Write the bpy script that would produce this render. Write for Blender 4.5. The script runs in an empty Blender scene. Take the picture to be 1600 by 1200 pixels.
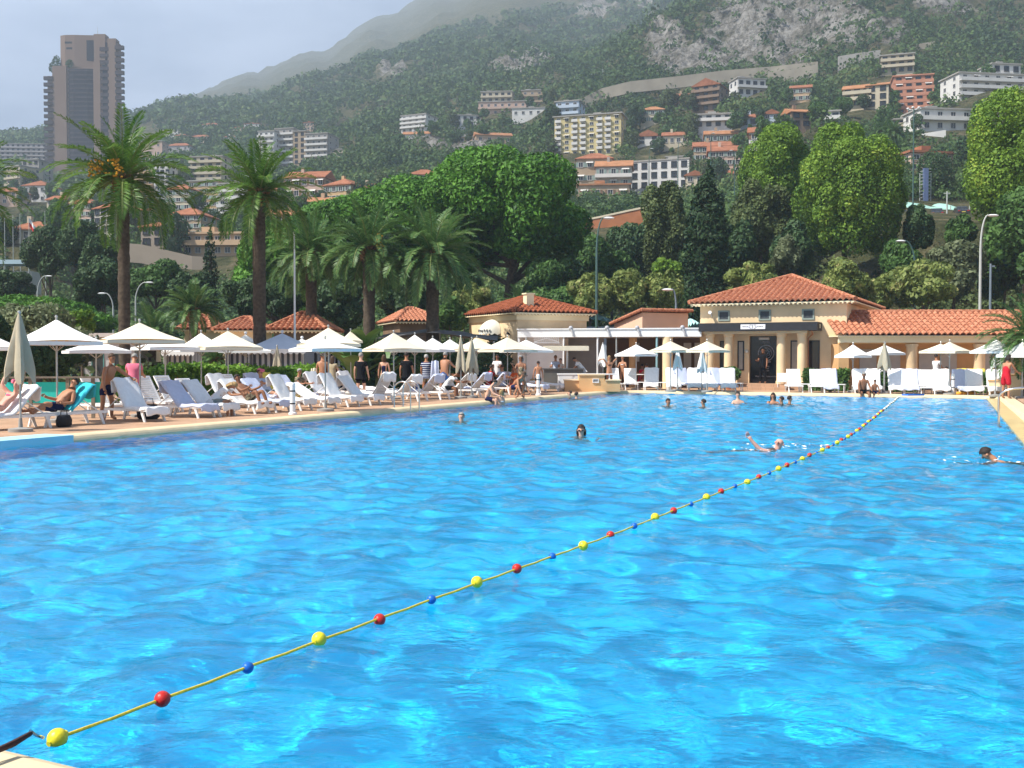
import bpy, bmesh, math, random
import numpy as np
from mathutils import Vector as V, Matrix, Euler
R = math.radians
random.seed(7)
rng = np.random.default_rng(11)
scene = bpy.context.scene
COL = scene.collection

# ------------------------------------------------------------------ camera
F, TH, CZ = 1640.0, math.atan(42 / 1640.0), 1.65      # focal length in photo pixels, pitch, eye height
cam = bpy.data.cameras.new("camera")
cam.sensor_width = 36.0
cam.lens = 36.0 * F / 1600.0
cam.clip_start, cam.clip_end = 0.1, 20000
camo = bpy.data.objects.new("camera", cam)
COL.objects.link(camo)
camo.location = (0, 0, CZ)
camo.rotation_euler = (R(90) - TH, 0, 0)
scene.camera = camo

# ------------------------------------------------------------------ sky, sun, exposure
SUN_EL, SUN_H = 51.0, V((-0.90, -0.43, 0)).normalized()
world = bpy.data.worlds.new("World")
scene.world = world
world.use_nodes = True
nt = world.node_tree
nt.nodes.clear()
def wn(t, **k):
    n = nt.nodes.new(t)
    for a, b in k.items(): setattr(n, a, b)
    return n
out = wn('ShaderNodeOutputWorld'); bg = wn('ShaderNodeBackground')
sky = wn('ShaderNodeTexSky', sky_type='NISHITA', sun_disc=False)
sky.sun_elevation = R(SUN_EL)
sky.sun_rotation = math.atan2(SUN_H.x, SUN_H.y)
sky.altitude = 50; sky.air_density = 1.0; sky.dust_density = 1.2; sky.ozone_density = 1.0
tc = wn('ShaderNodeTexCoord')
mp = wn('ShaderNodeMapping'); mp.inputs['Scale'].default_value = (1.3, 1.3, 3.6)
n1 = wn('ShaderNodeTexNoise'); n1.inputs['Scale'].default_value = 2.1; n1.inputs['Detail'].default_value = 6; n1.inputs['Roughness'].default_value = .55
cr = wn('ShaderNodeValToRGB')
cr.color_ramp.elements[0].position = .36; cr.color_ramp.elements[0].color = (2.0, 2.6, 4.0, 1)
cr.color_ramp.elements[1].position = .60; cr.color_ramp.elements[1].color = (4.8, 5.5, 7.1, 1)
sep = wn('ShaderNodeSeparateXYZ')
mr = wn('ShaderNodeMapRange', interpolation_type='SMOOTHSTEP')   # the bank of cloud hangs over the mountain side of the sky
mr.inputs['From Min'].default_value = .15; mr.inputs['From Max'].default_value = .75
mx = wn('ShaderNodeMix', data_type='RGBA')
L = nt.links.new
L(tc.outputs['Generated'], mp.inputs['Vector']); L(mp.outputs[0], n1.inputs['Vector']); L(n1.outputs['Fac'], cr.inputs['Fac'])
L(tc.outputs['Generated'], sep.inputs[0]); L(sep.outputs['Y'], mr.inputs['Value'])
L(mr.outputs[0], mx.inputs['Factor']); L(sky.outputs[0], mx.inputs['A']); L(cr.outputs[0], mx.inputs['B'])
L(mx.outputs['Result'], bg.inputs['Color']); bg.inputs['Strength'].default_value = 0.10
L(bg.outputs[0], out.inputs['Surface'])

sun = bpy.data.lights.new("sun", 'SUN')
sun.energy, sun.angle, sun.color = 4.8, R(0.5), (1.0, .955, .87)
sun.cycles.is_caustics_light = True
suno = bpy.data.objects.new("sun", sun); COL.objects.link(suno)
sd = SUN_H * math.cos(R(SUN_EL)) + V((0, 0, math.sin(R(SUN_EL))))
suno.rotation_euler = (-sd).to_track_quat('-Z', 'Y').to_euler()
suno.location = (-40, -20, 60)
vs = scene.view_settings
vs.view_transform, vs.look, vs.gamma, vs.use_curve_mapping = 'Standard', 'None', 1.0, False
vs.exposure = 0.58
scene.cycles.max_bounces = 8
scene.cycles.diffuse_bounces = 4
scene.cycles.glossy_bounces = 2
scene.cycles.transmission_bounces = 4
scene.cycles.volume_bounces = 2
scene.cycles.transparent_max_bounces = 6
scene.cycles.use_denoising = True

# ------------------------------------------------------------------ projection helpers (photo pixels 1600 x 1200)
_c, _s = math.cos(TH), math.sin(TH)
def W(px, py, d):
    """world point seen at a photo pixel, d metres ahead"""
    z = (600 - py) / F
    k = d / (_c + z * _s)
    return V(((px - 800) / F * k, d, CZ + (-_s + z * _c) * k))
def G(px, py, z=0.0):
    """the point of the level z seen at a photo pixel"""
    a = (600 - py) / F
    k = (z - CZ) / (-_s + a * _c)
    return V(((px - 800) / F * k, (_c + a * _s) * k, z))
def X(px, d): return (px - 800) / F * d
PA = R(26)
SU, CU = math.sin(PA), math.cos(PA)
def LEFT(px, v, z=0.0):
    """the point of the pool line v = const that lies in a picture column"""
    k = (px - 800) / F
    return UV(v*(CU + k*SU)/(k*CU - SU), v, z)
def FAR(px, u, z=0.0):
    k = (px - 800) / F
    return UV(u, u*(k*CU - SU)/(CU + k*SU), z)
def UV(u, v, z=0.0):
    """pool coordinates: u along the long side away from the camera, v across to the right"""
    return V((u * SU + v * CU, u * CU - v * SU, z))
POOL_YAW = -PA          # turns local +y onto +u, local +x onto +v

# ------------------------------------------------------------------ object helpers
def tag(o, label=None, cat=None, group=None, kind=None):
    if label: o["label"] = label
    if cat: o["category"] = cat
    if group: o["group"] = group
    if kind: o["kind"] = kind
    return o
def thing(name, label, cat, loc=(0, 0, 0), rz=0.0, group=None):
    o = bpy.data.objects.new(name, None)
    o.empty_display_size = .2
    COL.objects.link(o)
    o.location = loc; o.rotation_euler = (0, 0, rz)
    return tag(o, label, cat, group)
def obj(name, me, parent=None, loc=(0, 0, 0), rot=(0, 0, 0), sc=(1, 1, 1)):
    o = bpy.data.objects.new(name, me)
    COL.objects.link(o)
    if parent: o.parent = parent
    o.location = loc; o.rotation_euler = rot; o.scale = sc
    return o
_kids = {}
def copy_tree(o, parent=None):
    c = o.copy(); COL.objects.link(c); c.parent = parent
    for ch in [x for x in bpy.data.objects if x.parent == o]: copy_tree(ch, c)
    return c
def dup(o, loc=None, rz=None, label=None, group=None, sc=None):
    c = copy_tree(o)
    if loc is not None: c.location = loc
    if rz is not None: c.rotation_euler = (0, 0, rz)
    if sc is not None: c.scale = sc if hasattr(sc, '__len__') else (sc, sc, sc)
    return tag(c, label, None, group)

def mesh_np(name, verts, faces, mats, smooth=False, mi=None):
    """verts (n,3), faces (m,k) arrays -> mesh"""
    me = bpy.data.meshes.new(name)
    verts = np.asarray(verts, np.float32); faces = np.asarray(faces, np.int32)
    k = faces.shape[1]
    me.vertices.add(len(verts)); me.vertices.foreach_set('co', verts.ravel())
    me.loops.add(faces.size); me.loops.foreach_set('vertex_index', faces.ravel())
    me.polygons.add(len(faces)); me.polygons.foreach_set('loop_start', np.arange(0, faces.size, k, dtype=np.int32))
    if smooth: me.polygons.foreach_set('use_smooth', np.ones(len(faces), bool))
    for m in (mats if isinstance(mats, (list, tuple)) else [mats]): me.materials.append(m)
    if mi is not None: me.polygons.foreach_set('material_index', np.asarray(mi, np.int32))
    me.update(calc_edges=True); me.validate()
    return me

class MB:
    """collects shapes, links them as one mesh"""
    def __init__(s): s.v, s.f, s.m, s.cur = [], [], [], 0
    def mat(s, i): s.cur = i; return s
    def add(s, vs, fs):
        b = len(s.v); s.v += [tuple(p) for p in vs]
        for f in fs: s.f.append([i + b for i in f]); s.m.append(s.cur)
        return s
    def box(s, x0, x1, y0, y1, z0, z1, M=None):
        vs = [V((x, y, z)) for z in (z0, z1) for x, y in ((x0, y0), (x1, y0), (x1, y1), (x0, y1))]
        if M is not None: vs = [M @ p for p in vs]
        return s.add(vs, [(3, 2, 1, 0), (4, 5, 6, 7), (0, 1, 5, 4), (1, 2, 6, 5), (2, 3, 7, 6), (3, 0, 4, 7)])
    def cbox(s, c, d, M=None):
        return s.box(c[0]-d[0]/2, c[0]+d[0]/2, c[1]-d[1]/2, c[1]+d[1]/2, c[2]-d[2]/2, c[2]+d[2]/2, M)
    def tube(s, pts, rad, n=8, caps=True):
        pts = [V(p) for p in pts]
        if not hasattr(rad, '__len__'): rad = [rad] * len(pts)
        vs, fs = [], []
        up = None
        for i, p in enumerate(pts):
            t = (pts[min(i+1, len(pts)-1)] - pts[max(i-1, 0)])
            t = t.normalized() if t.length > 1e-9 else V((0, 0, 1))
            if up is None: up = V((0, 0, 1)) if abs(t.z) < .9 else V((1, 0, 0))
            a = t.cross(up)
            if a.length < 1e-4: a = t.cross(V((0, 1, 0)))
            a.normalize(); b = t.cross(a).normalized(); up = a.cross(t) if False else up
            for k in range(n):
                th = 2 * math.pi * k / n
                vs.append(p + (a * math.cos(th) + b * math.sin(th)) * rad[i])
        for i in range(len(pts) - 1):
            for k in range(n):
                k2 = (k + 1) % n
                fs.append((i*n+k, i*n+k2, (i+1)*n+k2, (i+1)*n+k))
        if caps: fs += [tuple(range(n)), tuple(range((len(pts)-1)*n, len(pts)*n))[::-1]]
        return s.add(vs, fs)
    def lathe(s, prof, n=16, c=(0, 0, 0), sx=1, sy=1):
        vs, fs = [], []
        for r, z in prof:
            for k in range(n):
                th = 2 * math.pi * k / n
                vs.append((c[0] + r*math.cos(th)*sx, c[1] + r*math.sin(th)*sy, c[2] + z))
        m = len(prof)
        for i in range(m - 1):
            for k in range(n):
                k2 = (k+1) % n
                fs.append((i*n+k, i*n+k2, (i+1)*n+k2, (i+1)*n+k))
        fs += [tuple(range(n))[::-1], tuple(range((m-1)*n, m*n))]
        return s.add(vs, fs)
    def ball(s, c, r, n=12, sx=1, sy=1, sz=1):
        m = max(5, n // 2 + 1)
        return s.lathe([(max(1e-4, r*math.sin(math.pi*i/(m-1))), -r*math.cos(math.pi*i/(m-1))*sz) for i in range(m)], n, c, sx, sy)
    def prism(s, poly, h0, h1, M=None):
        n = len(poly)
        vs = [V((x, y, h0)) for x, y in poly] + [V((x, y, h1)) for x, y in poly]
        if M is not None: vs = [M @ p for p in vs]
        return s.add(vs, [tuple(range(n))[::-1], tuple(range(n, 2*n))] + [(i, (i+1) % n, n+(i+1) % n, n+i) for i in range(n)])
    def quad(s, a, b, c, d): return s.add([a, b, c, d], [(0, 1, 2, 3)])
    def mesh(s, name, mats, smooth=False):
        me = bpy.data.meshes.new(name)
        me.from_pydata(s.v, [], s.f)
        for m in (mats if isinstance(mats, (list, tuple)) else [mats]): me.materials.append(m)
        me.polygons.foreach_set('material_index', np.array(s.m, np.int32))
        bm = bmesh.new(); bm.from_mesh(me); bmesh.ops.recalc_face_normals(bm, faces=bm.faces); bm.to_mesh(me); bm.free()
        if smooth:
            me.polygons.foreach_set('use_smooth', np.ones(len(me.polygons), bool))
            me.set_sharp_from_angle(angle=R(40))
        me.update()
        return me
    def build(s, name, mats, parent=None, smooth=False, loc=(0, 0, 0), rot=(0, 0, 0)):
        return obj(name, s.mesh(name, mats, smooth), parent, loc, rot)

# ------------------------------------------------------------------ noise in numpy
class Noise:
    def __init__(s, seed, n=64):
        s.g = np.random.default_rng(seed).random((n, n)); s.n = n
    def __call__(s, x, y):
        xi, yi = np.floor(x).astype(int), np.floor(y).astype(int)
        fx, fy = x - xi, y - yi
        fx, fy = fx*fx*(3-2*fx), fy*fy*(3-2*fy)
        g, n = s.g, s.n
        a = g[xi % n, yi % n]; b = g[(xi+1) % n, yi % n]; c = g[xi % n, (yi+1) % n]; d = g[(xi+1) % n, (yi+1) % n]
        return (a*(1-fx)+b*fx)*(1-fy) + (c*(1-fx)+d*fx)*fy
    def fbm(s, x, y, o=4, ridged=False):
        r, a, t = 0, 1, 0
        for i in range(o):
            v = s(x * 2**i + 17.3*i, y * 2**i + 9.1*i)
            r = r + a * (1 - abs(2*v-1) if ridged else v); t += a; a *= .5
        return r / t

# ------------------------------------------------------------------ materials
def lin(c):
    return tuple(((x/255)/12.92 if x/255 <= .04045 else ((x/255+.055)/1.055)**2.4) for x in c)
MATS = {}
def mat(name, col, rough=.75, var=.12, scale=4.0, bump=0.0, bscale=30.0, spec=.35, metal=0.0, coord='Object', col2=None, c2pos=(.45, .65), sheen=0):
    """principled surface: base colour with noise variation (and an optional second colour in blotches) and fine bump"""
    if name in MATS: return MATS[name]
    m = bpy.data.materials.new(name); m.use_nodes = True
    t = m.node_tree; p = t.nodes['Principled BSDF']
    l = t.links.new
    tcn = t.nodes.new('ShaderNodeTexCoord')
    nz = t.nodes.new('ShaderNodeTexNoise'); nz.inputs['Scale'].default_value = scale; nz.inputs['Detail'].default_value = 5
    l(tcn.outputs[coord], nz.inputs['Vector'])
    rp = t.nodes.new('ShaderNodeValToRGB')
    e = rp.color_ramp.elements
    if col2 is None:
        e[0].position, e[1].position = .3, .7
        e[0].color = (*[x*(1-var) for x in col], 1); e[1].color = (*[min(1, x*(1+var)) for x in col], 1)
    else:
        e[0].position, e[1].position = c2pos
        e[0].color = (*col, 1); e[1].color = (*col2, 1)
    l(nz.outputs['Fac'], rp.inputs['Fac']); l(rp.outputs[0], p.inputs['Base Color'])
    p.inputs['Roughness'].default_value = rough; p.inputs['Metallic'].default_value = metal
    p.inputs['Specular IOR Level'].default_value = spec
    if bump:
        n2 = t.nodes.new('ShaderNodeTexNoise'); n2.inputs['Scale'].default_value = bscale; n2.inputs['Detail'].default_value = 3
        l(tcn.outputs[coord], n2.inputs['Vector'])
        bp = t.nodes.new('ShaderNodeBump'); bp.inputs['Strength'].default_value = bump; bp.inputs['Distance'].default_value = .02
        l(n2.outputs['Fac'], bp.inputs['Height']); l(bp.outputs[0], p.inputs['Normal'])
    MATS[name] = m
    return m
def leafmat(name, ca, cb, cc=None, nscale=.5, trans=.3, rough=.6, gain=1.75):
    """foliage: each leaf its own tint, clumps of young and old leaves, light passing through the blade"""
    if name in MATS: return MATS[name]
    m = bpy.data.materials.new(name); m.use_nodes = True
    t = m.node_tree; l = t.links.new; t.nodes.clear()
    o = t.nodes.new('ShaderNodeOutputMaterial')
    g = t.nodes.new('ShaderNodeNewGeometry'); tcn = t.nodes.new('ShaderNodeTexCoord')
    nz = t.nodes.new('ShaderNodeTexNoise'); nz.inputs['Scale'].default_value = nscale; nz.inputs['Detail'].default_value = 2
    l(tcn.outputs['Object'], nz.inputs['Vector'])
    ad = t.nodes.new('ShaderNodeMath'); ad.operation = 'MULTIPLY_ADD'
    l(g.outputs['Random Per Island'], ad.inputs[0]); ad.inputs[1].default_value = .55
    sb = t.nodes.new('ShaderNodeMath'); sb.operation = 'MULTIPLY_ADD'; sb.inputs[1].default_value = 1.6; sb.inputs[2].default_value = -.55
    l(nz.outputs['Fac'], sb.inputs[0]); l(sb.outputs[0], ad.inputs[2])
    rp = t.nodes.new('ShaderNodeValToRGB'); e = rp.color_ramp.elements
    e[0].position, e[1].position = .1, .85
    G_ = gain
    ca, cb = [[q*G_ for q in z] for z in (ca, cb)]
    e[0].color = (*ca, 1); e[1].color = (*cb, 1)
    if cc is not None:
        cc = [q*.8*gain for q in cc]
        x = e.new(.97); x.color = (*cc, 1)
    l(ad.outputs[0], rp.inputs['Fac'])
    d = t.nodes.new('ShaderNodeBsdfPrincipled'); d.inputs['Roughness'].default_value = rough; d.inputs['Specular IOR Level'].default_value = .25
    tr = t.nodes.new('ShaderNodeBsdfTranslucent'); ms = t.nodes.new('ShaderNodeMixShader'); ms.inputs[0].default_value = trans
    l(rp.outputs[0], d.inputs['Base Color']); l(rp.outputs[0], tr.inputs['Color'])
    l(d.outputs[0], ms.inputs[1]); l(tr.outputs[0], ms.inputs[2]); l(ms.outputs[0], o.inputs['Surface'])
    MATS[name] = m
    return m

WHITE = mat('white_plastic', (.82, .82, .81), .45, .04, 6)
TOWEL = mat('towel_white', (.87, .87, .87), .95, .05, 9, .5, 120, .05)
TOWEL_SHADE = mat('towel_shade_blue', (.58, .63, .79), .95, .06, 9, .5, 120, .05)  # white lounger towels with bluish shading put into the cloth colour
TURQ = mat('towel_turquoise', (.06, .50, .60), .95, .12, 9, .4, 100, .05)
YELLOW = mat('yellow_cushion', (.70, .55, .10), .9, .08, 9, .2, 80, .05)
CANVAS_W = mat('canvas_white', (.80, .80, .78), .9, .03, 3, .15, 60, .05)
CANVAS_C = mat('canvas_cream', (.70, .64, .50), .9, .04, 3, .15, 60, .05)
CANVAS_Y = mat('canvas_saffron', (.75, .42, .05), .9, .06, 3, .15, 60, .05)
CANVAS_G = mat('canvas_taupe', (.40, .36, .27), .9, .07, 5, .3, 50, .05)
POLE = mat('pole_metal', (.45, .45, .43), .4, .06, 8, metal=.6)
STEEL = mat('stainless_steel', (.62, .60, .58), .18, .06, 8, metal=1.0)
DARK = mat('dark_metal', (.03, .03, .032), .45, .1, 8)
WOODD = mat('dark_wood', (.08, .05, .03), .6, .2, 8)
OCHRE = mat('ochre_render', lin((228, 202, 164)), .9, .10, 1.3, .15, 25, .1)
OCHRE_D = mat('ochre_render_deep', lin((214, 172, 124)), .9, .10, 1.2, .15, 25, .1)
CREAM = mat('cream_render', lin((236, 220, 184)), .9, .05, .8, .1, 25, .1)
PINKR = mat('pink_render', lin((222, 184, 158)), .9, .06, .8, .1, 25, .1)
TILE = mat('terracotta_tile', lin((146, 86, 62)), .8, .25, 7.0, .2, 40, .15, col2=lin((196, 138, 108)), c2pos=(.32, .68))
ROOFP = mat('white_painted_metal', (.80, .80, .80), .5, .03, 2)
BLACKP = mat('black_awning_cloth', (.022, .023, .028), .7, .15, 6)
GLASS = mat('dark_glass', (.025, .03, .035), .08, .2, 2, spec=.6)
BARK = mat('bark_brown', (.10, .075, .055), .95, .3, 5, .9, 18, .1)
BARKG = mat('bark_grey', (.14, .12, .10), .95, .3, 5, .9, 14, .1)
ROOF_T = mat('far_roof_tile', (.33, .135, .075), .9, .25, .6, .5, 2.0, .1)
ROOF_O = mat('far_roof_orange', (.42, .20, .10), .9, .2, .5, .4, 2.0, .1)
CONC = mat('concrete_grey', (.36, .34, .31), .9, .1, .4)
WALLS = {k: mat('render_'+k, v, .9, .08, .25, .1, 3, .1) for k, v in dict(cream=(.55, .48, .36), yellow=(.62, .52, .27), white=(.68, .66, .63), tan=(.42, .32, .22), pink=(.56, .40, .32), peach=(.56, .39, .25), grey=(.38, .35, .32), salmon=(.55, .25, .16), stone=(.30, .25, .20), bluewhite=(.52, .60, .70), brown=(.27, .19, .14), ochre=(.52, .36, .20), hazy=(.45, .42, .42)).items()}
# ================================================================== the setting
# ---- deck round the pool
PU0, PU1, PV0 = 3.06, 48.9, -17.9                  # near, far and left inner faces of the pool
def PVR(u): return 1.35 - .0565*u                   # the right wall runs slightly askew
PV1 = PVR(PU1)
WZ = -0.12                                          # water level
def brick_floor():
    m = bpy.data.materials.new('terracotta_deck'); m.use_nodes = True
    t = m.node_tree; l = t.links.new; p = t.nodes['Principled BSDF']
    tcn = t.nodes.new('ShaderNodeTexCoord'); mpn = t.nodes.new('ShaderNodeMapping'); mpn.inputs['Rotation'].default_value = (0, 0, PA)
    b = t.nodes.new('ShaderNodeTexBrick'); b.offset = 0
    b.inputs['Scale'].default_value = 1.0; b.inputs['Brick Width'].default_value = .3; b.inputs['Row Height'].default_value = .3
    b.inputs['Mortar Size'].default_value = .006
    b.inputs['Color1'].default_value = (.52, .335, .22, 1); b.inputs['Color2'].default_value = (.45, .285, .185, 1); b.inputs['Mortar'].default_value = (.30, .22, .16, 1)
    nz = t.nodes.new('ShaderNodeTexNoise'); nz.inputs['Scale'].default_value = 1.3; nz.inputs['Detail'].default_value = 5
    mxn = t.nodes.new('ShaderNodeMix'); mxn.data_type = 'RGBA'; mxn.blend_type = 'MULTIPLY'; mxn.inputs['Factor'].default_value = .6
    rp = t.nodes.new('ShaderNodeValToRGB'); rp.color_ramp.elements[0].color = (.6, .58, .55, 1); rp.color_ramp.elements[1].color = (1.15, 1.1, 1.05, 1)
    l(tcn.outputs['Object'], mpn.inputs[0]); l(mpn.outputs[0], b.inputs['Vector']); l(tcn.outputs['Object'], nz.inputs['Vector'])
    l(nz.outputs['Fac'], rp.inputs[0]); l(b.outputs['Color'], mxn.inputs['A']); l(rp.outputs[0], mxn.inputs['B']); l(mxn.outputs['Result'], p.inputs['Base Color'])
    p.inputs['Roughness'].default_value = .75; p.inputs['Specular IOR Level'].default_value = .2
    return m
DECK = brick_floor()
COPE = mat('coping_stone', lin((208, 190, 156)), .7, .10, 2.5, .15, 30, .2)
COPE_W = mat('wet_gutter_stone', lin((205, 180, 125)), .35, .18, 3.0, .2, 20, .4)
def uvbox(mb, u0, u1, v0, v1, z0, z1):
    p = [UV(u0, v0), UV(u0, v1), UV(u1, v1), UV(u1, v0)]
    mb.prism([(q.x, q.y) for q in p], z0, z1)
def uvpoly(mb, pts, z0, z1): mb.prism([(q.x, q.y) for q in (UV(*p) for p in pts)], z0, z1)
CW, GW = .50, .50
mb = MB()
uvbox(mb, -30, PU0-CW, -60, 40, -.5, 0)
uvbox(mb, PU1+CW, 72, -60, 40, -.5, 0)
uvbox(mb, PU0-CW, PU1+CW, -60, PV0-CW, -.5, 0)
uvpoly(mb, [(PU0-CW, 40), (PU0-CW, PVR(PU0)+GW+CW), (PU1+CW, PVR(PU1)+GW+CW), (PU1+CW, 40)], -.5, 0)
tag(mb.build('pool_deck', DECK), kind='structure')
# coping: rolled cream slabs sloping to the water, rounded at the two far corners
def roll(mb, line):
    """line: (inner point, outer point) pairs in pool coordinates"""
    prof = [(-.04, -.45), (-.04, -.10), (.02, -.055), (.10, -.012), (.22, .010), (1.0, .014), (1.0, -.4)]
    rows = [[UV(a[0]+(b[0]-a[0])*t, a[1]+(b[1]-a[1])*t, z) for t, z in prof] for a, b in line]
    for r0, r1 in zip(rows[:-1], rows[1:]):
        for k in range(len(prof)-1): mb.quad(r0[k], r0[k+1], r1[k+1], r1[k])
mb = MB()
RC, RD = 1.8, 1.3
cl_, cr_ = (PU1-RC, PV0+RC), (PU1-RD, PVR(PU1)+GW-RD)
line = [((PU0, PV0), (PU0, PV0-CW))] + [((cl_[0]+RC*math.sin(a), cl_[1]+RC*math.cos(a)), (cl_[0]+(RC+CW)*math.sin(a), cl_[1]+(RC+CW)*math.cos(a))) for a in [R(180-9*i) for i in range(11)]]
line += [((cr_[0]+RD*math.sin(a), cr_[1]+RD*math.cos(a)), (cr_[0]+(RD+CW)*math.sin(a), cr_[1]+(RD+CW)*math.cos(a))) for a in [R(90-9*i) for i in range(10)]+[R(3)]]
line += [((PU0, PVR(PU0)+GW), (PU0, PVR(PU0)+GW+CW))]
roll(mb, line)
roll(mb, [((PU0, PVR(PU0)+GW+CW), (PU0-CW, PVR(PU0)+GW+CW)), ((PU0, PV0-CW), (PU0-CW, PV0-CW))])
COPING = line
tag(mb.build('pool_coping', COPE, None, True), kind='structure')
# filler deck outside the rounded corners
mb = MB()
for pts, e in (([p[1] for p in line[1:12]], (PU1+CW, PV0-CW)), ([p[1] for p in line[12:23]], (PU1+CW, PVR(PU1)+GW+CW))):
    for a, b in zip(pts[:-1], pts[1:]): uvpoly(mb, [a, b, e], -.5, -.002)
tag(mb.build('deck_corner', DECK), kind='structure')
# wet gutter ledge along the right wall
mb = MB(); uvpoly(mb, [(PU0, PVR(PU0)), (PU0, PVR(PU0)+GW+.02), (PU1-.3, PVR(PU1)+GW-.02), (PU1-.3, PVR(PU1))], -.6, -.085)
tag(mb.build('pool_gutter', COPE_W), kind='structure')
# pale blue entry platform at the left wall
mb = MB()
LEDGE = mat('pale_blue_resin', lin((166, 210, 222)), .5, .05, 2)
uvbox(mb, PU0+2, 15.6, PV0-CW-.2, PV0+.14, -.6, .03)
mb.build('entry_platform', LEDGE)
tag(bpy.data.objects['entry_platform'], 'pale blue raised platform jutting from the pool edge at far left', 'platform')

# ---- water: a waved sheet
def water_sheet():
    n_u, n_v = 900, 400
    # finer towards the camera
    uu = PU0 + (PU1 - PU0) * (np.linspace(0, 1, n_u) ** 1.35)
    U_, V_ = np.meshgrid(uu, np.linspace(0, 1, n_v), indexing='ij')
    V_ = PV0 + (PVR(U_)+.02-PV0)*V_
    r2 = np.random.default_rng(5)
    h = np.zeros_like(U_)
    for i in range(54):
        lam = 0.25 * (4.4 ** r2.random())
        th = r2.normal(R(70), 1.0)
        k = 2*math.pi/lam
        amp = .0041 * lam**.94 * (0.6 + .8*r2.random())
        ph = r2.random()*6.28
        x = U_*math.cos(th)+V_*math.sin(th)
        env = .6 + .8*NW(U_/4+i*3.1, V_/4+i*1.7)
        h += amp*env*np.sin(k*x+ph + 1.6*NW(U_*.7+i, V_*.7))
    Xw, Yw = U_*SU + V_*CU, U_*CU - V_*SU
    verts = np.stack([Xw, Yw, WZ + h], -1).reshape(-1, 3)
    idx = np.arange(n_u*n_v).reshape(n_u, n_v)
    faces = np.stack([idx[:-1, :-1], idx[:-1, 1:], idx[1:, 1:], idx[1:, :-1]], -1).reshape(-1, 4)
    m = bpy.data.materials.new('pool_water'); m.use_nodes = True
    t = m.node_tree; l = t.links.new; p = t.nodes['Principled BSDF']
    tcn = t.nodes.new('ShaderNodeTexCoord')
    mpn = t.nodes.new('ShaderNodeMapping'); mpn.inputs['Rotation'].default_value = (0, 0, R(12)); mpn.inputs['Scale'].default_value = (1.0, 1.7, 1)
    l(tcn.outputs['Object'], mpn.inputs[0])
    nb = t.nodes.new('ShaderNodeTexNoise'); nb.inputs['Scale'].default_value = 11; nb.inputs['Detail'].default_value = 4; nb.inputs['Distortion'].default_value = .5
    l(mpn.outputs[0], nb.inputs['Vector'])
    b2 = t.nodes.new('ShaderNodeBump'); b2.inputs['Strength'].default_value = .6; b2.inputs['Distance'].default_value = .014
    l(nb.outputs['Fac'], b2.inputs['Height'])
    l(b2.outputs[0], p.inputs['Normal'])
    p.inputs['Base Color'].default_value = (.88, 1.0, 1.0, 1)
    p.inputs['Transmission Weight'].default_value = 1.0
    p.inputs['Roughness'].default_value = .0; p.inputs['IOR'].default_value = 1.33
    o = obj('pool_water', mesh_np('pool_water', verts, faces, m, True))
    o.cycles.is_caustics_caster = True
    return tag(o, kind='structure')
NW = Noise(3)
water_sheet()
# the basin: pale blue painted floor and walls
POOLP = mat('pool_paint', (.0, .57, .93), .8, .06, .6)
mb = MB()
c = [UV(PU0-.02, PV0-.02), UV(PU0-.02, PVR(PU0)+.02), UV(PU1+.02, PVR(PU1)+.02), UV(PU1+.02, PV0-.02)]
D_ = V((0, 0, -1.5))
mb.quad(c[0]+D_, c[3]+D_, c[2]+D_, c[1]+D_)
for a, b in ((0, 1), (1, 2), (2, 3), (3, 0)): mb.quad(c[a]+V((0, 0, -.11)), c[b]+V((0, 0, -.11)), c[b]+D_, c[a]+D_)
o = tag(mb.build('pool_basin', POOLP), kind='structure')
o.cycles.is_caustics_receiver = True

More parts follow.
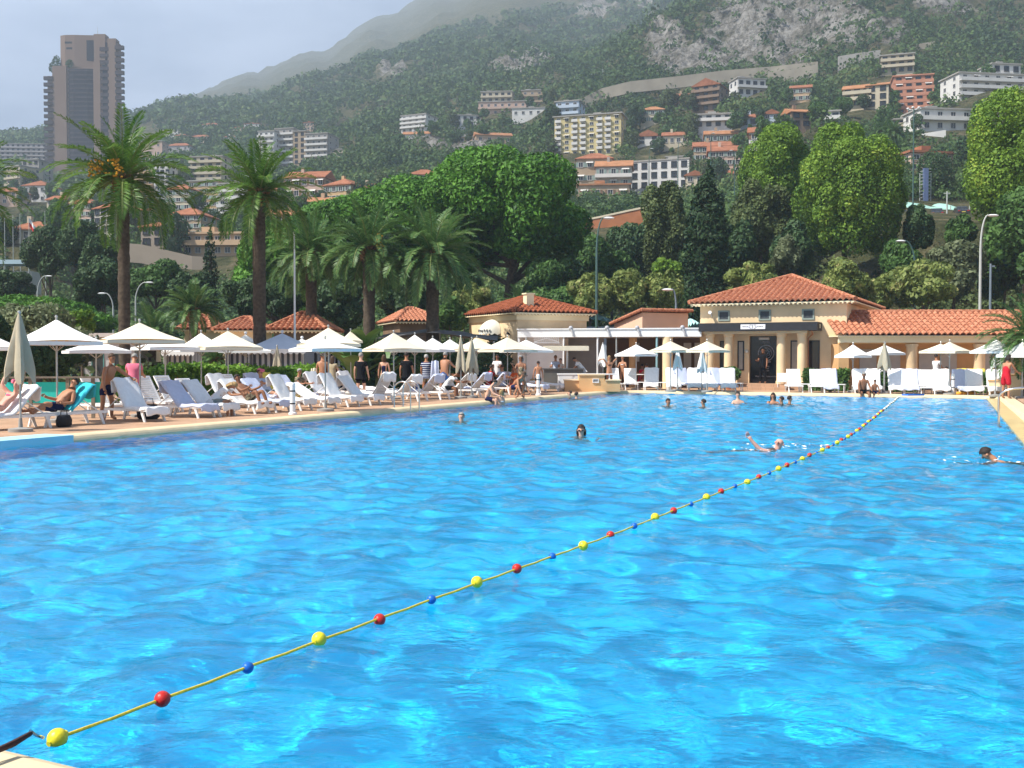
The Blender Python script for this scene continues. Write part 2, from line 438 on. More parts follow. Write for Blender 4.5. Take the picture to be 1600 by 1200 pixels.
# ---- hillside terrain: depth knots (metres) and where each is seen in the photograph, per column
DK = [62, 75, 90, 105, 150, 200, 250, 300, 350, 400, 450, 500, 600, 750, 1000, 1300, 1700, 2500, 3600, 4200]
TERR = {
 -900: [604, 597, 590, 582, 550, 510, 480, 450, 420, 395, 375, 360, 340, 310, 275, 255, 242, 236, 240, 250],
 -200: [604, 597, 590, 580, 545, 495, 450, 420, 395, 375, 355, 340, 315, 285, 250, 226, 228, 230, 240, 255],
 0:    [604, 597, 590, 580, 540, 485, 430, 400, 380, 365, 350, 335, 312, 285, 250, 221, 226, 232, 240, 255],
 200:  [604, 597, 590, 580, 535, 475, 415, 390, 370, 350, 335, 320, 300, 275, 232, 192, 197, 205, 215, 230],
 300:  [604, 597, 588, 572, 525, 465, 410, 380, 360, 340, 320, 305, 285, 255, 207, 164, 170, 162, 152, 175],
 400:  [604, 596, 586, 567, 520, 455, 400, 370, 345, 325, 305, 290, 266, 235, 196, 168, 160, 138, 115, 140],
 500:  [604, 596, 584, 562, 510, 445, 385, 345, 320, 300, 285, 270, 250, 220, 176, 134, 132, 108, 84, 100],
 600:  [604, 595, 582, 557, 500, 435, 375, 325, 300, 282, 265, 250, 228, 190, 146, 102, 96, 62, 30, 40],
 700:  [604, 594, 580, 552, 490, 425, 365, 330, 300, 278, 258, 240, 205, 170, 126, 74, 56, 20, -14, 0],
 800:  [604, 593, 576, 547, 482, 415, 355, 320, 298, 275, 255, 225, 190, 137, 92, 62, 26, -30, -70, -50],
 900:  [604, 591, 562, 522, 445, 356, 335, 318, 295, 265, 245, 220, 140, 122, 100, 72, 20, -60, -100, -80],
 1000: [604, 589, 547, 502, 405, 350, 330, 320, 300, 275, 240, 210, 122, 60, 84, 50, -10, -80, -110, -90],
 1100: [604, 586, 512, 452, 375, 335, 320, 310, 290, 260, 225, 190, 118, 8, 0, -30, -60, -90, -120, -90],
 1200: [604, 584, 502, 422, 362, 330, 300, 275, 250, 220, 180, 150, 95, -30, -70, -80, -90, -100, -120, -90],
 1400: [604, 583, 472, 347, 330, 292, 257, 230, 205, 172, 126, 88, 32, -60, -90, -100, -100, -100, -110, -90],
 1600: [604, 583, 482, 352, 335, 302, 264, 237, 206, 175, 140, 105, 50, -40, -80, -90, -90, -90, -100, -80],
 2500: [604, 583, 482, 352, 335, 302, 264, 237, 206, 175, 140, 105, 50, -40, -80, -90, -90, -90, -100, -80],
}
_pxk = sorted(TERR)
_tab = np.array([TERR[k] for k in _pxk], float)
NT, NT2 = Noise(21), Noise(22)
def tpy(px, d):
    px = np.asarray(px, float); d = np.asarray(d, float)
    ci = np.interp(px, _pxk, np.arange(len(_pxk)))
    di = np.interp(np.log(d), np.log(DK), np.arange(len(DK)))
    c0 = np.clip(np.floor(ci).astype(int), 0, len(_pxk)-2); d0 = np.clip(np.floor(di).astype(int), 0, len(DK)-2)
    fc, fd = ci-c0, di-d0
    fc = fc*fc*(3-2*fc)
    return (_tab[c0, d0]*(1-fc)+_tab[c0+1, d0]*fc)*(1-fd) + (_tab[c0, d0+1]*(1-fc)+_tab[c0+1, d0+1]*fc)*fd
def rockmask(px, py, d):
    m = np.zeros(np.broadcast(px, py, d).shape)
    def blob(cx, cy, rx, ry, d0, d1):
        q = np.clip(1.35 - ((px-cx)/rx)**2 - ((py-cy)/ry)**2, 0, 1)
        return q * ((d > d0) & (d < d1))
    for b in ((1040, 85, 40, 45, 440, 820), (1110, 92, 55, 30, 440, 820), (1190, 45, 100, 50, 440, 900), (1290, 40, 75, 62, 440, 900), (1380, 60, 40, 25, 430, 900), (1180, 95, 90, 22, 430, 800), (1470, 12, 55, 18, 430, 900),
              (935, 30, 40, 24, 1500, 4000), (1015, 5, 36, 20, 1500, 4000), (815, 110, 60, 16, 700, 1300), (710, 225, 75, 18, 480, 640), (615, 122, 30, 8, 700, 1400)):
        m = np.maximum(m, blob(*b))
    return m
PADS = []
def tz(px, d, pads=True):
    """terrain height"""
    px = np.asarray(px, float); d = np.asarray(d, float)
    py = tpy(px, d)
    z = CZ + d*(558-py)/F
    x = (px-800)/F*d
    amp = np.clip((d-100)/150, 0, 1)*np.minimum(d*.010, 26)
    z = z + amp*(NT.fbm(x/70+5, d/70+5, 5)-.5)*2
    rk = np.clip(rockmask(px, py, d)*1.2-.15, 0, 1)
    z = z + rk*np.minimum(d*.050, 60)*(NT2.fbm(x/34, d/50+z/40, 7, True)-.55)
    if not pads: return z
    num = np.zeros(z.shape); den = np.zeros(z.shape)          # level the ground where a house stands
    for (pc, hw, d0, dep, dz) in PADS:
        w = np.exp(-np.clip((abs(px-pc)-hw)/34, 0, 9)**2 - np.clip((d0-d)/(d0*.06), 0, 9)**2 - np.clip((d-d0-dep)/(d0*.06), 0, 9)**2)
        num += w*dz; den += w
    return z + num/np.maximum(den, 1)
HT = []
def H(*a, **k): HT.append((a, k))
H('long yellow apartment block with white balconies on the right hillside', 866, 966, 184, 246, 430, 'yellow', rows=7, cols=8, yaw=-17, dep=11, balc='some', name='apartment_block', over=.7, awn=2)
H('white and grey block rising behind the yellow apartment block', 868, 903, 160, 190, 462, 'bluewhite', rows=3, cols=3, yaw=-17, dep=12, balc='slab', name='apartment_block')
H('white five storey building with dark windows in vertical bands', 983, 1070, 254, 328, 350, 'white', rows=5, cols=6, yaw=-20, dep=14, win='dark', name='apartment_block', scols=4, over=.25)
H('tan building with terracotta roof left of the white banded building', 930, 985, 260, 330, 338, 'grey', 'gable', 4, 3, -8, 10, 'shut', 'slab', ROOF_O, awn=1)
H('tan house with orange roof beside the big pine', 900, 955, 248, 330, 348, 'tan', 'hip', 4, 4, -8, 10, 'shut', None, ROOF_T, awn=2)
H('low building with long ochre terrace wall above the orange road wall', 903, 982, 290, 338, 322, 'tan', 'flat', 2, 4, -6, 8, 'brown', 'slab', ROOF_O, awn=1)
H('small pink white house with front gable above the white building', 992, 1030, 213, 226, 415, 'white', 'front', 2, 2, -10, 9, 'dark', None, ROOF_T)
H('brown four storey house half hidden by trees under the cliff', 1080, 1118, 136, 176, 455, 'brown', 'front', 4, 3, -28, 14, 'dark', 'slab', ROOF_T)
H('white modern flat roofed villa under the rock wall', 1150, 1196, 122, 150, 470, 'white', 'flat', 2, 4, 12, 9, 'dark', 'slab', None, name='villa')
H('white terraced villa behind dark pines below the brown house', 1084, 1140, 180, 200, 400, 'white', 'flat', 2, 4, -10, 9, 'dark', 'slab', None, name='villa')
H('blue walled house with white end on the slope', 1155, 1192, 184, 198, 385, 'bluewhite', 'gable', 1, 3, -12, 8, 'dark', None, ROOF_T)
H('pale blue taller gabled house end next to the blue walled house', 1190, 1215, 178, 198, 380, 'bluewhite', 'front', 2, 2, -12, 8, 'plain', None, ROOF_T)
H('long tan house with terracotta roof and two chimneys', 1083, 1146, 229, 252, 345, 'tan', 'gable', 2, 6, -8, 9, 'shut', None, ROOF_T, chimney=True)
H('pink and tan house with green shutters left of the green tree', 1106, 1156, 236, 285, 325, 'pink', 'gable', 4, 4, -8, 9, 'shut', None, ROOF_T)
H('white house with brown shutters and tile roof above the green tree', 1168, 1216, 207, 250, 300, 'white', 'gable', 3, 3, -14, 9, 'brown', None, ROOF_T, chimney=True)
H('white flat terrace house behind the banded building', 1040, 1106, 246, 262, 375, 'white', 'flat', 1, 5, -10, 9, 'plain', None, None)
H('low tile roofed house right behind the cypress top', 1070, 1098, 274, 300, 318, 'cream', 'front', 2, 2, -12, 9, 'plain', None, ROOF_T)
H('cream house piece with tile roof between cypress and green tree', 1130, 1165, 272, 300, 310, 'pink', 'gable', 2, 2, -8, 8, 'plain', None, ROOF_T)
H('cream villa with red awnings and terraces on the right slope', 1314, 1352, 140, 168, 355, 'cream', 'gable', 3, 3, -22, 10, 'dark', 'slab', ROOF_O, name='villa')
H('cream side house with tall end wall joined beside the awning villa', 1350, 1380, 134, 170, 352, 'cream', 'gable', 3, 2, -22, 10, 'dark', None, ROOF_O, name='villa')
H('salmon pink terraced apartment house with six stepped floors', 1396, 1452, 112, 182, 385, 'salmon', 'flat', 6, 4, -14, 13, 'dark', 'slab', WALLS['salmon'], name='apartment_block', terr=1.5, awn=1)
H('beige flat roofed house with long balconies up on the right', 1372, 1418, 88, 116, 440, 'cream', 'flat', 3, 4, -18, 12, 'dark', 'slab', None)
H('wide white modern house with pale awnings at upper right', 1494, 1604, 114, 160, 362, 'white', 'flat', 4, 6, 8, 12, 'plain', 'slab', None, name='villa', awn=2)
H('small penthouse storey on top of the wide white modern house', 1545, 1592, 100, 114, 372, 'white', 'flat', 1, 3, 8, 8, 'dark', None, None, name='villa')
H('white villa with blue windows below the pink terraces', 1434, 1520, 170, 204, 305, 'white', 'flat', 2, 4, 7, 10, 'plain', 'slab', None, name='villa')
H('pink retaining house behind the conifer at right', 1420, 1492, 238, 268, 215, 'pink', 'flat', 2, 4, 12, 6, 'plain', None, ROOF_T)
H('dark little lodge with flat orange roof above the lime tree', 1234, 1266, 174, 198, 305, 'brown', 'gable', 2, 2, 10, 7, 'dark', None, ROOF_O)
H('tiny white house end with red roof above the green tree', 1196, 1218, 202, 216, 280, 'white', 'front', 1, 1, 10, 7, 'dark', None, ROOF_T)
H('small tan house among trees left of the brown house', 1052, 1078, 150, 172, 470, 'tan', 'gable', 2, 2, -10, 8, 'dark', None, ROOF_T)
H('cream house with wide eaves under the pale road wall', 1000, 1036, 172, 192, 455, 'cream', 'hip', 2, 3, -10, 9, 'shut', None, ROOF_O)
H('white two storey house above the lime tree', 1268, 1306, 176, 200, 330, 'white', 'flat', 2, 3, -14, 8, 'dark', 'slab', None)
H('peach house between white modern villa and cream villa', 1232, 1262, 138, 160, 420, 'peach', 'gable', 2, 3, -16, 9, 'shut', None, ROOF_T)
H('pale terraced house below the salmon apartments', 1384, 1424, 188, 210, 320, 'cream', 'flat', 2, 3, -12, 8, 'dark', 'slab', None)
H('low cream house right of the small pink white gable', 1034, 1072, 212, 228, 400, 'cream', 'gable', 1, 4, -10, 8, 'plain', None, ROOF_T)
H('tan low house behind the long tan one with chimneys', 1100, 1150, 210, 224, 385, 'tan', 'gable', 1, 5, -8, 8, 'shut', None, ROOF_O)
gr = 'buildings of the old quarter at left'
H('cream house with shutters between the two tall palms', 262, 302, 296, 330, 330, 'cream', 'hip', 3, 3, -10, 9, 'shut', None, ROOF_T, group=gr)
H('ochre apartment house just right of the tower foot', 206, 244, 262, 312, 500, 'ochre', 'flat', 5, 4, -10, 12, 'plain', 'slab', None, name='apartment_block', group=gr)
H('white narrow block right of the ochre apartment house', 244, 270, 256, 308, 480, 'white', 'flat', 6, 3, -10, 12, 'dark', 'some', None, name='apartment_block', group=gr)
H('pink house with tile roof left of the shuttered grey house', 106, 148, 318, 352, 290, 'pink', 'hip', 3, 4, -12, 9, 'shut', None, ROOF_T, group=gr)
H('cream house with tile roof above the flag lodge', 76, 112, 312, 344, 330, 'cream', 'gable', 3, 3, -10, 9, 'plain', None, ROOF_T, group=gr)
H('tan long house behind the second palm crown', 392, 444, 300, 334, 350, 'tan', 'gable', 3, 5, -10, 9, 'shut', None, ROOF_T, group=gr)
H('tall white block behind the tan long house', 380, 410, 262, 302, 470, 'white', 'flat', 5, 3, -12, 12, 'plain', 'slab', None, name='apartment_block', group=gr)
H('small orange roofed house right of the ochre hip roofed one', 556, 592, 294, 312, 330, 'cream', 'gable', 2, 3, -12, 8, 'shut', None, ROOF_O, group=gr)
gr = 'houses on the middle ridge'
H('white stepped apartment house with curved balconies on the ridge', 628, 668, 182, 208, 620, 'white', 'flat', 4, 4, -24, 14, 'plain', 'slab', None, name='apartment_block', group=gr)
H('low white villa with terracotta edge under the stepped apartments', 630, 672, 210, 224, 590, 'white', 'gable', 1, 3, -8, 9, 'plain', None, ROOF_O, group=gr)
H('pale house with dark square windows right of the stepped apartments', 712, 752, 180, 197, 620, 'white', 'flat', 2, 4, 6, 10, 'dark', None, None, group=gr)
H('highest beige stepped building on the middle ridge', 752, 800, 144, 162, 660, 'cream', 'flat', 2, 5, -6, 12, 'dark', 'slab', None, group=gr)
H('long beige building below the highest stepped one', 748, 822, 160, 182, 640, 'pink', 'flat', 2, 7, -6, 12, 'plain', 'slab', None, group=gr)
H('small beige block at right end of the middle ridge', 815, 848, 142, 170, 655, 'tan', 'flat', 3, 3, -8, 10, 'plain', 'slab', None, group=gr)
H('white low house right behind the beige ridge row', 800, 858, 170, 184, 600, 'white', 'flat', 1, 5, -8, 10, 'plain', None, None, group=gr)
H('orange roofed long house in the green above the pine', 744, 800, 210, 224, 520, 'peach', 'gable', 1, 4, 10, 8, 'plain', None, ROOF_O, group=gr)
H('ochre wall house left of the orange roofed long house', 718, 746, 214, 224, 525, 'ochre', 'flat', 1, 3, 0, 8, 'plain', None, None, group=gr)
H('tile roofed white house peeping over the umbrella pine', 640, 690, 272, 296, 330, 'white', 'hip', 2, 3, 8, 9, 'shut', None, ROOF_T)
gr = 'buildings of the old quarter at left'
H('tallest grey slab of the big apartment block', 432, 462, 202, 275, 610, 'grey', 'flat', 8, 3, -14, 16, 'plain', 'slab', None, name='apartment_block', group=gr)
H('white balconied left wing of the big apartment block', 406, 432, 206, 275, 605, 'white', 'flat', 8, 3, -14, 16, 'plain', 'slab', None, name='apartment_block', group=gr)
H('tan stair slab in the middle of the big apartment block', 460, 480, 206, 275, 606, 'tan', 'flat', 8, 2, -14, 16, 'dark', None, None, name='apartment_block', group=gr)
H('grey right wing of the big apartment block', 479, 515, 210, 272, 603, 'grey', 'flat', 7, 4, -14, 16, 'plain', 'slab', None, name='apartment_block', group=gr)
H('low stepped end of the big apartment block', 512, 534, 232, 268, 598, 'cream', 'flat', 5, 2, -14, 14, 'plain', 'slab', None, name='apartment_block', group=gr, terr=1.2)
H('ochre house with orange hip roof right of the tall palm', 508, 552, 290, 332, 300, 'ochre', 'hip', 3, 4, -24, 12, 'shut', None, ROOF_T, group=gr)
H('brown orange house with long tile roof behind the tall palm', 446, 510, 278, 328, 318, 'pink', 'gable', 3, 5, -10, 10, 'brown', None, ROOF_T, group=gr, awn=1)
H('low glazed house with orange roof below the ochre house', 478, 548, 316, 334, 282, 'peach', 'gable', 1, 5, -4, 7, 'plain', None, ROOF_O, group=gr)
H('long orange roofed terrace house low behind the palms', 414, 522, 336, 352, 262, 'peach', 'gable', 1, 7, -4, 7, 'plain', None, ROOF_O, group=gr)
H('cream tall building with dark stair windows left of the second palm', 300, 352, 246, 300, 480, 'cream', 'flat', 6, 4, -10, 14, 'dark', 'slab', None, name='apartment_block', group=gr)
H('peach block behind the fronds of the second palm', 296, 345, 284, 335, 400, 'ochre', 'flat', 5, 4, -10, 12, 'shut', None, None, name='apartment_block', group=gr)
H('white balconied block right of the peach block', 343, 400, 288, 348, 390, 'white', 'flat', 5, 4, -10, 12, 'plain', 'slab', None, name='apartment_block', group=gr)
H('tan house with terracotta roof above the stone tower', 262, 318, 336, 372, 262, 'tan', 'hip', 3, 4, -10, 9, 'shut', None, ROOF_T, group=gr)
H('half timbered white gable house behind the fruiting palm', 232, 262, 328, 352, 285, 'white', 'front', 2, 2, 6, 8, 'brown', None, ROOF_T, group=gr)
H('square stone tower house with tile cap below the half timbered gable', 222, 262, 354, 402, 238, 'stone', 'hip', 3, 2, -16, 9, 'dark', None, ROOF_T, rh=1.2, group=gr)
H('peach villa with columned porch left of the second palm trunk', 288, 382, 366, 400, 232, 'peach', 'flat', 2, 6, -4, 8, 'plain', 'slab', WALLS['peach'], name='villa', group=gr)
H('long peach terrace wall house right of the second palm trunk', 380, 425, 368, 398, 235, 'pink', 'flat', 1, 4, -4, 8, 'shut', None, WALLS['cream'], name='villa', group=gr)
H('grey shuttered house with orange roof left of the fruiting palm trunk', 150, 188, 326, 366, 258, 'grey', 'hip', 3, 3, -34, 9, 'dark', None, ROOF_T, group=gr)
H('low orange roofed lodge behind the flag', 14, 76, 358, 378, 222, 'cream', 'hip', 1, 5, -6, 8, 'plain', None, ROOF_T, group=gr)
H('house with orange hip roof at the left beside the tower foot', 38, 78, 290, 318, 480, 'white', 'hip', 2, 3, -8, 12, 'plain', None, ROOF_T, group=gr)
H('cream block at the left behind the orange hip roof', 14, 42, 262, 300, 560, 'cream', 'flat', 4, 3, -30, 14, 'plain', 'slab', None, name='apartment_block', group=gr)
H('grey block behind the cream block at the left', 38, 66, 250, 300, 590, 'grey', 'flat', 5, 3, -8, 14, 'dark', None, None, name='apartment_block', group=gr)
H('pink roofed small house at the very left', -10, 34, 300, 320, 460, 'pink', 'hip', 2, 3, -8, 10, 'plain', None, ROOF_T, group=gr)
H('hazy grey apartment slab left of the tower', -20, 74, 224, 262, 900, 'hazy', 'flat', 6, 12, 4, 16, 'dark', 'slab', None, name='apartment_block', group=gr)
gr = 'far houses on the mountain foot'
for i, (xl, xr, yt, yb, d, c, lab) in enumerate(((256, 282, 204, 216, 980, 'white', 'far white house low on the blue mountain foot'), (318, 344, 195, 206, 1000, 'white', 'far white villa above the others'), (366, 384, 200, 210, 950, 'pink', 'far pinkish house in the middle of the group'),
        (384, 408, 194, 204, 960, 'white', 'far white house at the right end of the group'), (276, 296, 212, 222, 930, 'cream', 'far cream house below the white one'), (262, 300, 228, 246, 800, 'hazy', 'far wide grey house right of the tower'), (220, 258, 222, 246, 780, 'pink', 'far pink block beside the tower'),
        (300, 330, 214, 224, 900, 'cream', 'far cream house among dark trees'), (548, 580, 200, 206, 830, 'tan', 'far long low house on the green slope'), (476, 492, 192, 204, 840, 'pink', 'far narrow pink house above the big block'), (352, 372, 214, 224, 880, 'white', 'far small white house below the group'))):
    H(lab, xl, xr, yt, yb, d, c, 'hip' if i % 3 else 'flat', 2, 3, -8, None, 'plain', None, ROOF_T if i % 2 else None, group=gr)


for a, k in HT:
    xl, xr, yt, yb, d = a[1:6]
    w = (xr-xl)/F*d; pc = (xl+xr)/2
    PADS.append((pc, (xr-xl)/2, d-1, max(7, w*.6), W(pc, yb, d).z-float(tz(pc, d, False))))
def ter(px, d): return V((X(px, d), d, float(tz(px, d))))
pxs = np.concatenate([np.arange(-900, -60, 40), np.arange(-60, 980, 10), np.arange(980, 1440, 3.5), np.arange(1440, 1680, 10), np.arange(1680, 2501, 60)])
ds = np.concatenate([np.geomspace(61, 430, 70)[:-1], np.geomspace(430, 900, 130)[:-1], np.geomspace(900, 4200, 90)])
PX, DD = np.meshgrid(pxs, ds, indexing='ij')
ZZ = tz(PX, DD)
verts = np.stack([(PX-800)/F*DD, DD, ZZ], -1).reshape(-1, 3)
idx = np.arange(PX.size).reshape(PX.shape)
faces = np.stack([idx[:-1, :-1], idx[1:, :-1], idx[1:, 1:], idx[:-1, 1:]], -1).reshape(-1, 4)
def hill_mat():
    m = bpy.data.materials.new('hillside_ground'); m.use_nodes = True
    t = m.node_tree; l = t.links.new; p = t.nodes['Principled BSDF']
    tcn = t.nodes.new('ShaderNodeTexCoord')
    def noise(s, d=6, r=.6):
        n = t.nodes.new('ShaderNodeTexNoise'); n.inputs['Scale'].default_value = s; n.inputs['Detail'].default_value = d; n.inputs['Roughness'].default_value = r
        l(tcn.outputs['Object'], n.inputs['Vector']); return n
    def ramp(src, stops):
        r = t.nodes.new('ShaderNodeValToRGB'); e = r.color_ramp.elements
        e[0].position, e[0].color = stops[0][0], (*stops[0][1], 1); e[1].position, e[1].color = stops[-1][0], (*stops[-1][1], 1)
        for a, c in stops[1:-1]:
            q = e.new(a); q.color = (*c, 1)
        l(src, r.inputs[0]); return r
    g = ramp(noise(.16, 10, .75).outputs['Fac'], [(.3, (.03, .042, .018)), (.48, (.075, .08, .038)), (.6, (.16, .135, .075)), (.75, (.27, .22, .15))])
    r1 = ramp(noise(.075, 12, .78).outputs['Fac'], [(.36, (.05, .055, .03)), (.44, (.17, .155, .125)), (.56, (.34, .32, .29)), (.72, (.48, .45, .41))])
    at = t.nodes.new('ShaderNodeAttribute'); at.attribute_name = 'rock'
    n3 = noise(.06, 8, .7)
    ma = t.nodes.new('ShaderNodeMath'); ma.operation = 'MULTIPLY_ADD'; ma.inputs[1].default_value = 3.6; ma.inputs[2].default_value = -1.8
    l(n3.outputs['Fac'], ma.inputs[0])
    mb_ = t.nodes.new('ShaderNodeMath'); mb_.operation = 'MULTIPLY_ADD'; mb_.inputs[1].default_value = 1.35; l(at.outputs['Fac'], mb_.inputs[0]); l(ma.outputs[0], mb_.inputs[2])
    mc = t.nodes.new('ShaderNodeMath'); mc.operation = 'SUBTRACT'; mc.inputs[1].default_value = .66; mc.use_clamp = True
    l(mb_.outputs[0], mc.inputs[0])
    md = t.nodes.new('ShaderNodeMath'); md.operation = 'MULTIPLY'; md.use_clamp = True; md.inputs[1].default_value = 2.5; l(mc.outputs[0], md.inputs[0])
    me_ = t.nodes.new('ShaderNodeMath'); me_.operation = 'MULTIPLY'; me_.use_clamp = True
    cl = t.nodes.new('ShaderNodeMath'); cl.operation = 'MULTIPLY'; cl.inputs[1].default_value = 4; cl.use_clamp = True; l(at.outputs['Fac'], cl.inputs[0])
    l(md.outputs[0], me_.inputs[0]); l(cl.outputs[0], me_.inputs[1])
    mxn = t.nodes.new('ShaderNodeMix'); mxn.data_type = 'RGBA'
    mv = t.nodes.new('ShaderNodeMapping'); mv.inputs['Scale'].default_value = (.34, .34, .10); l(tcn.outputs['Object'], mv.inputs[0])   # clefts running down the face
    n5 = t.nodes.new('ShaderNodeTexNoise'); n5.inputs['Scale'].default_value = 1.0; n5.inputs['Detail'].default_value = 8; n5.inputs['Roughness'].default_value = .7; n5.inputs['Distortion'].default_value = .8; l(mv.outputs[0], n5.inputs['Vector'])
    rc = ramp(n5.outputs['Fac'], [(.40, (.30, .30, .28)), (.52, (1, 1, 1))])
    mm = t.nodes.new('ShaderNodeMix'); mm.data_type = 'RGBA'; mm.blend_type = 'MULTIPLY'; mm.inputs['Factor'].default_value = .9; l(r1.outputs[0], mm.inputs['A']); l(rc.outputs[0], mm.inputs['B'])
    l(me_.outputs[0], mxn.inputs['Factor']); l(g.outputs[0], mxn.inputs['A']); l(mm.outputs['Result'], mxn.inputs['B'])
    l(mxn.outputs['Result'], p.inputs['Base Color'])
    bp = t.nodes.new('ShaderNodeBump'); bp.inputs['Strength'].default_value = 1.0; bp.inputs['Distance'].default_value = 5.0
    l(noise(.16, 8, .65).outputs['Fac'], bp.inputs['Height']); l(bp.outputs[0], p.inputs['Normal'])
    p.inputs['Roughness'].default_value = .95; p.inputs['Specular IOR Level'].default_value = .05
    return m
me = mesh_np('hillside', verts, faces, hill_mat(), True)
at = me.attributes.new('rock', 'FLOAT', 'POINT')
at.data.foreach_set('value', rockmask(PX, tpy(PX, DD), DD).astype(np.float32).ravel())
tag(obj('hillside', me), kind='structure')
# ground sheet under everything, out to the horizon
mb = MB(); mb.quad((-4900, -55, -2.6), (4900, -55, -2.6), (4900, 4230, -2.6), (-4900, 4230, -2.6))
tag(mb.build('ground', mat('scrub_ground', (.10, .10, .06), .95, .3, .2)), kind='structure')
# ================================================================== plants
LF_PINE = leafmat('pine_needles', (.020, .062, .010), (.075, .19, .018), (.12, .25, .025), .35, .22, gain=1.4)
LF_DARK = leafmat('dark_evergreen_leaves', (.012, .030, .012), (.040, .075, .026), None, .5, .2)
LF_OLIVE = leafmat('olive_grey_leaves', (.035, .05, .025), (.11, .13, .065), None, .6, .25)
LF_MID = leafmat('mid_green_leaves', (.018, .045, .012), (.060, .12, .028), None, .5, .3)
LF_LIME = leafmat('lime_green_leaves', (.022, .055, .008), (.115, .19, .022), (.21, .26, .035), .28, .28, gain=1.95)
LF_OLV = leafmat('dull_olive_leaves', (.020, .034, .012), (.075, .10, .034), None, .6, .22)
LF_PLANE = leafmat('plane_tree_leaves', (.045, .08, .018), (.21, .25, .07), (.36, .33, .14), .9, .3, gain=1.35)
LF_CYP = leafmat('cypress_sprays', (.006, .016, .006), (.018, .040, .013), None, .8, .15)
LF_BROAD = leafmat('hedge_leaves', (.035, .09, .012), (.13, .24, .03), (.20, .30, .05), 1.4, .35)
LF_HILL = leafmat('hill_wood_leaves', (.012, .034, .009), (.055, .095, .022), (.10, .12, .035), .03, .2)
FROND = leafmat('palm_leaflets', (.020, .055, .012), (.080, .15, .025), (.15, .21, .05), .5, .3, .45)
FROND_B = leafmat('blue_palm_leaflets', (.018, .050, .016), (.080, .145, .042), (.15, .20, .07), .5, .3, .45)
FROND_D = mat('dry_frond', (.22, .15, .06), .9, .3, 5)
FRUIT = mat('palm_fruit', (.55, .27, .02), .7, .35, 9)
PALMBARK = mat('palm_bark', (.085, .068, .052), .95, .35, 7, 1.0, 9, .1)

def sphere_dirs(n, r=rng):
    v = r.normal(size=(n, 3)); return v / np.linalg.norm(v, axis=1, keepdims=True)
def leaf_mesh(name, P, N, size, mats, elong=1.7, r=rng, spread=.9, mi=None):
    """one folded leaf blade per point, roughly facing outwards"""
    n = len(P)
    N = N + r.normal(size=(n, 3))*spread; N /= np.linalg.norm(N, axis=1, keepdims=True)
    T = r.normal(size=(n, 3)); T -= (T*N).sum(1, keepdims=True)*N; T /= np.linalg.norm(T, axis=1, keepdims=True)
    B = np.cross(N, T)
    s = (size*(.5+1.05*r.random(n)**1.4))[:, None]
    a = P - T*s*elong/2; c = P + T*s*elong/2
    b = P + B*s*.5 + N*s*.12; d = P - B*s*.5 + N*s*.12
    v = np.stack([a, b, c, d], 1).reshape(-1, 3)
    f = np.arange(4*n).reshape(n, 4)
    return mesh_np(name, v, f, mats, False, mi)
def lobes_points(lobes, n, r=rng, inner=.22, up=-1.0):
    """points over the outside of a heap of ellipsoid lobes (x,y,z,rx,ry,rz), some inside"""
    lb = np.array(lobes, float)
    w = (lb[:, 3]*lb[:, 4]*lb[:, 5])**(2/3); w /= w.sum()
    k = r.choice(len(lb), n, p=w)
    D = sphere_dirs(n, r)
    rad = np.where(r.random(n) < inner, .35+.5*r.random(n), .86+.22*r.random(n))[:, None]
    P = lb[k, :3] + D*lb[k, 3:]*rad
    N = D/lb[k, 3:]; N /= np.linalg.norm(N, axis=1, keepdims=True)
    keep = np.ones(n, bool)
    for i in range(len(lb)):
        q = (((P-lb[i, :3])/lb[i, 3:])**2).sum(1)
        keep &= ~((q < .5) & (k != i))
    keep &= D[:, 2] > up
    return P[keep], N[keep]
def auto_lobes(rx, ry, rz, cz, k, f=.42, r=rng, flat=1.0, low=-.75, core=.72):
    out = [(0, 0, cz, rx*core, ry*core, rz*core)]
    for i in range(k):
        while True:
            d = sphere_dirs(1, r)[0]
            if d[2] > low: break
        s = f*(.65+.7*r.random())
        out.append((d[0]*rx*(1-s*.6), d[1]*ry*(1-s*.6), cz+d[2]*rz*(1-s*.6), rx*s, ry*s, rz*s*flat))
    return out
def trunk_mb(h, r0, r1, lean=(0, 0), n=9, wob=.12, limbs=(), segs=7):
    mb = MB()
    pts = []
    for i in range(segs+1):
        t = i/segs
        pts.append((lean[0]*t**1.3+random.uniform(-wob, wob)*r0*2*(0 < i), lean[1]*t**1.3+random.uniform(-wob, wob)*r0*2*(0 < i), h*t-.3*(i == 0)))
    mb.tube(pts, [(r0+(r1-r0)*(i/segs))*(1.45 if i == 0 else 1) for i in range(segs+1)], n)
    top = V(pts[-1])
    for q, t in limbs:
        a = V(pts[int(t*segs)]); q = V(q)
        m = a.lerp(q, .5) + V((0, 0, -.08*(q-a).length))
        mb.tube([a, m, q], [r1*.85, r1*.55, r1*.2], 6)
    return mb
def tree(name, label, loc, trunk_h, lobes, leaf, size, n, r0=.25, bark=None, cat='tree', group=None, lean=(0, 0), elong=1.7, spread=.9, inner=.22, up=-1.0):
    t = thing(name, label, cat, loc, 0, group)
    lb = lobes[1:9] if len(lobes) > 3 else lobes
    lim = [((a[0], a[1], a[2]), .7+.29*random.random()) for a in lb]
    trunk_mb(trunk_h, r0, r0*.55, lean, limbs=lim).build('trunk', bark or BARK, t, True)
    P, N = lobes_points(lobes, n, inner=inner, up=up)
    obj('crown', leaf_mesh('crown', P, N, size, leaf, elong, spread=spread), t)
    return t

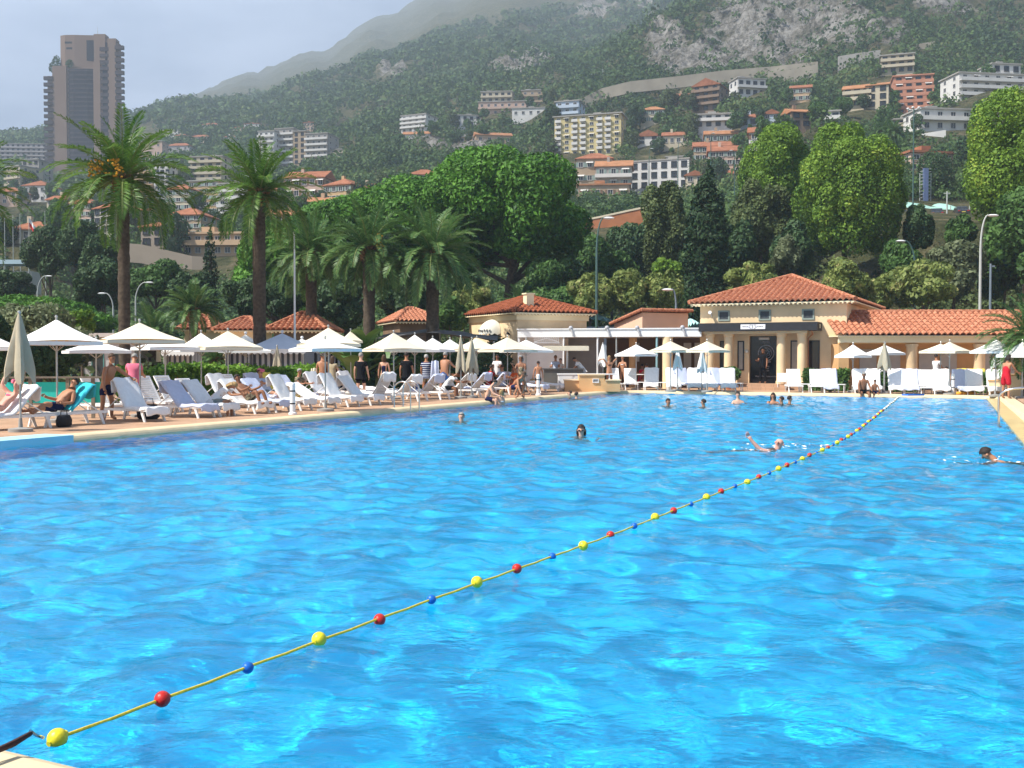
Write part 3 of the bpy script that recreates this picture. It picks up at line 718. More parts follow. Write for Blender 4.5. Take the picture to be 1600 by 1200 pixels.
# ---- phoenix palms
def frond_set(nf, L, seed, lo=-38, hi=86, droop=78, leaflet=.50, per=54):
    r = np.random.default_rng(seed)
    V_, F_, V2, F2 = [], [], [], []
    def q(vs):
        b = len(V_); V_.extend(vs); F_.append((b, b+1, b+2, b+3))
    for i in range(nf):
        t = (i+.5)/nf
        el = R(hi + (lo-hi)*t**.85 + r.normal()*5)
        az = i*2.399963 + r.normal()*.12
        Lf = L*(.82+.2*r.random())*(.86 if t < .12 else 1)
        dr = R(droop*(.75+.35*r.random())*(.55+.45*min(1, t*2.2)))
        S = 15
        p = np.array([0., 0., 0.]); pts = []; dirs = []
        h = np.array([math.cos(az), math.sin(az), 0.]); u = np.array([0, 0, 1.])
        p = p + h*.16
        for k in range(S+1):
            e = el - dr*(k/S)**1.5
            e = max(e, R(-88))
            d = h*math.cos(e)+u*math.sin(e)
            pts.append(p.copy()); dirs.append(d)
            p = p + d*Lf/S
        side = np.cross(u, h); tw = r.normal()*.18
        side = side*math.cos(tw)+u*math.sin(tw)
        for k in range(S):        # the midrib
            w0, w1 = .035*(1-k/S)+.008, .035*(1-(k+1)/S)+.008
            b = len(V2)
            V2.extend([pts[k]-side*w0, pts[k]+side*w0, pts[k+1]+side*w1, pts[k+1]-side*w1]); F2.append((b, b+1, b+2, b+3))
        for j in range(per):
            s = .10+.9*(j+.5)/per
            x = s*S; k = min(int(x), S-1); fr = x-k
            c = pts[k]*(1-fr)+pts[k+1]*fr; d = dirs[k]*(1-fr)+dirs[k+1]*fr
            nn = np.cross(d, side); nn /= np.linalg.norm(nn)
            if nn[2] < 0 and abs(d[2]) < .95: nn = -nn
            ll = leaflet*(math.sin(math.pi*min(1, (s*.86+.10)))**.6)*(.85+.3*r.random())
            for sg in (-1, 1):
                dd = side*sg*.78 + d*.55 + nn*(.22+.12*r.normal()); dd /= np.linalg.norm(dd)
                w = d*.028
                tip = c+dd*ll - u*ll*.10
                mid = c+dd*ll*.5
                q([c-w, mid-w*1.2, tip, mid+w*1.2])
    return np.array(V_), np.array(F_), np.array(V2), np.array(F2)
def palm_meshes(seed, L, nf, leafm, **k):
    a, b, c, d = frond_set(nf, L, seed, **k)
    me = mesh_np('palm_fronds', np.concatenate([a, c]), np.concatenate([b, d+len(a)]), [leafm, mat('frond_midrib', (.16, .20, .06), .6, .2, 6)], False, np.concatenate([np.zeros(len(b)), np.ones(len(d))]))
    return me
PALM_A = palm_meshes(1, 3.7, 58, FROND)
PALM_B = palm_meshes(2, 3.3, 58, FROND_B, droop=88)
PALM_C = palm_meshes(3, 2.4, 44, FROND_B, droop=80, lo=-15, leaflet=.36)
def palm(label, base, h, r, fr, sc=1.0, rz=0., fruit=False, lean=0., group='date palms round the pool', dead=True):
    t = thing('date_palm', label, 'palm tree', base, rz, group)
    mb = MB()
    n = max(6, int(h/.22)); pts, rad = [], []
    for i in range(n+1):
        z = h*i/n
        pts.append((lean*(z/h)**1.5, 0, z-(.4 if i == 0 else 0)))
        rad.append(r*(1.25 if i == 0 else 1.0+.07*(i % 2)+.10*(i > n-5)+.05*math.sin(i*1.7)))
    mb.tube(pts, rad, 14)
    mb.build('trunk', PALMBARK, t, True)
    mb = MB()                      # cut frond bases under the crown
    for i in range(70):
        a = i*2.4; z = h-.9+.9*i/70
        c = V((lean, 0, z)); dv = V((math.cos(a), math.sin(a), .55))
        rr = r*(1.0+.30*math.sin(math.pi*i/70))
        mb.tube([c+dv*rr*.7, c+dv*(rr+.16)], [.075, .045], 5)
    mb.build('frond_bases', mat('cut_frond_bases', (.26, .15, .07), .9, .35, 7), t)
    obj('crown', fr, t, (lean, 0, h-.08), (0, 0, rz*1.3), (sc, sc, sc))
    if fruit:
        for k in range(int(fruit)):
            a = 2.2+k*.75; mb = MB()
            st = V((lean+math.cos(a)*.25, math.sin(a)*.25, h+.1)); en = st+V((math.cos(a)*1.0, math.sin(a)*1.0, .45))
            mb.tube([st, st.lerp(en, .6)+V((0, 0, .15)), en], .03, 5)
            for j in range(34):
                q = en+V((random.gauss(0, .13), random.gauss(0, .13), -random.random()*.75))
                mb.ball(q, .055, 6)
            mb.build('fruit_cluster', FRUIT, t)
    return t
palm('tallest date palm at far left with orange fruit and thick brown trunk', (X(195, 46), 46, 0), 9.5, .245, PALM_A, 1.0, .4, 4)
palm('tall dark trunked date palm right of the fruiting one', (X(406, 49), 49, 0), 9.35, .29, PALM_A, .93, 2.0)
palm('blue green date palm standing beside the white flagpole', (X(487, 60), 60, 0), 7.6, .30, PALM_B, .98, .8)
palm('date palm in the middle of the row in front of the pines', (X(577, 57), 57, 0), 7.6, .31, PALM_B, 1.0, 3.1, 1)
palm('date palm with arching crown beside the tiled villa', (X(676, 57), 57, 0), 7.3, .33, PALM_B, 1.08, 4.4)
palm('short feathery palm low behind the left parasols', (X(303, 66), 66, 0), 4.6, .26, PALM_C, 1.05, 1.0, group='small palms behind the hedge')
palm('small palm tucked between fruiting palm and feathery palm', (X(238, 68), 68, 0), 3.2, .24, PALM_C, .95, 2.2, group='small palms behind the hedge')
palm('young low palm in front of the cream cottage', (X(338, 55), 55, 0), 1.5, .2, PALM_C, .62, 3.0, group='small palms behind the hedge')
palm('palm at the right edge hanging over the tiled wing', (X(1612, 43), 43, 0), 2.5, .3, PALM_B, .72, 5.0, group='palms at the picture edges')
palm('palm at the left edge with only frond tips showing', (X(-85, 36), 36, 0), 7.4, .3, PALM_A, .85, .2, group='palms at the picture edges')
palm('bushy palm crown above the villa chimney', (X(815, 75), 75, 2.0), 3.2, .25, PALM_C, .8, 1.9, group='palms on the slope')
for i, (px, d, h) in enumerate(((1342, 255, 6), (1392, 240, 7.5), (1375, 262, 6), (1215, 300, 6), (1090, 330, 6))):
    palm(('small hillside palm left of the pair below the terraced villas', 'larger hillside palm under the pink terraces', 'hillside palm between two others below the cream villa', 'hillside palm beside the blue house', 'hillside palm under the brown apartment house')[i],
         ter(px, d), h, .3, PALM_B, 1.25, i*1.3, group='palms on the hillside')

# banana plant and cactus between parasols and palms
def banana(label, loc, n, L, seed):
    r = random.Random(seed); t = thing('banana_plant', label, 'plant', loc, 0, 'banana plants')
    mb = MB(); st = MB()
    for i in range(n):
        a = i*2.4; el = R(r.uniform(35, 85)); l = L*r.uniform(.7, 1.1); w = l*.16
        h = V((math.cos(a), math.sin(a), 0)); s = V((-math.sin(a), math.cos(a), 0)); p = h*.1+V((0, 0, .5+.4*r.random()))
        pl, pr = [], []
        for k in range(9):
            e = el-R(75)*(k/8)**1.6; ww = w*math.sin(math.pi*min(1, .06+.94*k/8))**.6
            pl.append(p+s*ww+V((0, 0, .25*ww))); pr.append(p-s*ww+V((0, 0, .25*ww))); 
            if k: mb.quad(pl[-2], c0, p, pl[-1]); mb.quad(c0, pr[-2], pr[-1], p)
            c0 = p; p = p+(h*math.cos(e)+V((0, 0, math.sin(e))))*l/8
    for i in range(4): st.tube([(r.uniform(-.2, .2), r.uniform(-.2, .2), -.1), (r.uniform(-.2, .2), r.uniform(-.2, .2), .9)], [.13, .07], 7)
    st.build('stem', mat('banana_stem', (.13, .16, .06), .8, .25, 5), t, True)
    mb.build('leaves', mat('banana_leaf', (.07, .15, .03), .5, .35, 1.2, col2=(.13, .22, .05)), t, True)
banana('wide leaved banana plant behind the cream parasols', (X(560, 47), 47, 0), 22, 2.6, 4)
banana('second banana clump with upright leaves to its right', (X(595, 48), 48, 0), 16, 2.3, 9)

# ---- umbrella pines
def pine(label, px, d, z0, h, rx, rz, k, n, seed, lean=(0, 0), low=-.5, cx=0, mat_=None):
    r = np.random.default_rng(seed)
    lb = auto_lobes(rx, rx*.85, rz, h-rz, k, .34, r, .95, low, .60)
    lb = [(a+cx, b, c, e, f, g) for a, b, c, e, f, g in lb]
    return tree('umbrella_pine', label, (X(px, d), d, z0), h-rz*1.5, lb, mat_ or LF_PINE, .17, int(n*2.4), .5, BARK, group='umbrella pines', lean=lean, elong=2.1, inner=.25, spread=.6)
pine('largest dark umbrella pine with rounded top above the villa', 790, 88, 0, 18.6, 6.8, 5.2, 36, 44000, 1, (.6, 0), -.8)
pine('broad umbrella pine sloping down behind the middle palms', 655, 92, 0, 17.0, 6.8, 4.6, 30, 36000, 2, (-.4, 0))
pine('lowest umbrella pine at the left end of the pine group', 548, 90, 0, 14.9, 5.6, 3.9, 24, 27000, 3, (-.5, 0))
pine('bright green pine between two tall palm trunks', 452, 88, 0, 12.6, 4.2, 4.6, 18, 18000, 4)
pine('dark pine bough low at the right side of the pine group', 870, 84, 0, 9.3, 3.4, 3.4, 16, 15000, 5, mat_=LF_MID)
pine('flat bright green pine at far left behind the parasols', 55, 84, -3, 9.3, 5.4, 2.3, 22, 20000, 6, low=-.3)

# ---- named garden and slope trees: (label, px, depth, py_top, width_px, height_px, leaf, leaf size, count, trunk share, lobes)
def slope_tree(name, label, px, d, ytop, wpx, hpx, leaf, size, n, k=14, group=None, f=.42, low=-.75, lean=(0, 0), bark=None, cat='tree', tr=None, elong=1.7, core=.7):
    g = float(tz(px, d)) if d > 62 else 0.0
    ztop = CZ + d*(558-ytop)/F
    rx = wpx/F*d/2*.9; rz = hpx/F*d/2*.93
    cz = ztop-rz-g
    lb = auto_lobes(rx, rx*.9, rz, cz, k, f, rng, 1.0, low, core)
    return tree(name, label, (X(px, d), d, g), max(cz-rz*.3, .6), lb, leaf, size, n, tr or max(.07, rx*.07), bark, cat, group, lean, elong, spread=.6)
ST = slope_tree
gr = 'large broadleaf trees on the slope'
ST('pepper_tree', 'sunlit lime green tree with leaning trunk above the tiled roof', 1324, 92, 203, 172, 222, LF_LIME, .15, 72000, 34, gr, .30, lean=(-.8, 0))
ST('broadleaf_tree', 'green rounded tree left of the lime green tree', 1212, 104, 205, 132, 150, LF_LIME, .16, 42000, 26, gr, .34)
ST('broadleaf_tree', 'huge green tree filling the upper right edge', 1604, 88, 138, 206, 262, LF_LIME, .15, 80000, 40, gr, .30)
ST('broadleaf_tree', 'dull green tree between cypress and lime green tree', 1188, 99, 284, 96, 145, LF_OLV, .18, 24000, 18, gr, .36)
ST('broadleaf_tree', 'olive green tree just left of the cypress', 1036, 94, 290, 80, 150, LF_OLV, .16, 32000, 20, gr, .36)
ST('broadleaf_tree', 'grey green tree with shaded lower boughs at the far right', 1600, 82, 300, 120, 170, LF_MID, .25, 12000, 14, gr)
gr = 'bushy trees on the slope behind the villas'
for lab, px, d, yt, w, h, lf, n in (
    ('dark bushy tree under the orange retaining wall', 985, 108, 335, 80, 110, LF_DARK, 9000), ('low green tree right of the largest pine', 920, 104, 372, 80, 90, LF_MID, 8000),
    ('round green tree above the plane trees', 955, 92, 398, 80, 75, LF_MID, 7000), ('leafy dark tree left of the olive tree', 1020, 112, 350, 75, 100, LF_DARK, 8000),
    ('small bright tree above the third plane tree', 1045, 86, 402, 50, 45, LF_LIME, 4000), ('dark tree low behind the largest pine', 870, 100, 400, 90, 80, LF_DARK, 7000),
    ('dark thicket tree below the lime green tree', 1240, 88, 352, 70, 85, LF_DARK, 7000), ('shaded tree right under the cypress side', 1150, 90, 345, 60, 100, LF_DARK, 7000),
    ('dark rounded bush tree at the foot of the parked cars', 1428, 90, 324, 54, 80, LF_DARK, 9000), ('grey green feathery bush tree on the bank', 1490, 82, 385, 105, 85, LF_OLIVE, 10000),
    ('deep green tree behind the tall white lamp post', 1568, 84, 365, 80, 110, LF_DARK, 9000), ('small bush tree beside the short street lamp', 1405, 80, 378, 60, 65, LF_MID, 6000),
    ('pale green shrub on the bank below the carport', 1500, 94, 340, 45, 55, LF_MID, 4000), ('olive shrub left of the plane trees on the bank', 1225, 80, 372, 50, 60, LF_OLIVE, 5000),
    ('dark conifer behind the lime tree and the floodlight pole', 1465, 178, 228, 62, 90, LF_DARK, 7000)):
    ST('bushy_tree', lab, px, d, yt, w, h, lf, .21, int(n*1.4), 12, gr)
gr = 'pollarded plane trees behind the buildings'
for lab, px, d, yt, w, h in (
    ('plane tree beside the green lamp post', 922, 73, 430, 78, 72), ('plane tree in the middle of the left row', 980, 73, 426, 72, 76), ('plane tree at the right end of the left row', 1040, 73, 424, 66, 78),
    ('speckled plane tree behind the villa palms', 738, 74, 445, 66, 60), ('plane tree left behind the red hip roof', 1175, 74, 412, 90, 60), ('plane tree right of the red roof peak', 1312, 74, 408, 84, 78),
    ('smaller reddish plane tree over the tiled wing', 1372, 74, 428, 56, 60), ('widest plane tree above the tiled wing', 1442, 73, 413, 112, 76)):
    ST('plane_tree', lab, px, d, yt, w, h, LF_PLANE, .19, 6500, 12, gr, .38, bark=BARKG)
# cypresses: tall columns
def cypress(label, px, d, ytop, ybot, wpx, n, leaf=LF_CYP):
    g = float(tz(px, d)); h = CZ+d*(558-ytop)/F-g; r = wpx/F*d/2
    lb = []
    for i in range(34):
        t = (i+.5)/34; rr = r*(math.sin(math.pi*min(1, t*.80+.20))**.55)*(.85 if t < .9 else .7)
        for j in range(3):
            a = random.random()*6.28; q = rr*.5
            lb.append((math.cos(a)*q, math.sin(a)*q, .6+(h-1.2)*t, rr*.62, rr*.62, h*.055))
    return tree('cypress', label, (X(px, d), d, g), h*.8, lb, leaf, .18, n, .22, group='cypresses', elong=2.0, spread=.6)
cypress('tall dark cypress left of the red hip roof', 1105, 82, 255, 480, 84, 26000)
cypress('narrow dark cypress in front of the peach villa', 330, 105, 352, 420, 30, 6000)
gr = 'dark trees on the left slope'
for lab, px, d, yt, w, h, lf, n in (
    ('dark spreading pine right of the flagpoles', 80, 130, 362, 80, 80, LF_DARK, 9000), ('dark tall pine beside the stone house', 125, 126, 345, 85, 90, LF_DARK, 10000),
    ('dark pine left of the fruiting palm trunk', 165, 118, 370, 70, 80, LF_DARK, 8000), ('rounded blue green tree low behind the palm trunk', 160, 98, 408, 85, 85, LF_DARK, 9000),
    ('dark green tree right of the fruiting palm trunk', 245, 104, 405, 85, 70, LF_MID, 8000), ('dark tree behind the feathery palm', 300, 96, 425, 80, 70, LF_DARK, 7000),
    ('low dark tree at the left under the blue awning', 20, 120, 425, 75, 50, LF_DARK, 6000), ('dark tree behind the second tall palm trunk', 385, 84, 430, 70, 70, LF_DARK, 7000),
    ('shadowy tree behind the flagpole', 440, 80, 440, 70, 60, LF_DARK, 6000), ('dark tree in the shade of the middle palms', 530, 78, 440, 90, 80, LF_DARK, 8000),
    ('dark tree in the shade behind the villa palms', 630, 78, 435, 80, 70, LF_DARK, 8000), ('dark undergrowth tree by the pine trunks', 725, 80, 425, 60, 60, LF_DARK, 5000), ('small leafy tree left of the villa roof', 705, 66, 470, 50, 50, LF_MID, 5000)):
    ST('slope_tree', lab, px, d, yt, w, h, lf, .21, int(n*1.4), 12, gr)
ST('olive_shrub', 'tall grey olive shrub behind the closed parasol at far left', 60, 47, 478, 190, 125, LF_OLIVE, .13, 14000, 16, 'olive shrubs at far left', cat='shrub')
ST('olive_shrub', 'dark green shrub below the first white parasol', 78, 38, 528, 92, 78, LF_DARK, .11, 12000, 14, 'olive shrubs at far left', cat='shrub')
ST('olive_shrub', 'round light green shrub between parasols and palm trunk', 128, 52, 480, 42, 45, LF_LIME, .12, 4500, 9, 'olive shrubs at far left', cat='shrub')
ST('olive_shrub', 'dark shrub cut by the left picture edge', -10, 40, 500, 60, 100, LF_DARK, .12, 6000, 10, 'olive shrubs at far left', cat='shrub')

# ---- clipped hedges: boxes of leaves
def hedge(label, a, b, h, w, n, leaf=LF_BROAD, size=.1, group=None, name='hedge'):
    t = thing(name, label, 'hedge', a, 0, group)
    dv = V(b)-V(a); Lh = dv.length; ux = dv/Lh; uy = V((-ux.y, ux.x, 0))
    m = int(n)
    s = rng.random(m)*Lh; y = (rng.random(m)-.5); z = rng.random(m)
    face = rng.random(m)
    hh = h*(.86+.22*NW(s*.9+3, s*0+2.2))
    z = np.where(face < .4, 1.0, z); y = np.where((face >= .4) & (face < .8), -.5, y)
    z = z+rng.normal(size=m)*.05
    P = np.stack([ux.x*s+uy.x*y*w, ux.y*s+uy.y*y*w, z*hh], -1)+rng.normal(size=(m, 3))*.05
    N = np.stack([uy.x*y*1.5, uy.y*y*1.5, z*.8], -1)+1e-3
    obj('leaves', leaf_mesh('hedge_leaves', P, N, size, leaf), t)
    mb = MB()
    for i in range(int(Lh/.35)): mb.tube([ux*(i*.35+.1)+V((0, 0, -.05)), ux*(i*.35+.1+random.uniform(-.1, .1))+V((0, 0, h*.8))], [.025, .012], 5)
    mb.build('stems', BARK, t)
    return t
gr = 'clipped hedges round the pool terrace'
hedge('long bright green hedge behind the left sun loungers', (X(185, 37), 37, 0), (X(490, 44), 44, 0), 1.2, 1.0, 17000, group=gr)
hedge('hedge piece behind the standing group of guests', (X(548, 53), 53, 0), (X(715, 57), 57, 0), 2.1, 1.0, 15000, LF_MID, .14, gr)
hedge('dark leafy screen behind the shaded tables', (X(735, 56), 56, 0), (X(790, 58), 58, 0), 2.3, .8, 5000, LF_DARK, .14, gr)
hedge('low hedge right of the entrance columns', FAR(1258, 52.9), FAR(1325, 52.9), .95, .7, 5500, LF_MID, .1, gr)
hedge('low hedge in front of the tiled wing', FAR(1350, 52.6), FAR(1440, 52.6), .85, .6, 3500, LF_MID, .1, gr)
hedge('low hedge under the right hand yellow cushions', FAR(1500, 52.6), FAR(1575, 52.6), .85, .6, 4500, LF_MID, .1, gr)

# ---- woods on the hillside: a mass nobody could count
def hill_woods():
    r = np.random.default_rng(44)
    n = 62000
    d = np.exp(r.uniform(math.log(112), math.log(1700), n)); px = r.uniform(-330, 1930, n)
    py = tpy(px, d)
    keep = rockmask(px, py, d) < .3+1.1*r.random(n)**1.6
    keep &= (NT2.fbm(px/60, np.log(d)*9, 3) > .27)
    keep &= ~((px > 880) & (px < 1045) & (d > 140) & (d < 215))
    keep &= ~((px > 1330) & (px < 1570) & (d > 104) & (d < 172))
    for (xl, xr, d0, dep) in HOUSE_PADS:
        keep &= ~((px > xl-3) & (px < xr+3) & (d > d0-dep*2.6-4) & (d < d0+dep+3))
    px, d = px[keep], d[keep]; m = len(px)
    z = tz(px, d); x = (px-800)/F*d
    s = (1.2+2.6*r.random(m)**2.5)*np.clip(d/350, .8, 2.6)
    q = 30
    D = sphere_dirs(m*q, r); D[:, 2] = np.abs(D[:, 2])*1.05-.25
    S = np.repeat(s, q)
    rad = (.75+.4*r.random(m*q))
    Pc = np.stack([np.repeat(x, q), np.repeat(d, q), np.repeat(z+s*.55, q)], -1)
    P = Pc + D*(S*rad)[:, None]
    o = obj('hillside_woods', leaf_mesh('hillside_woods', P, D, np.minimum(S*.44, np.repeat(d, q)*.0022+.08), LF_HILL, 1.3, r, .45))
    tag(o, 'dense green woods and scrub covering the hillside and mountain', 'woods', kind='stuff')

    # low scrub on the bank between the buildings and the road
    n = 5200
    d = r.uniform(65, 116, n); px = r.uniform(-150, 1800, n)
    keep = (NT2.fbm(px/40, d/5, 3) > .36) & ~((d > 95) & (px > 1300)); px, d = px[keep], d[keep]; m = len(px)
    z = tz(px, d); x = (px-800)/F*d; s = .45+1.1*r.random(m)**1.6; q = 46
    D = sphere_dirs(m*q, r); D[:, 2] = np.abs(D[:, 2])-.2; S = np.repeat(s, q)
    P = np.stack([np.repeat(x, q), np.repeat(d, q), np.repeat(z+s*.4, q)], -1)+D*(S*(.6+.5*r.random(m*q)))[:, None]
    o = obj('bank_undergrowth', leaf_mesh('bank_undergrowth', P, D, .17+S*.08, LF_OLV, 1.6, r, .6))
    tag(o, 'low scrub and ground cover on the bank behind the buildings', 'undergrowth', kind='stuff')
# ================================================================== buildings near the pool
def tile_roof(mb, A, B, C, D, tw=.29, row=.36, r=.078, poly=None):
    """barrel tiles over the face with eave A-B and upper corners D (over A), C (over B)"""
    A, B, C, D = map(V, (A, B, C, D))
    ex = (B-A); Lx = ex.length; ex /= Lx
    nrm = ex.cross((D+C)/2-(A+B)/2).normalized()
    if nrm.z < 0: nrm = -nrm
    up = nrm.cross(ex).normalized()
    if up.z < 0: up = -up
    h = (D-A).dot(up); xl, xr = (D-A).dot(ex), (C-A).dot(ex)
    ns = 6; nx = int(Lx/tw)*ns; nr = max(2, int(h/row))
    def P(i, j, lift):
        x = Lx*i/nx; ph = (i % ns)/ns
        z = r*(1.55*abs(math.sin(math.pi*ph)) if ph < 1 else 0)
        return A+ex*x+up*(h*j)+nrm*(z+lift)
    vs, fs = [], []
    for k in range(nr):
        t0, t1 = k/nr, (k+1)/nr
        for i in range(nx):
            xm = Lx*(i+.5)/nx; tm = (t0+t1)/2
            if xm < xl*tm-.02 or xm > Lx+(xr-Lx)*tm+.02: continue
            b = len(vs)
            vs += [P(i, t0, .035), P(i+1, t0, .035), P(i+1, t1, 0), P(i, t1, 0)]
            fs.append((b, b+1, b+2, b+3))
            vs += [P(i, t0, -.03), P(i+1, t0, -.03)]
            fs.append((b+4, b+5, b+1, b))
    mb.add(vs, fs)
def ridge_tiles(mb, a, b, r=.11):
    a, b = V(a), V(b); n = max(2, int((b-a).length/.38))
    for i in range(n):
        p, q = a.lerp(b, i/n), a.lerp(b, (i+1.05)/n)
        mb.tube([p, q], [r*1.12, r*.92], 8)
def hip_roof(parent, x0, x1, y0, y1, ze, zr, ridge, soffit=CREAM, name='roof', m=None, faces='flrb'):
    """hip roof over the eave rectangle; ridge = (ax, ay, bx, by)"""
    ax, ay, bx, by = ridge
    a, b = (ax, ay, zr), (bx, by, zr)
    mb = MB()
    FL, FR, BL, BR = (x0, y0, ze), (x1, y0, ze), (x0, y1, ze), (x1, y1, ze)
    tile_roof(mb, FL, FR, a if ay == by and ax > bx else (b if ax != bx else a), a)
    tile_roof(mb, FR, BR, b if ax == bx else b, a if ax == bx else b)
    tile_roof(mb, BR, BL, a if ax != bx else b, b)
    tile_roof(mb, BL, FL, a, b if ax == bx else a)
    for p, q in ((FL, a), (FR, a if ax == bx else b), (BL, b if ax == bx else a), (BR, b)): ridge_tiles(mb, V(p)+V((0, 0, .06)), V(q)+V((0, 0, .09)))
    if a != b: ridge_tiles(mb, V(a)+V((0, 0, .07)), V(b)+V((0, 0, .07)))
    o = mb.build(name, m or TILE, parent, True)
    mb = MB()                                   # boarding and rounded eave course under the tiles
    mb.box(x0+.06, x1-.06, y0+.06, y1-.06, ze-.10, ze-.035)
    for x in np.arange(x0+.15, x1-.1, .22):
        mb.ball((x, y0+.12, ze-.12), .07, 8)
    mb.build('eaves_course', soffit, o)
    return o

# ---- entrance pavilion
pv = thing('entrance_pavilion', 'ochre poolside pavilion with red hip roof, round columns and black entrance canopy', 'building', UV(54.6, -15.5, 0), POOL_YAW)
mb = MB()
WT = 4.36
mb.box(0, 2.62, 0, .3, 0, WT); mb.box(4.12, 7.5, 0, .3, 0, WT); mb.box(2.62, 4.12, 0, .3, 2.75, WT)
mb.box(0, .3, .3, 11, 0, WT); mb.box(7.2, 7.5, .3, 11, 0, WT); mb.box(.3, 7.2, 10.7, 11, 0, WT)
mb.build('wall', OCHRE, pv)
hip_roof(pv, -.48, 7.98, -.48, 11.48, WT+.13, 6.15, (3.75, 5.3, 3.75, 5.7))
mb = MB(); mb.box(.25, 6.25, -1.15, 0, -.1, .30); mb.box(1.8, 4.9, -1.75, -1.15, -.1, .30); mb.box(1.8, 4.9, -2.15, -1.75, -.1, .15)
mb.build('entrance_steps', DECK, pv)
for x in (.72, 1.72, 4.42, 5.45):
    mb = MB(); mb.lathe([(.27, .3), (.27, .42), (.235, .46), (.225, 2.70), (.26, 2.74), (.26, 2.85)], 18, (x, -.72, 0))
    mb.build('column', OCHRE, pv, True)
mb = MB(); mb.box(.5, 5.75, -.98, -.46, 2.85, 2.98)
mb.build('beam', OCHRE, pv)
mb = MB(); mb.box(.3, 6.3, -1.35, -.003, 2.98, 3.40); cn = mb.build('entrance_canopy', BLACKP, pv)
mb = MB(); mb.box(2.5, 3.75, -1.385, -1.352, 3.07, 3.31); sg = mb.build('canopy_sign', mat('sign_white', (.78, .77, .82), .6, .02), cn)
mb = MB()
r_ = random.Random(3)                       # ornamental crest between two lines of small lettering
for s in (-1, 1):
    for k in range(9): x = 3.12+s*(.22+.036*k); mb.box(x-.012, x+.012, -1.39, -1.386, 3.17, 3.17+r_.choice((.03, .045, .05)))
    mb.tube([(3.12+s*.06, -1.388, 3.10), (3.12+s*.14, -1.388, 3.12), (3.12+s*.19, -1.388, 3.16), (3.12+s*.12, -1.388, 3.19), (3.12+s*.18, -1.388, 3.24), (3.12+s*.13, -1.388, 3.28), (3.12+s*.05, -1.388, 3.27)], .012, 5)
mb.tube([(3.12, -1.388, 3.09), (3.10, -1.388, 3.19), (3.12, -1.388, 3.29)], .014, 5)
mb.build('crest', DARK, sg)
mb = MB()
mb.box(6.303, 6.32, -.75, -.5, 3.1, 3.3); mb.build('corner_light', mat('lamp_cover', (.6, .55, .35), .4, .05), cn)
# the black doorway with its poster
mb = MB(); mb.box(2.62, 4.12, .22, .27, .3, 2.75); dr = mb.build('door', mat('door_black', (.008, .008, .01), .25, .2, 3, spec=.5), pv)
PG = mat('poster_grey_ink', (.22, .22, .24), .6, .3, 12)
mb = MB()
def ring(mb, cx, cz, r, w, y, n=36):
    for i in range(n):
        a, b = 2*math.pi*i/n, 2*math.pi*(i+1)/n
        q = [(cx+rr*math.cos(t), y, cz+rr*math.sin(t)) for rr, t in ((r, a), (r+w, a), (r+w, b), (r, b))]
        mb.add([*q, *[(p[0], y+.004, p[2]) for p in q]], [(0, 1, 2, 3), (4, 5, 1, 0), (5, 6, 2, 1), (6, 7, 3, 2), (7, 4, 0, 3)])
CX = 3.45
ring(mb, CX, 1.86, .38, .045, .214); ring(mb, CX, 1.86, .27, .02, .214)
for cx, cz in ((-.12, .02), (.12, -.06), (0, .17), (-.05, -.17), (.16, .12), (-.17, -.1)): ring(mb, CX+cx, 1.86+cz, .055, .018, .214, 14)
mb.build('emblem', PG, dr)
for k, (z, w, h) in enumerate(((2.42, .18, .05), (2.36, .12, .03), (1.36, .24, .10), (1.14, .17, .07), (1.04, .15, .04), (.92, .16, .06), (.62, .55, .07))):
    n = 7 if w < .5 else 14; mb = MB()
    for i in range(n):
        x = CX-w+2*w*(i+.5)/n; mb.box(x-w/n*.7, x+w/n*.7, .214, .218, z+r_.uniform(-.01, .01), z+h*r_.uniform(.6, 1))
    mb.build('lettering', PG, dr)
mb = MB(); mb.box(3.08, 3.62, .19, .216, 2.55, 2.67); mb.build('nameplate', mat('plate_pale', (.55, .53, .5), .6, .05), dr)
def framed(parent, x0, x1, z0, z1, y=0, fr=DARK, pane=GLASS, w=.06, name='window'):
    mb = MB()
    mb.box(x0, x1, y-.05, y-.003, z0, z0+w); mb.box(x0, x1, y-.05, y-.003, z1-w, z1); mb.box(x0, x0+w, y-.05, y-.003, z0+w, z1-w); mb.box(x1-w, x1, y-.05, y-.003, z0+w, z1-w)
    o = mb.build(name, fr, parent)
    mb = MB(); mb.box(x0+w, x1-w, y-.02, y-.004, z0+w, z1-w); mb.build('pane', pane, o)
    return o
LINEN = mat('linen_blind', (.45, .42, .37), .8, .1, 3)
framed(pv, 1.08, 1.50, .95, 2.5, pane=GLASS); framed(pv, 2.02, 2.36, .95, 2.5, pane=LINEN)
framed(pv, 4.75, 5.2, .95, 2.5, pane=LINEN); framed(pv, 5.65, 6.2, .95, 2.5, pane=GLASS)
VENTF = mat('vent_frame_green_grey', (.25, .30, .27), .7, .08)
for x in (1.28, 3.42, 5.62): framed(pv, x-.31, x+.31, 3.55, 4.1, fr=VENTF, pane=mat('vent_louvre', (.05, .06, .07), .5, .2, 20), w=.08, name='vent')
mb = MB(); mb.tube([(.62, -.1, 3.95), (.62, -.35, 4.0)], [.05, .09], 10); mb.tube([(.62, 0, 3.8), (.62, -.12, 3.95)], .025, 6); mb.build('spot_lamp', ROOFP, pv, True)
mb = MB(); mb.ball((2.5, -.05, 1.95), .11, 12); mb.build('wall_lamp', mat('lamp_glass', (.7, .68, .6), .3, .03), pv, True)
mb = MB(); mb.tube([(6.0, -1.2, 2.95), (5.95, -.6, 2.8), (5.72, -.5, 2.6), (5.72, -.5, .3)], .035, 8); mb.build('downpipe', mat('copper_pipe', (.45, .2, .1), .5, .2), pv, True)

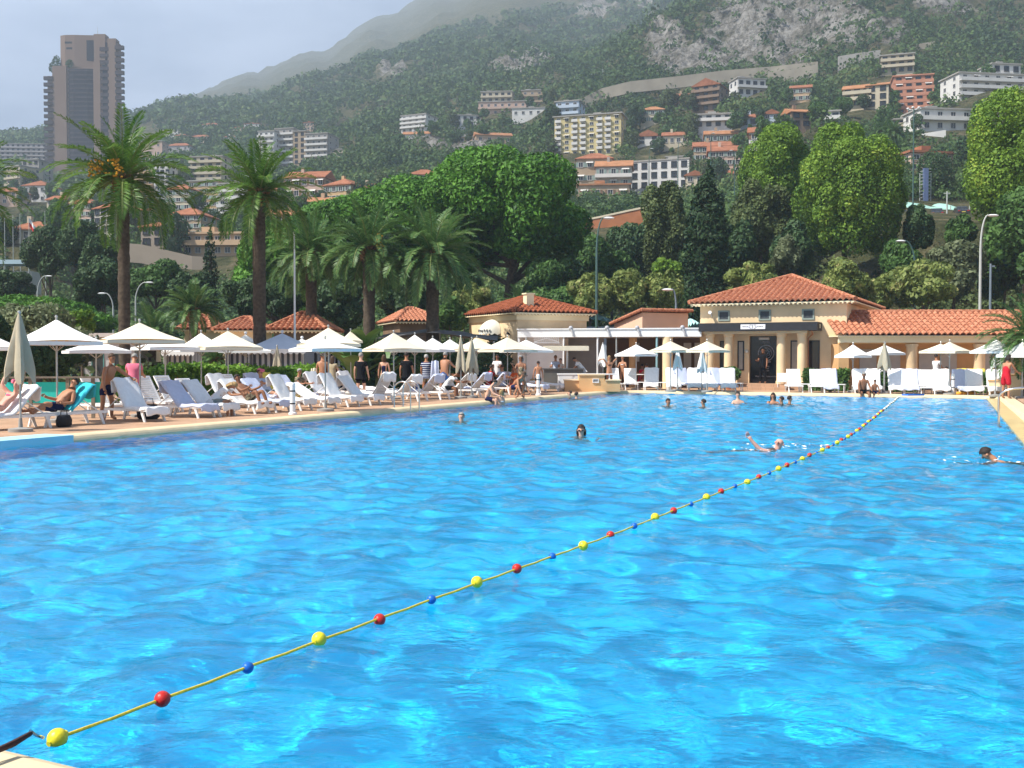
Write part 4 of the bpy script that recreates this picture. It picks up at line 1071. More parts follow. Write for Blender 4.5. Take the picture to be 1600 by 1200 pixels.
# ---- long tiled wing with its columned porch
wg = thing('tiled_wing', 'long low ochre wing with red tile roof and round porch columns', 'building', (16.1, 51.6, 0), R(-1.2))
mb = MB(); mb.box(0, 12, 1.9, 5.2, 0, 2.62); mb.box(-.05, .45, 0, 1.9, 0, 2.3); mb.box(0, 12, 0, .32, 2.3, 2.64); mb.build('wall', OCHRE_D, wg)
mb = MB(); mb.box(-.1, 12.1, -.22, -.003, 2.36, 2.68); mb.build('cornice', CREAM, wg)
mb = MB()
tile_roof(mb, (-.25, -.42, 2.72), (12.2, -.42, 2.72), (12.2, 2.5, 3.92), (-.25, 2.5, 3.92)); tile_roof(mb, (12.2, 5.4, 2.72), (-.25, 5.4, 2.72), (-.25, 2.5, 3.92), (12.2, 2.5, 3.92))
ridge_tiles(mb, (-.25, 2.5, 3.98), (12.2, 2.5, 3.98)); mb.build('roof', TILE, wg, True)
mb = MB(); mb.box(-.2, 12.15, -.38, 5.35, 2.65, 2.70); mb.build('roof_boarding', CREAM, wg)
for x in (3.55, 6.85, 10.2):
    mb = MB(); mb.lathe([(.31, 0), (.31, .14), (.27, .18), (.26, 2.14), (.31, 2.2), (.31, 2.3)], 18, (x, .1, 0)); mb.build('column', OCHRE, wg, True)
DOORW = mat('door_pale_grey', (.55, .55, .55), .6, .05)
for x in (1.55, 2.75, 4.55, 5.6, 7.4, 8.5):
    mb = MB(); mb.box(x, x+.85, 1.84, 1.897, .02, 2.05); d_ = mb.build('door', DOORW, wg)
    mb = MB(); mb.ball((x+.75, 1.82, 1.0), .03, 8); mb.build('handle', STEEL, d_, True)

# ---- white roofed terrace bar
pg = thing('terrace_bar', 'open terrace bar under a long flat white awning roof', 'building', (0.30, 56.6, 0), R(-12))
mb = MB(); mb.box(0, 9.75, 0, 4.4, 2.72, 3.12); mb.box(-.04, 9.7, -.05, 4.3, 3.12, 3.18)
mb.build('roof', ROOFP, pg)
for x in (3.02, 4.95, 6.55, 8.9):
    mb = MB(); mb.tube([(x-.1, -.07, 3.14), (x, -.09, 2.9), (x+.02, -.08, 2.74)], .05, 8); mb.ball((x-.12, -.02, 3.2), .12, 10); mb.build('awning_joint', mat('joint_grey', (.42, .42, .44), .6, .05), pg, True)
for x, r, m in ((4.32, .05, ROOFP), (5.32, .045, POLE), (7.45, .06, mat('teal_pipe', (.25, .42, .45), .5, .1)), (2.5, .05, ROOFP)):
    mb = MB(); mb.tube([(x, .1, 0), (x, .1, 2.72)], r, 10); mb.build('post', m, pg, True)
mb = MB(); mb.lathe([(.27, 0), (.27, 2.72)], 18, (8.0, .25, 0)); mb.build('column', OCHRE, pg, True)
mb = MB(); mb.lathe([(.22, 0), (.22, 2.72)], 16, (6.0, 2.2, 0)); mb.build('column', OCHRE_D, pg, True)
GREYL = mat('louvre_grey', (.34, .32, .31), .7, .06, 3)
mb = MB(); mb.box(0, .1, .05, 4.3, 0, 2.72); mb.box(.1, 2.3, 1.2, 1.3, 0, 2.72); mb.build('white_wall', ROOFP, pg)
mb = MB(); mb.box(2.3, 4.3, 3.0, 3.1, 0, 2.72)
for k in range(20): mb.box(2.3, 4.3, 2.965, 2.998, .1+k*.13, .17+k*.13)
mb.build('louvre_wall', GREYL, pg)
mb = MB(); mb.box(4.3, 9.7, 4.2, 4.3, 0, 2.72); mb.build('back_wall', mat('brown_render', (.17, .105, .06), .9, .12, 1.0), pg)
for x, z0 in ((5.75, 1.4), (8.65, .2), (9.25, .2)):
    mb = MB(); mb.box(x, x+.42, 4.1, 4.197, z0, 2.45); mb.build('door', DOORW, pg)
mb = MB()
for k in range(14): mb.box(.9+k*.1, .93+k*.1, .0, .03, 2.42, 2.72)
mb.box(.86, 2.3, -.005, .035, 2.40, 2.43); mb.tube([(.9, .015, 2.44), (1.6, .015, 2.66), (2.25, .015, 2.44)], .02, 6); mb.build('valance_lattice', mat('valance_grey', (.5, .5, .52), .7, .05), pg)

br = thing('bar_counter', 'dark fronted bar counter under the white rectangular parasol', 'counter', (1.62, 53.4, 0), 0)
mb = MB(); mb.box(0, 2.0, 0, .7, 0, 1.02); mb.build('front', mat('bar_grey_green', (.12, .12, .11), .6, .15, 2), br)
mb = MB(); mb.box(-.06, 2.06, -.06, .76, 1.02, 1.08); mb.build('worktop', mat('bar_top', (.10, .10, .10), .35, .1), br)
fr_ = thing('white_cool_box', 'low white cabinet in front of the bar counter', 'cabinet', (2.28, 51.6, 0), 0)
mb = MB(); mb.box(0, 1.5, 0, .6, 0, .78); mb.build('body', ROOFP, fr_)
mb = MB(); mb.box(-.04, 2.9, -.04, .64, .78, .84); mb.build('lid', ROOFP, fr_)
for x in (.05, .8):
    mb = MB(); mb.box(x, x+.65, -.02, -.003, .06, .72); d_ = mb.build('door', ROOFP, fr_); mb = MB(); mb.box(x+.5, x+.58, -.04, -.021, .4, .44); mb.build('handle', STEEL, d_)
pl = thing('planter_wall', 'stepped ochre masonry block with small vent at the pool corner', 'low wall', (2.53, 50.3, 0), 0)
mb = MB(); mb.box(0, .68, 0, .8, 0, .52); mb.box(.68, 1.9, -.12, .8, 0, .78); mb.box(1.9, 2.65, -.12, .8, 0, .52); mb.build('wall', OCHRE_D, pl)
mb = MB(); mb.box(-.04, .677, -.05, .84, .52, .57); mb.box(.66, 1.93, -.17, .84, .78, .83); mb.box(1.933, 2.69, -.17, .84, .52, .57); mb.build('cap', OCHRE, pl)
framed(pl, 1.32, 1.62, .42, .62, y=-.12, fr=ROOFP, pane=GREYL, w=.03, name='vent')

# ---- villa with dome awning
vl = thing('tiled_villa', 'ochre villa with brown red hip roof, chimney and domed window awning', 'building', (.30, 60, 0), R(26.8))
mb = MB(); mb.box(0, 4.6, 0, 6.6, -1, 4.1); mb.build('wall', OCHRE, vl)
mb = MB(); mb.box(-.10, 4.7, -.10, 6.7, 3.78, 4.1); mb.build('cornice', CREAM, vl)
hip_roof(vl, -.45, 5.05, -.45, 7.05, 4.22, 5.25, (2.3, 2.9, 2.3, 3.7), m=mat('old_tile', lin((136, 78, 54)), .85, .3, 3.0, .2, 40, .1))
mb = MB(); mb.box(.95, 1.42, .65, 1.1, 4.4, 5.3); mb.box(.89, 1.48, .59, 1.16, 5.3, 5.38); mb.build('chimney', CREAM, vl)
ang = mat('villa_window_dark', (.02, .02, .022), .2, .2)
mb = MB(); mb.box(-.04, -.003, 2.3, 3.6, 1.9, 3.2); wn_ = mb.build('window', mat('window_frame_brown', (.22, .16, .1), .7, .1), vl)
mb = MB(); mb.box(-.06, -.041, 2.42, 3.25, 2.0, 3.1); mb.build('pane', ang, wn_)
mb = MB()                                    # quarter dome awning with scalloped edge
vs, fs = [], []
for i in range(8):
    for j in range(17):
        a = math.pi*j/16; e = (math.pi/2)*i/7
        vs.append((-.95*math.sin(a)*math.cos(e)-.02, 2.95-.85*math.cos(a)*(math.cos(e)*.9+.1*(i < 7)), 3.05+.85*math.sin(e)-(.10*(j % 2) if i == 0 else 0)))
for i in range(7):
    for j in range(16): fs.append((i*17+j, i*17+j+1, (i+1)*17+j+1, (i+1)*17+j))
mb.add(vs, fs); aw = mb.build('dome_awning', mat('awning_ivory', (.72, .70, .62), .9, .06, 4), vl, True)
mb = MB()
for j in range(3, 13):
    a = math.pi*(j+.5)/16
    mb.cbox((0, 0, 0), (.02, .09, .13), Matrix.Translation((-.965*math.sin(a)-.03, 2.95-.86*math.cos(a), 3.20+.015*(j % 3)))@Matrix.Rotation(math.pi/2-a, 4, 'Z'))
mb.build('awning_lettering', mat('lettering_grey', (.10, .10, .11), .8, .2), aw)
mb = MB(); mb.tube([(-.02, .9, 2.95), (-.2, .9, 3.05)], [.04, .09], 8); mb.build('wall_lamp', DARK, vl, True)
framed(vl, 1.5, 1.95, 2.7, 3.1, fr=mat('window_frame_brown', (.2, .15, .1)), name='window')
bx = thing('monopitch_annex', 'plain ochre annex with single pitch tile roof behind the white awning', 'building', (7.75, 62.5, 0), R(22))
mb = MB(); mb.add([(0, 0, -1), (3.15, 0, -1), (3.15, 3.6, -1), (0, 3.6, -1), (0, 0, 4.3), (3.15, 0, 4.3), (3.15, 3.6, 3.7), (0, 3.6, 3.7)], [(3, 2, 1, 0), (4, 5, 6, 7), (0, 1, 5, 4), (1, 2, 6, 5), (2, 3, 7, 6), (3, 0, 4, 7)])
mb.build('wall', PINKR, bx)
mb = MB(); tile_roof(mb, (3.35, 3.8, 3.72), (-.2, 3.8, 3.72), (-.2, -.2, 4.42), (3.35, -.2, 4.42)); ridge_tiles(mb, (-.2, -.18, 4.46), (3.35, -.18, 4.46), .1); ridge_tiles(mb, (-.17, 3.8, 3.76), (-.17, -.18, 4.46), .1); mb.build('roof', TILE, bx, True)
mb = MB(); mb.tube([(.9, -.1, 3.2), (.9, -.18, 3.2)], .1, 8); mb.build('wall_lamp', ROOFP, bx)

# ---- cottages under the palms
def cottage(label, xl, xr, d, ze, zr, wall, dep=5, yaw=0, m=None):
    w = (xr-xl)/F*d
    t = thing('tiled_cottage', label, 'building', (X(xl, d), d, 0), R(yaw), 'tiled cottages under the palms')
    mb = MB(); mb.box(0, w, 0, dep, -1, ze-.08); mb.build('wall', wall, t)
    k = min(w, dep)*.3
    hip_roof(t, -.4, w+.4, -.4, dep+.4, ze, zr, (w/2-.2, dep/2, w/2+.2, dep/2), m=m)
    framed(t, w*.25, w*.25+.8, 1.1, 2.2, name='window'); framed(t, w*.65, w*.65+.8, 1.1, 2.2, name='window')
    return t
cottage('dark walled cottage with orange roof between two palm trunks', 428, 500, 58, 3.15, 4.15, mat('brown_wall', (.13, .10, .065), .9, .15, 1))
cottage('cream cottage with orange roof behind the young palm', 345, 396, 64, 3.3, 4.1, CREAM)
cottage('small orange roofed cottage behind the feathery palm', 288, 322, 70, 3.5, 4.5, CREAM)
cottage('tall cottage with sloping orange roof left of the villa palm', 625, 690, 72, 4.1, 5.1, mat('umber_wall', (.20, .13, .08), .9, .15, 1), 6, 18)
# beach building at far left, seen under the parasols
bb = thing('beach_pavilion', 'grey white flat beach pavilion seen under the leftmost parasols', 'building', (X(96, 66), 66, -1), 0)
mb = MB(); mb.box(0, 4.6, 0, 5, 0, 3.9); mb.build('wall', mat('pale_grey_wall', (.50, .47, .45), .9, .08, 1), bb)
mb = MB(); mb.box(-.3, 4.9, -.5, 5.3, 3.9, 4.15); mb.build('roof', mat('pale_roof', (.55, .5, .46), .9, .1, 2), bb)
for x in (.6, 1.9, 3.3):
    w_ = framed(bb, x, x+.8, 1.3, 2.9, name='window', fr=mat('shutter_green', (.10, .28, .25), .7, .1))
SHADE = mat('shade_net_grey', (.10, .10, .105), .9, .2, 8)
sn = thing('shade_net_canopy', 'dark grey shade net canopy with pale top behind the middle parasols', 'canopy', (X(682, 58), 58, 0), 0)
mb = MB()
for i in range(10):
    for j in range(6):
        def q(a, b): x, y = -3.0+6.4*a/10, -2+5*b/6; return (x, y, 3.22-.20*abs(x+.2)**1.15*.5-.10*abs(y-.5)-.08*math.sin(a*2.1)*math.sin(b*1.3))
        mb.quad(q(i, j), q(i+1, j), q(i+1, j+1), q(i, j+1))
mb.build('cloth', SHADE, sn, True)
for x, y in ((-2.8, -1.9), (3.2, -1.9), (-2.8, 2.8), (3.2, 2.8), (.2, 0)):
    mb = MB(); mb.tube([(x, y, 0), (x, y, 2.5 if x != .2 else 3.1)], .05, 8); mb.build('post', POLE, sn, True)

# ---- striped changing cabanas
def stripes(name, a, b, w):
    if name in MATS: return MATS[name]
    m = mat(name, a, .9, .05); t = m.node_tree; l = t.links.new; p = t.nodes['Principled BSDF']
    tcn = t.nodes.new('ShaderNodeTexCoord'); sp = t.nodes.new('ShaderNodeSeparateXYZ'); l(tcn.outputs['Object'], sp.inputs[0])
    ad = t.nodes.new('ShaderNodeMath'); ad.operation = 'ADD'; l(sp.outputs['X'], ad.inputs[0]); l(sp.outputs['Y'], ad.inputs[1])
    mu = t.nodes.new('ShaderNodeMath'); mu.operation = 'MULTIPLY'; mu.inputs[1].default_value = 1/w; l(ad.outputs[0], mu.inputs[0])
    fr = t.nodes.new('ShaderNodeMath'); fr.operation = 'FRACT'; l(mu.outputs[0], fr.inputs[0])
    gt = t.nodes.new('ShaderNodeMath'); gt.operation = 'GREATER_THAN'; gt.inputs[1].default_value = .5; l(fr.outputs[0], gt.inputs[0])
    mxn = t.nodes.new('ShaderNodeMix'); mxn.data_type = 'RGBA'; mxn.inputs['A'].default_value = (*a, 1); mxn.inputs['B'].default_value = (*b, 1)
    l(gt.outputs[0], mxn.inputs['Factor']); l(mxn.outputs['Result'], p.inputs['Base Color'])
    return m
def cabana(label, px, d, w, h, sa, roofm, peak=.7, yaw=0):
    t = thing('striped_cabana', label, 'cabana', (X(px, d), d, 0), R(yaw), 'striped cabanas behind the hedge')
    mb = MB(); mb.box(-w/2, w/2, .55, w, 0, h); mb.box(-w/2, -w/2+.03, 0, .55, 0, h); mb.box(w/2-.03, w/2, 0, .55, 0, h); mb.build('striped_wall', sa, t)
    mb = MB(); e = w/2+.12; c = (0, w/2, h+peak)
    q = [(-e, -.12, h), (e, -.12, h), (e, w+.12, h), (-e, w+.12, h)]
    mb.add(q+[c], [(0, 1, 4), (1, 2, 4), (2, 3, 4), (3, 0, 4)]); mb.build('roof', roofm, t)
    mb = MB(); n = 10
    for i in range(n):
        x0, x1 = -e+2*e*i/n, -e+2*e*(i+1)/n; xm = (x0+x1)/2
        mb.add([(x0, -.13, h), (x1, -.13, h), (x1, -.13, h-.16), (xm, -.13, h-.26), (x0, -.13, h-.16)], [(0, 1, 2, 3, 4)])
    mb.build('valance', CANVAS_W, t)
    for sx in (-1, 1):
        mb = MB(); mb.tube([(sx*w/2, -.03, 0), (sx*w/2, -.03, h)], .03, 6); mb.build('post', POLE, t)
    mb = MB(); mb.ball((0, w/2, h+peak+.07), .08, 8); mb.build('finial', ROOFP, t, True)
SG = stripes('stripe_grey_white', (.62, .62, .64), (.10, .11, .13), .26); SB = stripes('stripe_black_white', (.72, .72, .72), (.012, .012, .014), .24)
CANVAS_SHADE = mat('canvas_white_shade_blue', (.58, .62, .72), .9, .04, 3)  # peaked roof canvas, its bluish shade painted into the base colour
cabana('grey striped cabana left of the second tall palm trunk', 378, 50, 1.5, 2.05, SG, CANVAS_W)
cabana('striped cabana with shade-tinted peaked roof behind the hedge', 432, 48, 2.5, 2.02, SG, CANVAS_SHADE, .75)
cabana('grey striped cabana next to the black one', 466, 51, 1.9, 2.05, SG, CANVAS_W, .5)
cabana('black and white striped cabana by the standing guests', 512, 52, 2.0, 2.1, SB, CANVAS_W, .5)
cabana('thinly striped cabana far left behind the hedge', 279, 52, 1.4, 1.95, SG, CANVAS_W, .4)
# turquoise tents behind the terrace bar
TEALC = mat('turquoise_tent_cloth', (.38, .62, .60), .8, .06, 2)
def tent(label, px, d, w, z0, z1, dep=4):
    t = thing('turquoise_tent', label, 'tent', (X(px, d), d, 0), 0, 'turquoise tents beyond the bar')
    mb = MB()
    for i in range(12):
        for j in range(4):
            def q(a, b): x = -w/2+w*a/12; y = dep*b/4; return (x, y, z0+(z1-z0)*(1-abs(2*a/12-1)**1.5)*(.5+.5*math.sin(math.pi*b/4))-.18*(a % 2)*(b == 0))
            mb.quad(q(i, j), q(i+1, j), q(i+1, j+1), q(i, j+1))
    mb.build('cloth', TEALC, t, True)
    mb = MB(); mb.box(-w/2, w/2, .5, dep, 0, z0-.35); mb.build('tent_wall', mat('tent_wall_grey', (.38, .42, .48), .8, .06), t)
    for x in (-w/2, w/2):
        mb = MB(); mb.tube([(x, 0, 0), (x, 0, z0)], .05, 6); mb.build('post', POLE, t)
tent('scalloped turquoise tent between villa and annex', 932, 72, 2.7, 4.1, 4.7); tent('slim turquoise tent edge between annex and pavilion', 1086, 70, 1.2, 3.7, 4.3)

# ================================================================== the town on the hillside
def unit_window(name, fr, pane, shut=None):
    mb = MB(); mb.mat(0)
    mb.box(-.5, .5, -.10, 0, -.5, -.42); mb.box(-.5, .5, -.10, 0, .44, .5); mb.box(-.5, -.42, -.06, 0, -.42, .44); mb.box(.42, .5, -.06, 0, -.42, .44); mb.box(-.03, .03, -.05, -.02, -.42, .44)
    mb.mat(1); mb.box(-.42, .42, -.025, -.005, -.42, .44)
    ms = [fr, pane]
    if shut: mb.mat(2); mb.box(-.95, -.52, -.06, -.003, -.46, .46); mb.box(.52, .95, -.06, -.003, -.46, .46); ms.append(shut)
    return mb.mesh(name, ms)
WFR = mat('window_frame_white', (.60, .58, .55), .6, .05)
PANE = mat('far_window_glass', (.03, .035, .045), .15, .4, .3)
WIN = {'plain': unit_window('window_plain', WFR, PANE), 'dark': unit_window('window_dark', DARK, PANE), 'shut': unit_window('window_shuttered', WFR, PANE, mat('shutter_grey_green', (.25, .33, .30), .7, .1)),
       'brown': unit_window('window_brown_shutter', WFR, PANE, mat('shutter_brown', (.2, .12, .07), .7, .1))}
AWN = mat('house_awning', (.62, .60, .56), .8, .08, 1)
HOUSE_PADS = []
def house(label, xl, xr, yt, yb, d, wall='cream', roof='flat', rows=2, cols=3, yaw=0, dep=None, win='plain', balc=None, rc=None, rh=None, chimney=False, name='house', over=.5, scols=2, terr=0, group=None, awn=0):
    c = math.cos(R(yaw)); w = (xr-xl)/F*d/max(c, .5); dep = dep or max(7, w*.6)
    zb = W(xl, yb, d).z; zt = W(xl, yt, d).z; h = zt-zb
    HOUSE_PADS.append((xl, xr, d, dep))
    o = thing(name, label, 'house' if name in ('house', 'villa') else 'building', (X(xl, d), d, zb), R(yaw), group or 'buildings on the hillside')
    fh = h/rows
    Wm = WALLS[wall]
    mb = MB(); mb.box(0, w, 0, dep, -9, h)
    if terr:                                            # stepped terraces: each storey set back
        mb = MB()
        for r in range(rows): mb.box(0, w, r*terr, dep+r*terr, -9 if r == 0 else r*fh-.4, (r+1)*fh)
    mb.build('wall', Wm, o)
    yo = (rows-1)*terr if terr else 0
    mb = MB(); rm = rc or (ROOF_T if roof != 'flat' else CONC)
    y0, y1 = yo-over, yo+dep+over; x0, x1 = -over, w+over
    rh = rh or min(w, dep)*.26
    if roof == 'flat':
        mb.box(x0, x1, y0, y1, h+.002, h+.45); hs_ = (len(label)*37 % 50)/100; mb.box(w*(.15+hs_), w*(.15+hs_)+min(3.2, w*.22), yo+dep*.4, yo+dep*.4+2.5, h+.46, h+2.0)
    elif roof == 'hip':
        k = min(w, dep)/2
        if w >= dep: a, b = (x0+k, (y0+y1)/2, h+rh), (x1-k, (y0+y1)/2, h+rh)
        else: a, b = (w/2, y0+k, h+rh), (w/2, y1-k, h+rh)
        q = [(x0, y0, h), (x1, y0, h), (x1, y1, h), (x0, y1, h)]
        f = [(0, 1, 5, 4), (1, 2, 5), (2, 3, 4, 5), (3, 0, 4)] if w >= dep else [(0, 1, 4), (1, 2, 5, 4), (2, 3, 5), (3, 0, 4, 5)]
        mb.add(q+[a, b], f); mb.box(x0, x1, y0, y1, h-.22, h-.003)
    elif roof == 'gable':                                # ridge runs left to right
        mb.add([(x0, y0, h), (x1, y0, h), (x1, y1, h), (x0, y1, h), (x0, (y0+y1)/2, h+rh), (x1, (y0+y1)/2, h+rh)], [(0, 1, 5, 4), (2, 3, 4, 5), (1, 2, 5), (3, 0, 4)]); mb.box(x0, x1, y0, y1, h-.22, h-.003)
    elif roof == 'front':                                # gable end towards the pool
        mb.add([(x0, y0, h), (x1, y0, h), (x1, y1, h), (x0, y1, h), (w/2, y0, h+rh), (w/2, y1, h+rh)], [(0, 4, 5, 3), (4, 1, 2, 5), (0, 1, 4), (2, 3, 5)]); mb.box(x0, x1, y0, y1, h-.22, h-.003)
    rf = mb.build('roof', rm, o)
    if chimney or (roof in ('hip', 'gable') and len(label) % 2):
        mb = MB(); mb.box(w*.3, w*.3+.9, yo+dep*.4, yo+dep*.4+.9, h-.5, h+rh+1.0); mb.build('chimney', Wm, rf)
    ws, wh = min(1.6, w/cols*.6), min(1.75, fh*.58)
    for r in range(rows):
        yy = r*terr
        for i in range(cols):
            x = w*(i+.5)/cols; z = r*fh+fh*.52
            obj('window', WIN[win], o, (x, yy-.004, z), (0, 0, 0), (ws*(1.2 if win == 'dark' else 1), 2.2, wh*(1.15 if win == 'dark' else 1)))
            if awn and (i*7+r*5+awn) % 3 == 0:
                mb = MB(); mb.add([(x-ws*.75, yy-.01, z+wh*.62), (x+ws*.75, yy-.01, z+wh*.62), (x+ws*.75, yy-1.0, z+wh*.25), (x-ws*.75, yy-1.0, z+wh*.25)], [(0, 1, 2, 3)]); mb.build('awning', AWN, o)
        if yaw and not terr:
            sx, sr = (w, R(90)) if yaw < 0 else (0, R(-90))
            for i in range(scols): obj('window', WIN[win], o, (sx+(.004 if yaw < 0 else -.004), dep*(i+.5)/scols, r*fh+fh*.52), (0, 0, sr), (ws, 1, wh))
        if balc == 'slab' and (r or terr):
            mb = MB(); mb.box(-.15, w+.15, yy-1.6, yy-.005, r*fh-.2, r*fh); mb.box(-.15, w+.15, yy-1.6, yy-1.48, r*fh, r*fh+.95); mb.build('balcony', Wm if wall != 'grey' else WALLS['white'], o)
        if balc == 'some' and r:
            for i in range(cols):
                if i % 3 != 1:
                    x = w*(i+.5)/cols; q = w/cols*.36; mb = MB(); mb.box(x-q, x+q, yy-1.2, yy-.005, r*fh-.1, r*fh+.06); mb.box(x-q, x+q, yy-1.2, yy-1.1, r*fh+.06, r*fh+1.0); mb.build('balcony', WALLS['white'], o)
    return o
# tower
def tower():
    d = 850; s = d/F
    zb = float(tz(130, d)); zt = W(0, 57, d).z; h = zt-zb
    HOUSE_PADS.append((70, 200, d, 45))
    o = thing('residential_tower', 'very tall brown residential tower with stepped top and dark balconies', 'tower', (X(75, d), d, zb), 0)
    o.scale = (.98, .25, 1)
    TB = mat('tower_beige', (.25, .17, .13), .9, .06, .05); TD = mat('tower_dark_glass', (.010, .010, .018), .4, .3, .08); TBal = mat('tower_balcony', (.06, .045, .05), .8, .25, .2)
    def px(x): return (x-75)*s
    def pz(y): return W(0, y, d).z-zb
    mb = MB(); mb.box(px(87), px(109), 0, 30, -20, pz(103)); mb.box(px(109), px(153), 5, 34, -20, pz(104)); mb.box(px(152), px(163), -1, 34, -20, pz(98)); mb.box(px(163), px(176), 3, 34, -20, pz(100)); mb.box(px(175), px(188), 0, 32, -20, pz(60)); mb.box(px(78), px(87), 6, 30, -20, pz(118))
    mb.box(px(153), px(171), 1, 33, pz(101), pz(53)); mb.box(px(163), px(176), 4, 33, pz(101), pz(60)); mb.box(px(188), px(191), 6, 30, -20, pz(66))
    mb.prism([(px(98), 12), (px(107), 4), (px(122), 3), (px(153), 8), (px(153), 32), (px(98), 32)], pz(104), pz(54)); mb.build('wall', TB, o)
    mb = MB(); mb.prism([(px(112), 4.9), (px(120), 2), (px(142), 2), (px(152), 4.9)], -20, pz(107)); mb.box(px(139), px(152), 6, 9, pz(94), pz(62)); mb.box(px(166), px(174), 2.4, 3, -20, pz(66)); mb.build('glazing', TD, o)
    nf = 40; top = {0: pz(118), 1: pz(106), 2: pz(72), 3: pz(70)}
    for k, (x0, x1, y0, y1, zt_) in enumerate(((74, 87, -1, 6, pz(118)), (111, 152, .2, 4.6, pz(106)), (163, 175, .3, 3, pz(72)), (187, 196, 2, 10, pz(70)))):
        mb = MB(); n = int(zt_/(3.5 if k == 1 else 5.0))
        for i in range(n):
            z = (i+.3)*zt_/n
            if k == 1:
                mb.prism([(px(111), 4.6), (px(119.5), 1.0), (px(142.5), 1.0), (px(152.5), 4.6)], z, z+1.15)
            else: mb.box(px(x0)-.3, px(x1)+(2.0 if k == 3 else .6), y0-(4 if k == 3 else 1), y1, z, z+2.9)
        mb.build('balcony_stack', TBal, o)
    for k in range(6): obj('window', WIN['dark'], o, (px(109+k*2.3), 3.3+.0*k, pz(66+9*(k % 2))), (0, 0, 0), (2.4, 1, 1.6))
    P, N = lobes_points([(px(92), 8, pz(98), 3.5, 3, 6), (px(86), 8, pz(104), 3, 3, 4), (px(114), 1.5, pz(99), 3, 2, 3)], 900)
    obj('roof_garden', leaf_mesh('roof_garden', P, N, .9, LF_DARK), o)
    mb = MB(); mb.tube([(px(158), 8, pz(53)), (px(158), 8, pz(40))], [.25, .08], 6); mb.build('mast', POLE, o)
tower()
for a, k in HT: house(*a, **k)
# ---- single trees standing by the houses
def short(l):
    w = l.split()[:8]
    while w[-1] in ('in', 'of', 'with', 'the', 'and', 'by', 'at', 'on', 'under', 'above', 'behind', 'below', 'beside', 'to', 'up', 'next', 'left', 'right', 'a', 'low', 'half', 'very'): w.pop()
    return ' '.join(w)
HT_P = []
for i, (lf, kd) in enumerate(((LF_DARK, 'dark'), (LF_MID, 'green'), (LF_OLV, 'olive green'))):
    P, N = lobes_points(auto_lobes(1, 1, .95, 1.35, 13, .42), 2600)
    t = tree('hillside_tree', 'x', (0, 0, 0), 1.0, [(0, 0, 1.4, .8, .8, .7)], lf, .2, 10, .09)
    t.children[1].data = leaf_mesh('crown', P, N, .13, lf, 1.6, spread=.6); HT_P.append((t, kd))
r_ = random.Random(12); first_ = [True]*3
for a, k in HT:
    lab, xl, xr, yt, yb, d = a[:6]
    for side in ('left', 'right', 'front'):
        if r_.random() < (.72 if side == 'front' else .35) or d > 700: continue
        w = xr-xl; q = r_.uniform(1.6, 3.2)*(1 if d < 450 else 1.35); rp = q*F/d
        if side == 'left': px, dd = xl-rp*.5, d-2
        elif side == 'right': px, dd = xr+rp*.6, d-1
        else: px, dd = xl+w*r_.uniform(.25, .8), d-6-q; q *= .55
        i = r_.randrange(3); src, kd = HT_P[i]
        if first_[i]: t = src; first_[i] = False
        else: t = copy_tree(src)
        t.location = ter(px, dd); t.scale = (q, q, q*r_.uniform(.9, 1.5)); t.rotation_euler = (0, 0, r_.random()*6)
        tag(t, f"{kd} tree "+{'left': 'at the left side of ', 'right': 'at the right side of ', 'front': 'in front of '}[side]+short(lab), 'tree', 'trees between the hillside houses')
# ---- retaining walls and road on the slope
def wallstrip(name, label, pts, h, m, cap=None, th=.8, up=0):
    """pts: (px, py_top, d)"""
    o = thing(name, label, 'wall', W(*pts[0]), 0, 'retaining walls on the slope')
    b = V(o.location); P = [W(*p)-b for p in pts]
    mb = MB()
    for p, q in zip(P[:-1], P[1:]):
        n = V((0, th, 0))
        mb.add([p-V((0, 0, h)), q-V((0, 0, h)), q-V((0, 0, h))+n, p-V((0, 0, h))+n, p, q, q+n, p+n], [(3, 2, 1, 0), (4, 5, 6, 7), (0, 1, 5, 4), (1, 2, 6, 5), (2, 3, 7, 6), (3, 0, 4, 7)])
    mb.build('wall', m, o)
    if cap:
        mb = MB()
        for p, q in zip(P[:-1], P[1:]):
            a = V((0, -.15, .003)); n = V((0, th+.15, .003)); u = V((0, 0, .35))
            mb.add([p+a, q+a, q+n, p+n, p+a+u, q+a+u, q+n+u, p+n+u], [(3, 2, 1, 0), (4, 5, 6, 7), (0, 1, 5, 4), (1, 2, 6, 5), (2, 3, 7, 6), (3, 0, 4, 7)])
        mb.build('cap', cap, o)
    return o
wallstrip('retaining_wall', 'orange terracotta road wall with pale cap behind the big pine', [(892, 349, 205), (935, 341, 203), (985, 330, 201), (1038, 319, 199)], 7, mat('orange_wall', (.34, .13, .055), .9, .15, .5), WALLS['cream'])
RW = mat('road_wall_stone', (.33, .29, .23), .9, .15, .15, .3, 1.0)
wallstrip('retaining_wall', 'long pale masonry road wall below the cliff', [(905, 156, 560), (940, 138, 560), (985, 127, 555), (1060, 119, 550), (1130, 110, 545), (1205, 104, 540), (1278, 96, 530)], 6, RW, None)
wallstrip('retaining_wall', 'grey concrete wall with a parked car on the upper road', [(1310, 88, 500), (1345, 82, 497), (1376, 78, 495)], 8, CONC, None)
wallstrip('retaining_wall', 'small pale wall above the beige flat roofed house', [(1419, 71, 520), (1462, 64, 518)], 6, RW, None)
wallstrip('retaining_wall', 'lower masonry wall beside the dark trees under the cliff', [(1200, 114, 515), (1240, 108, 512), (1278, 100, 508)], 9, RW, None)
wallstrip('retaining_wall', 'stone garden wall below the stone tower house', [(175, 378, 225), (222, 382, 224), (300, 400, 222), (330, 402, 222)], 4, WALLS['stone'], None)
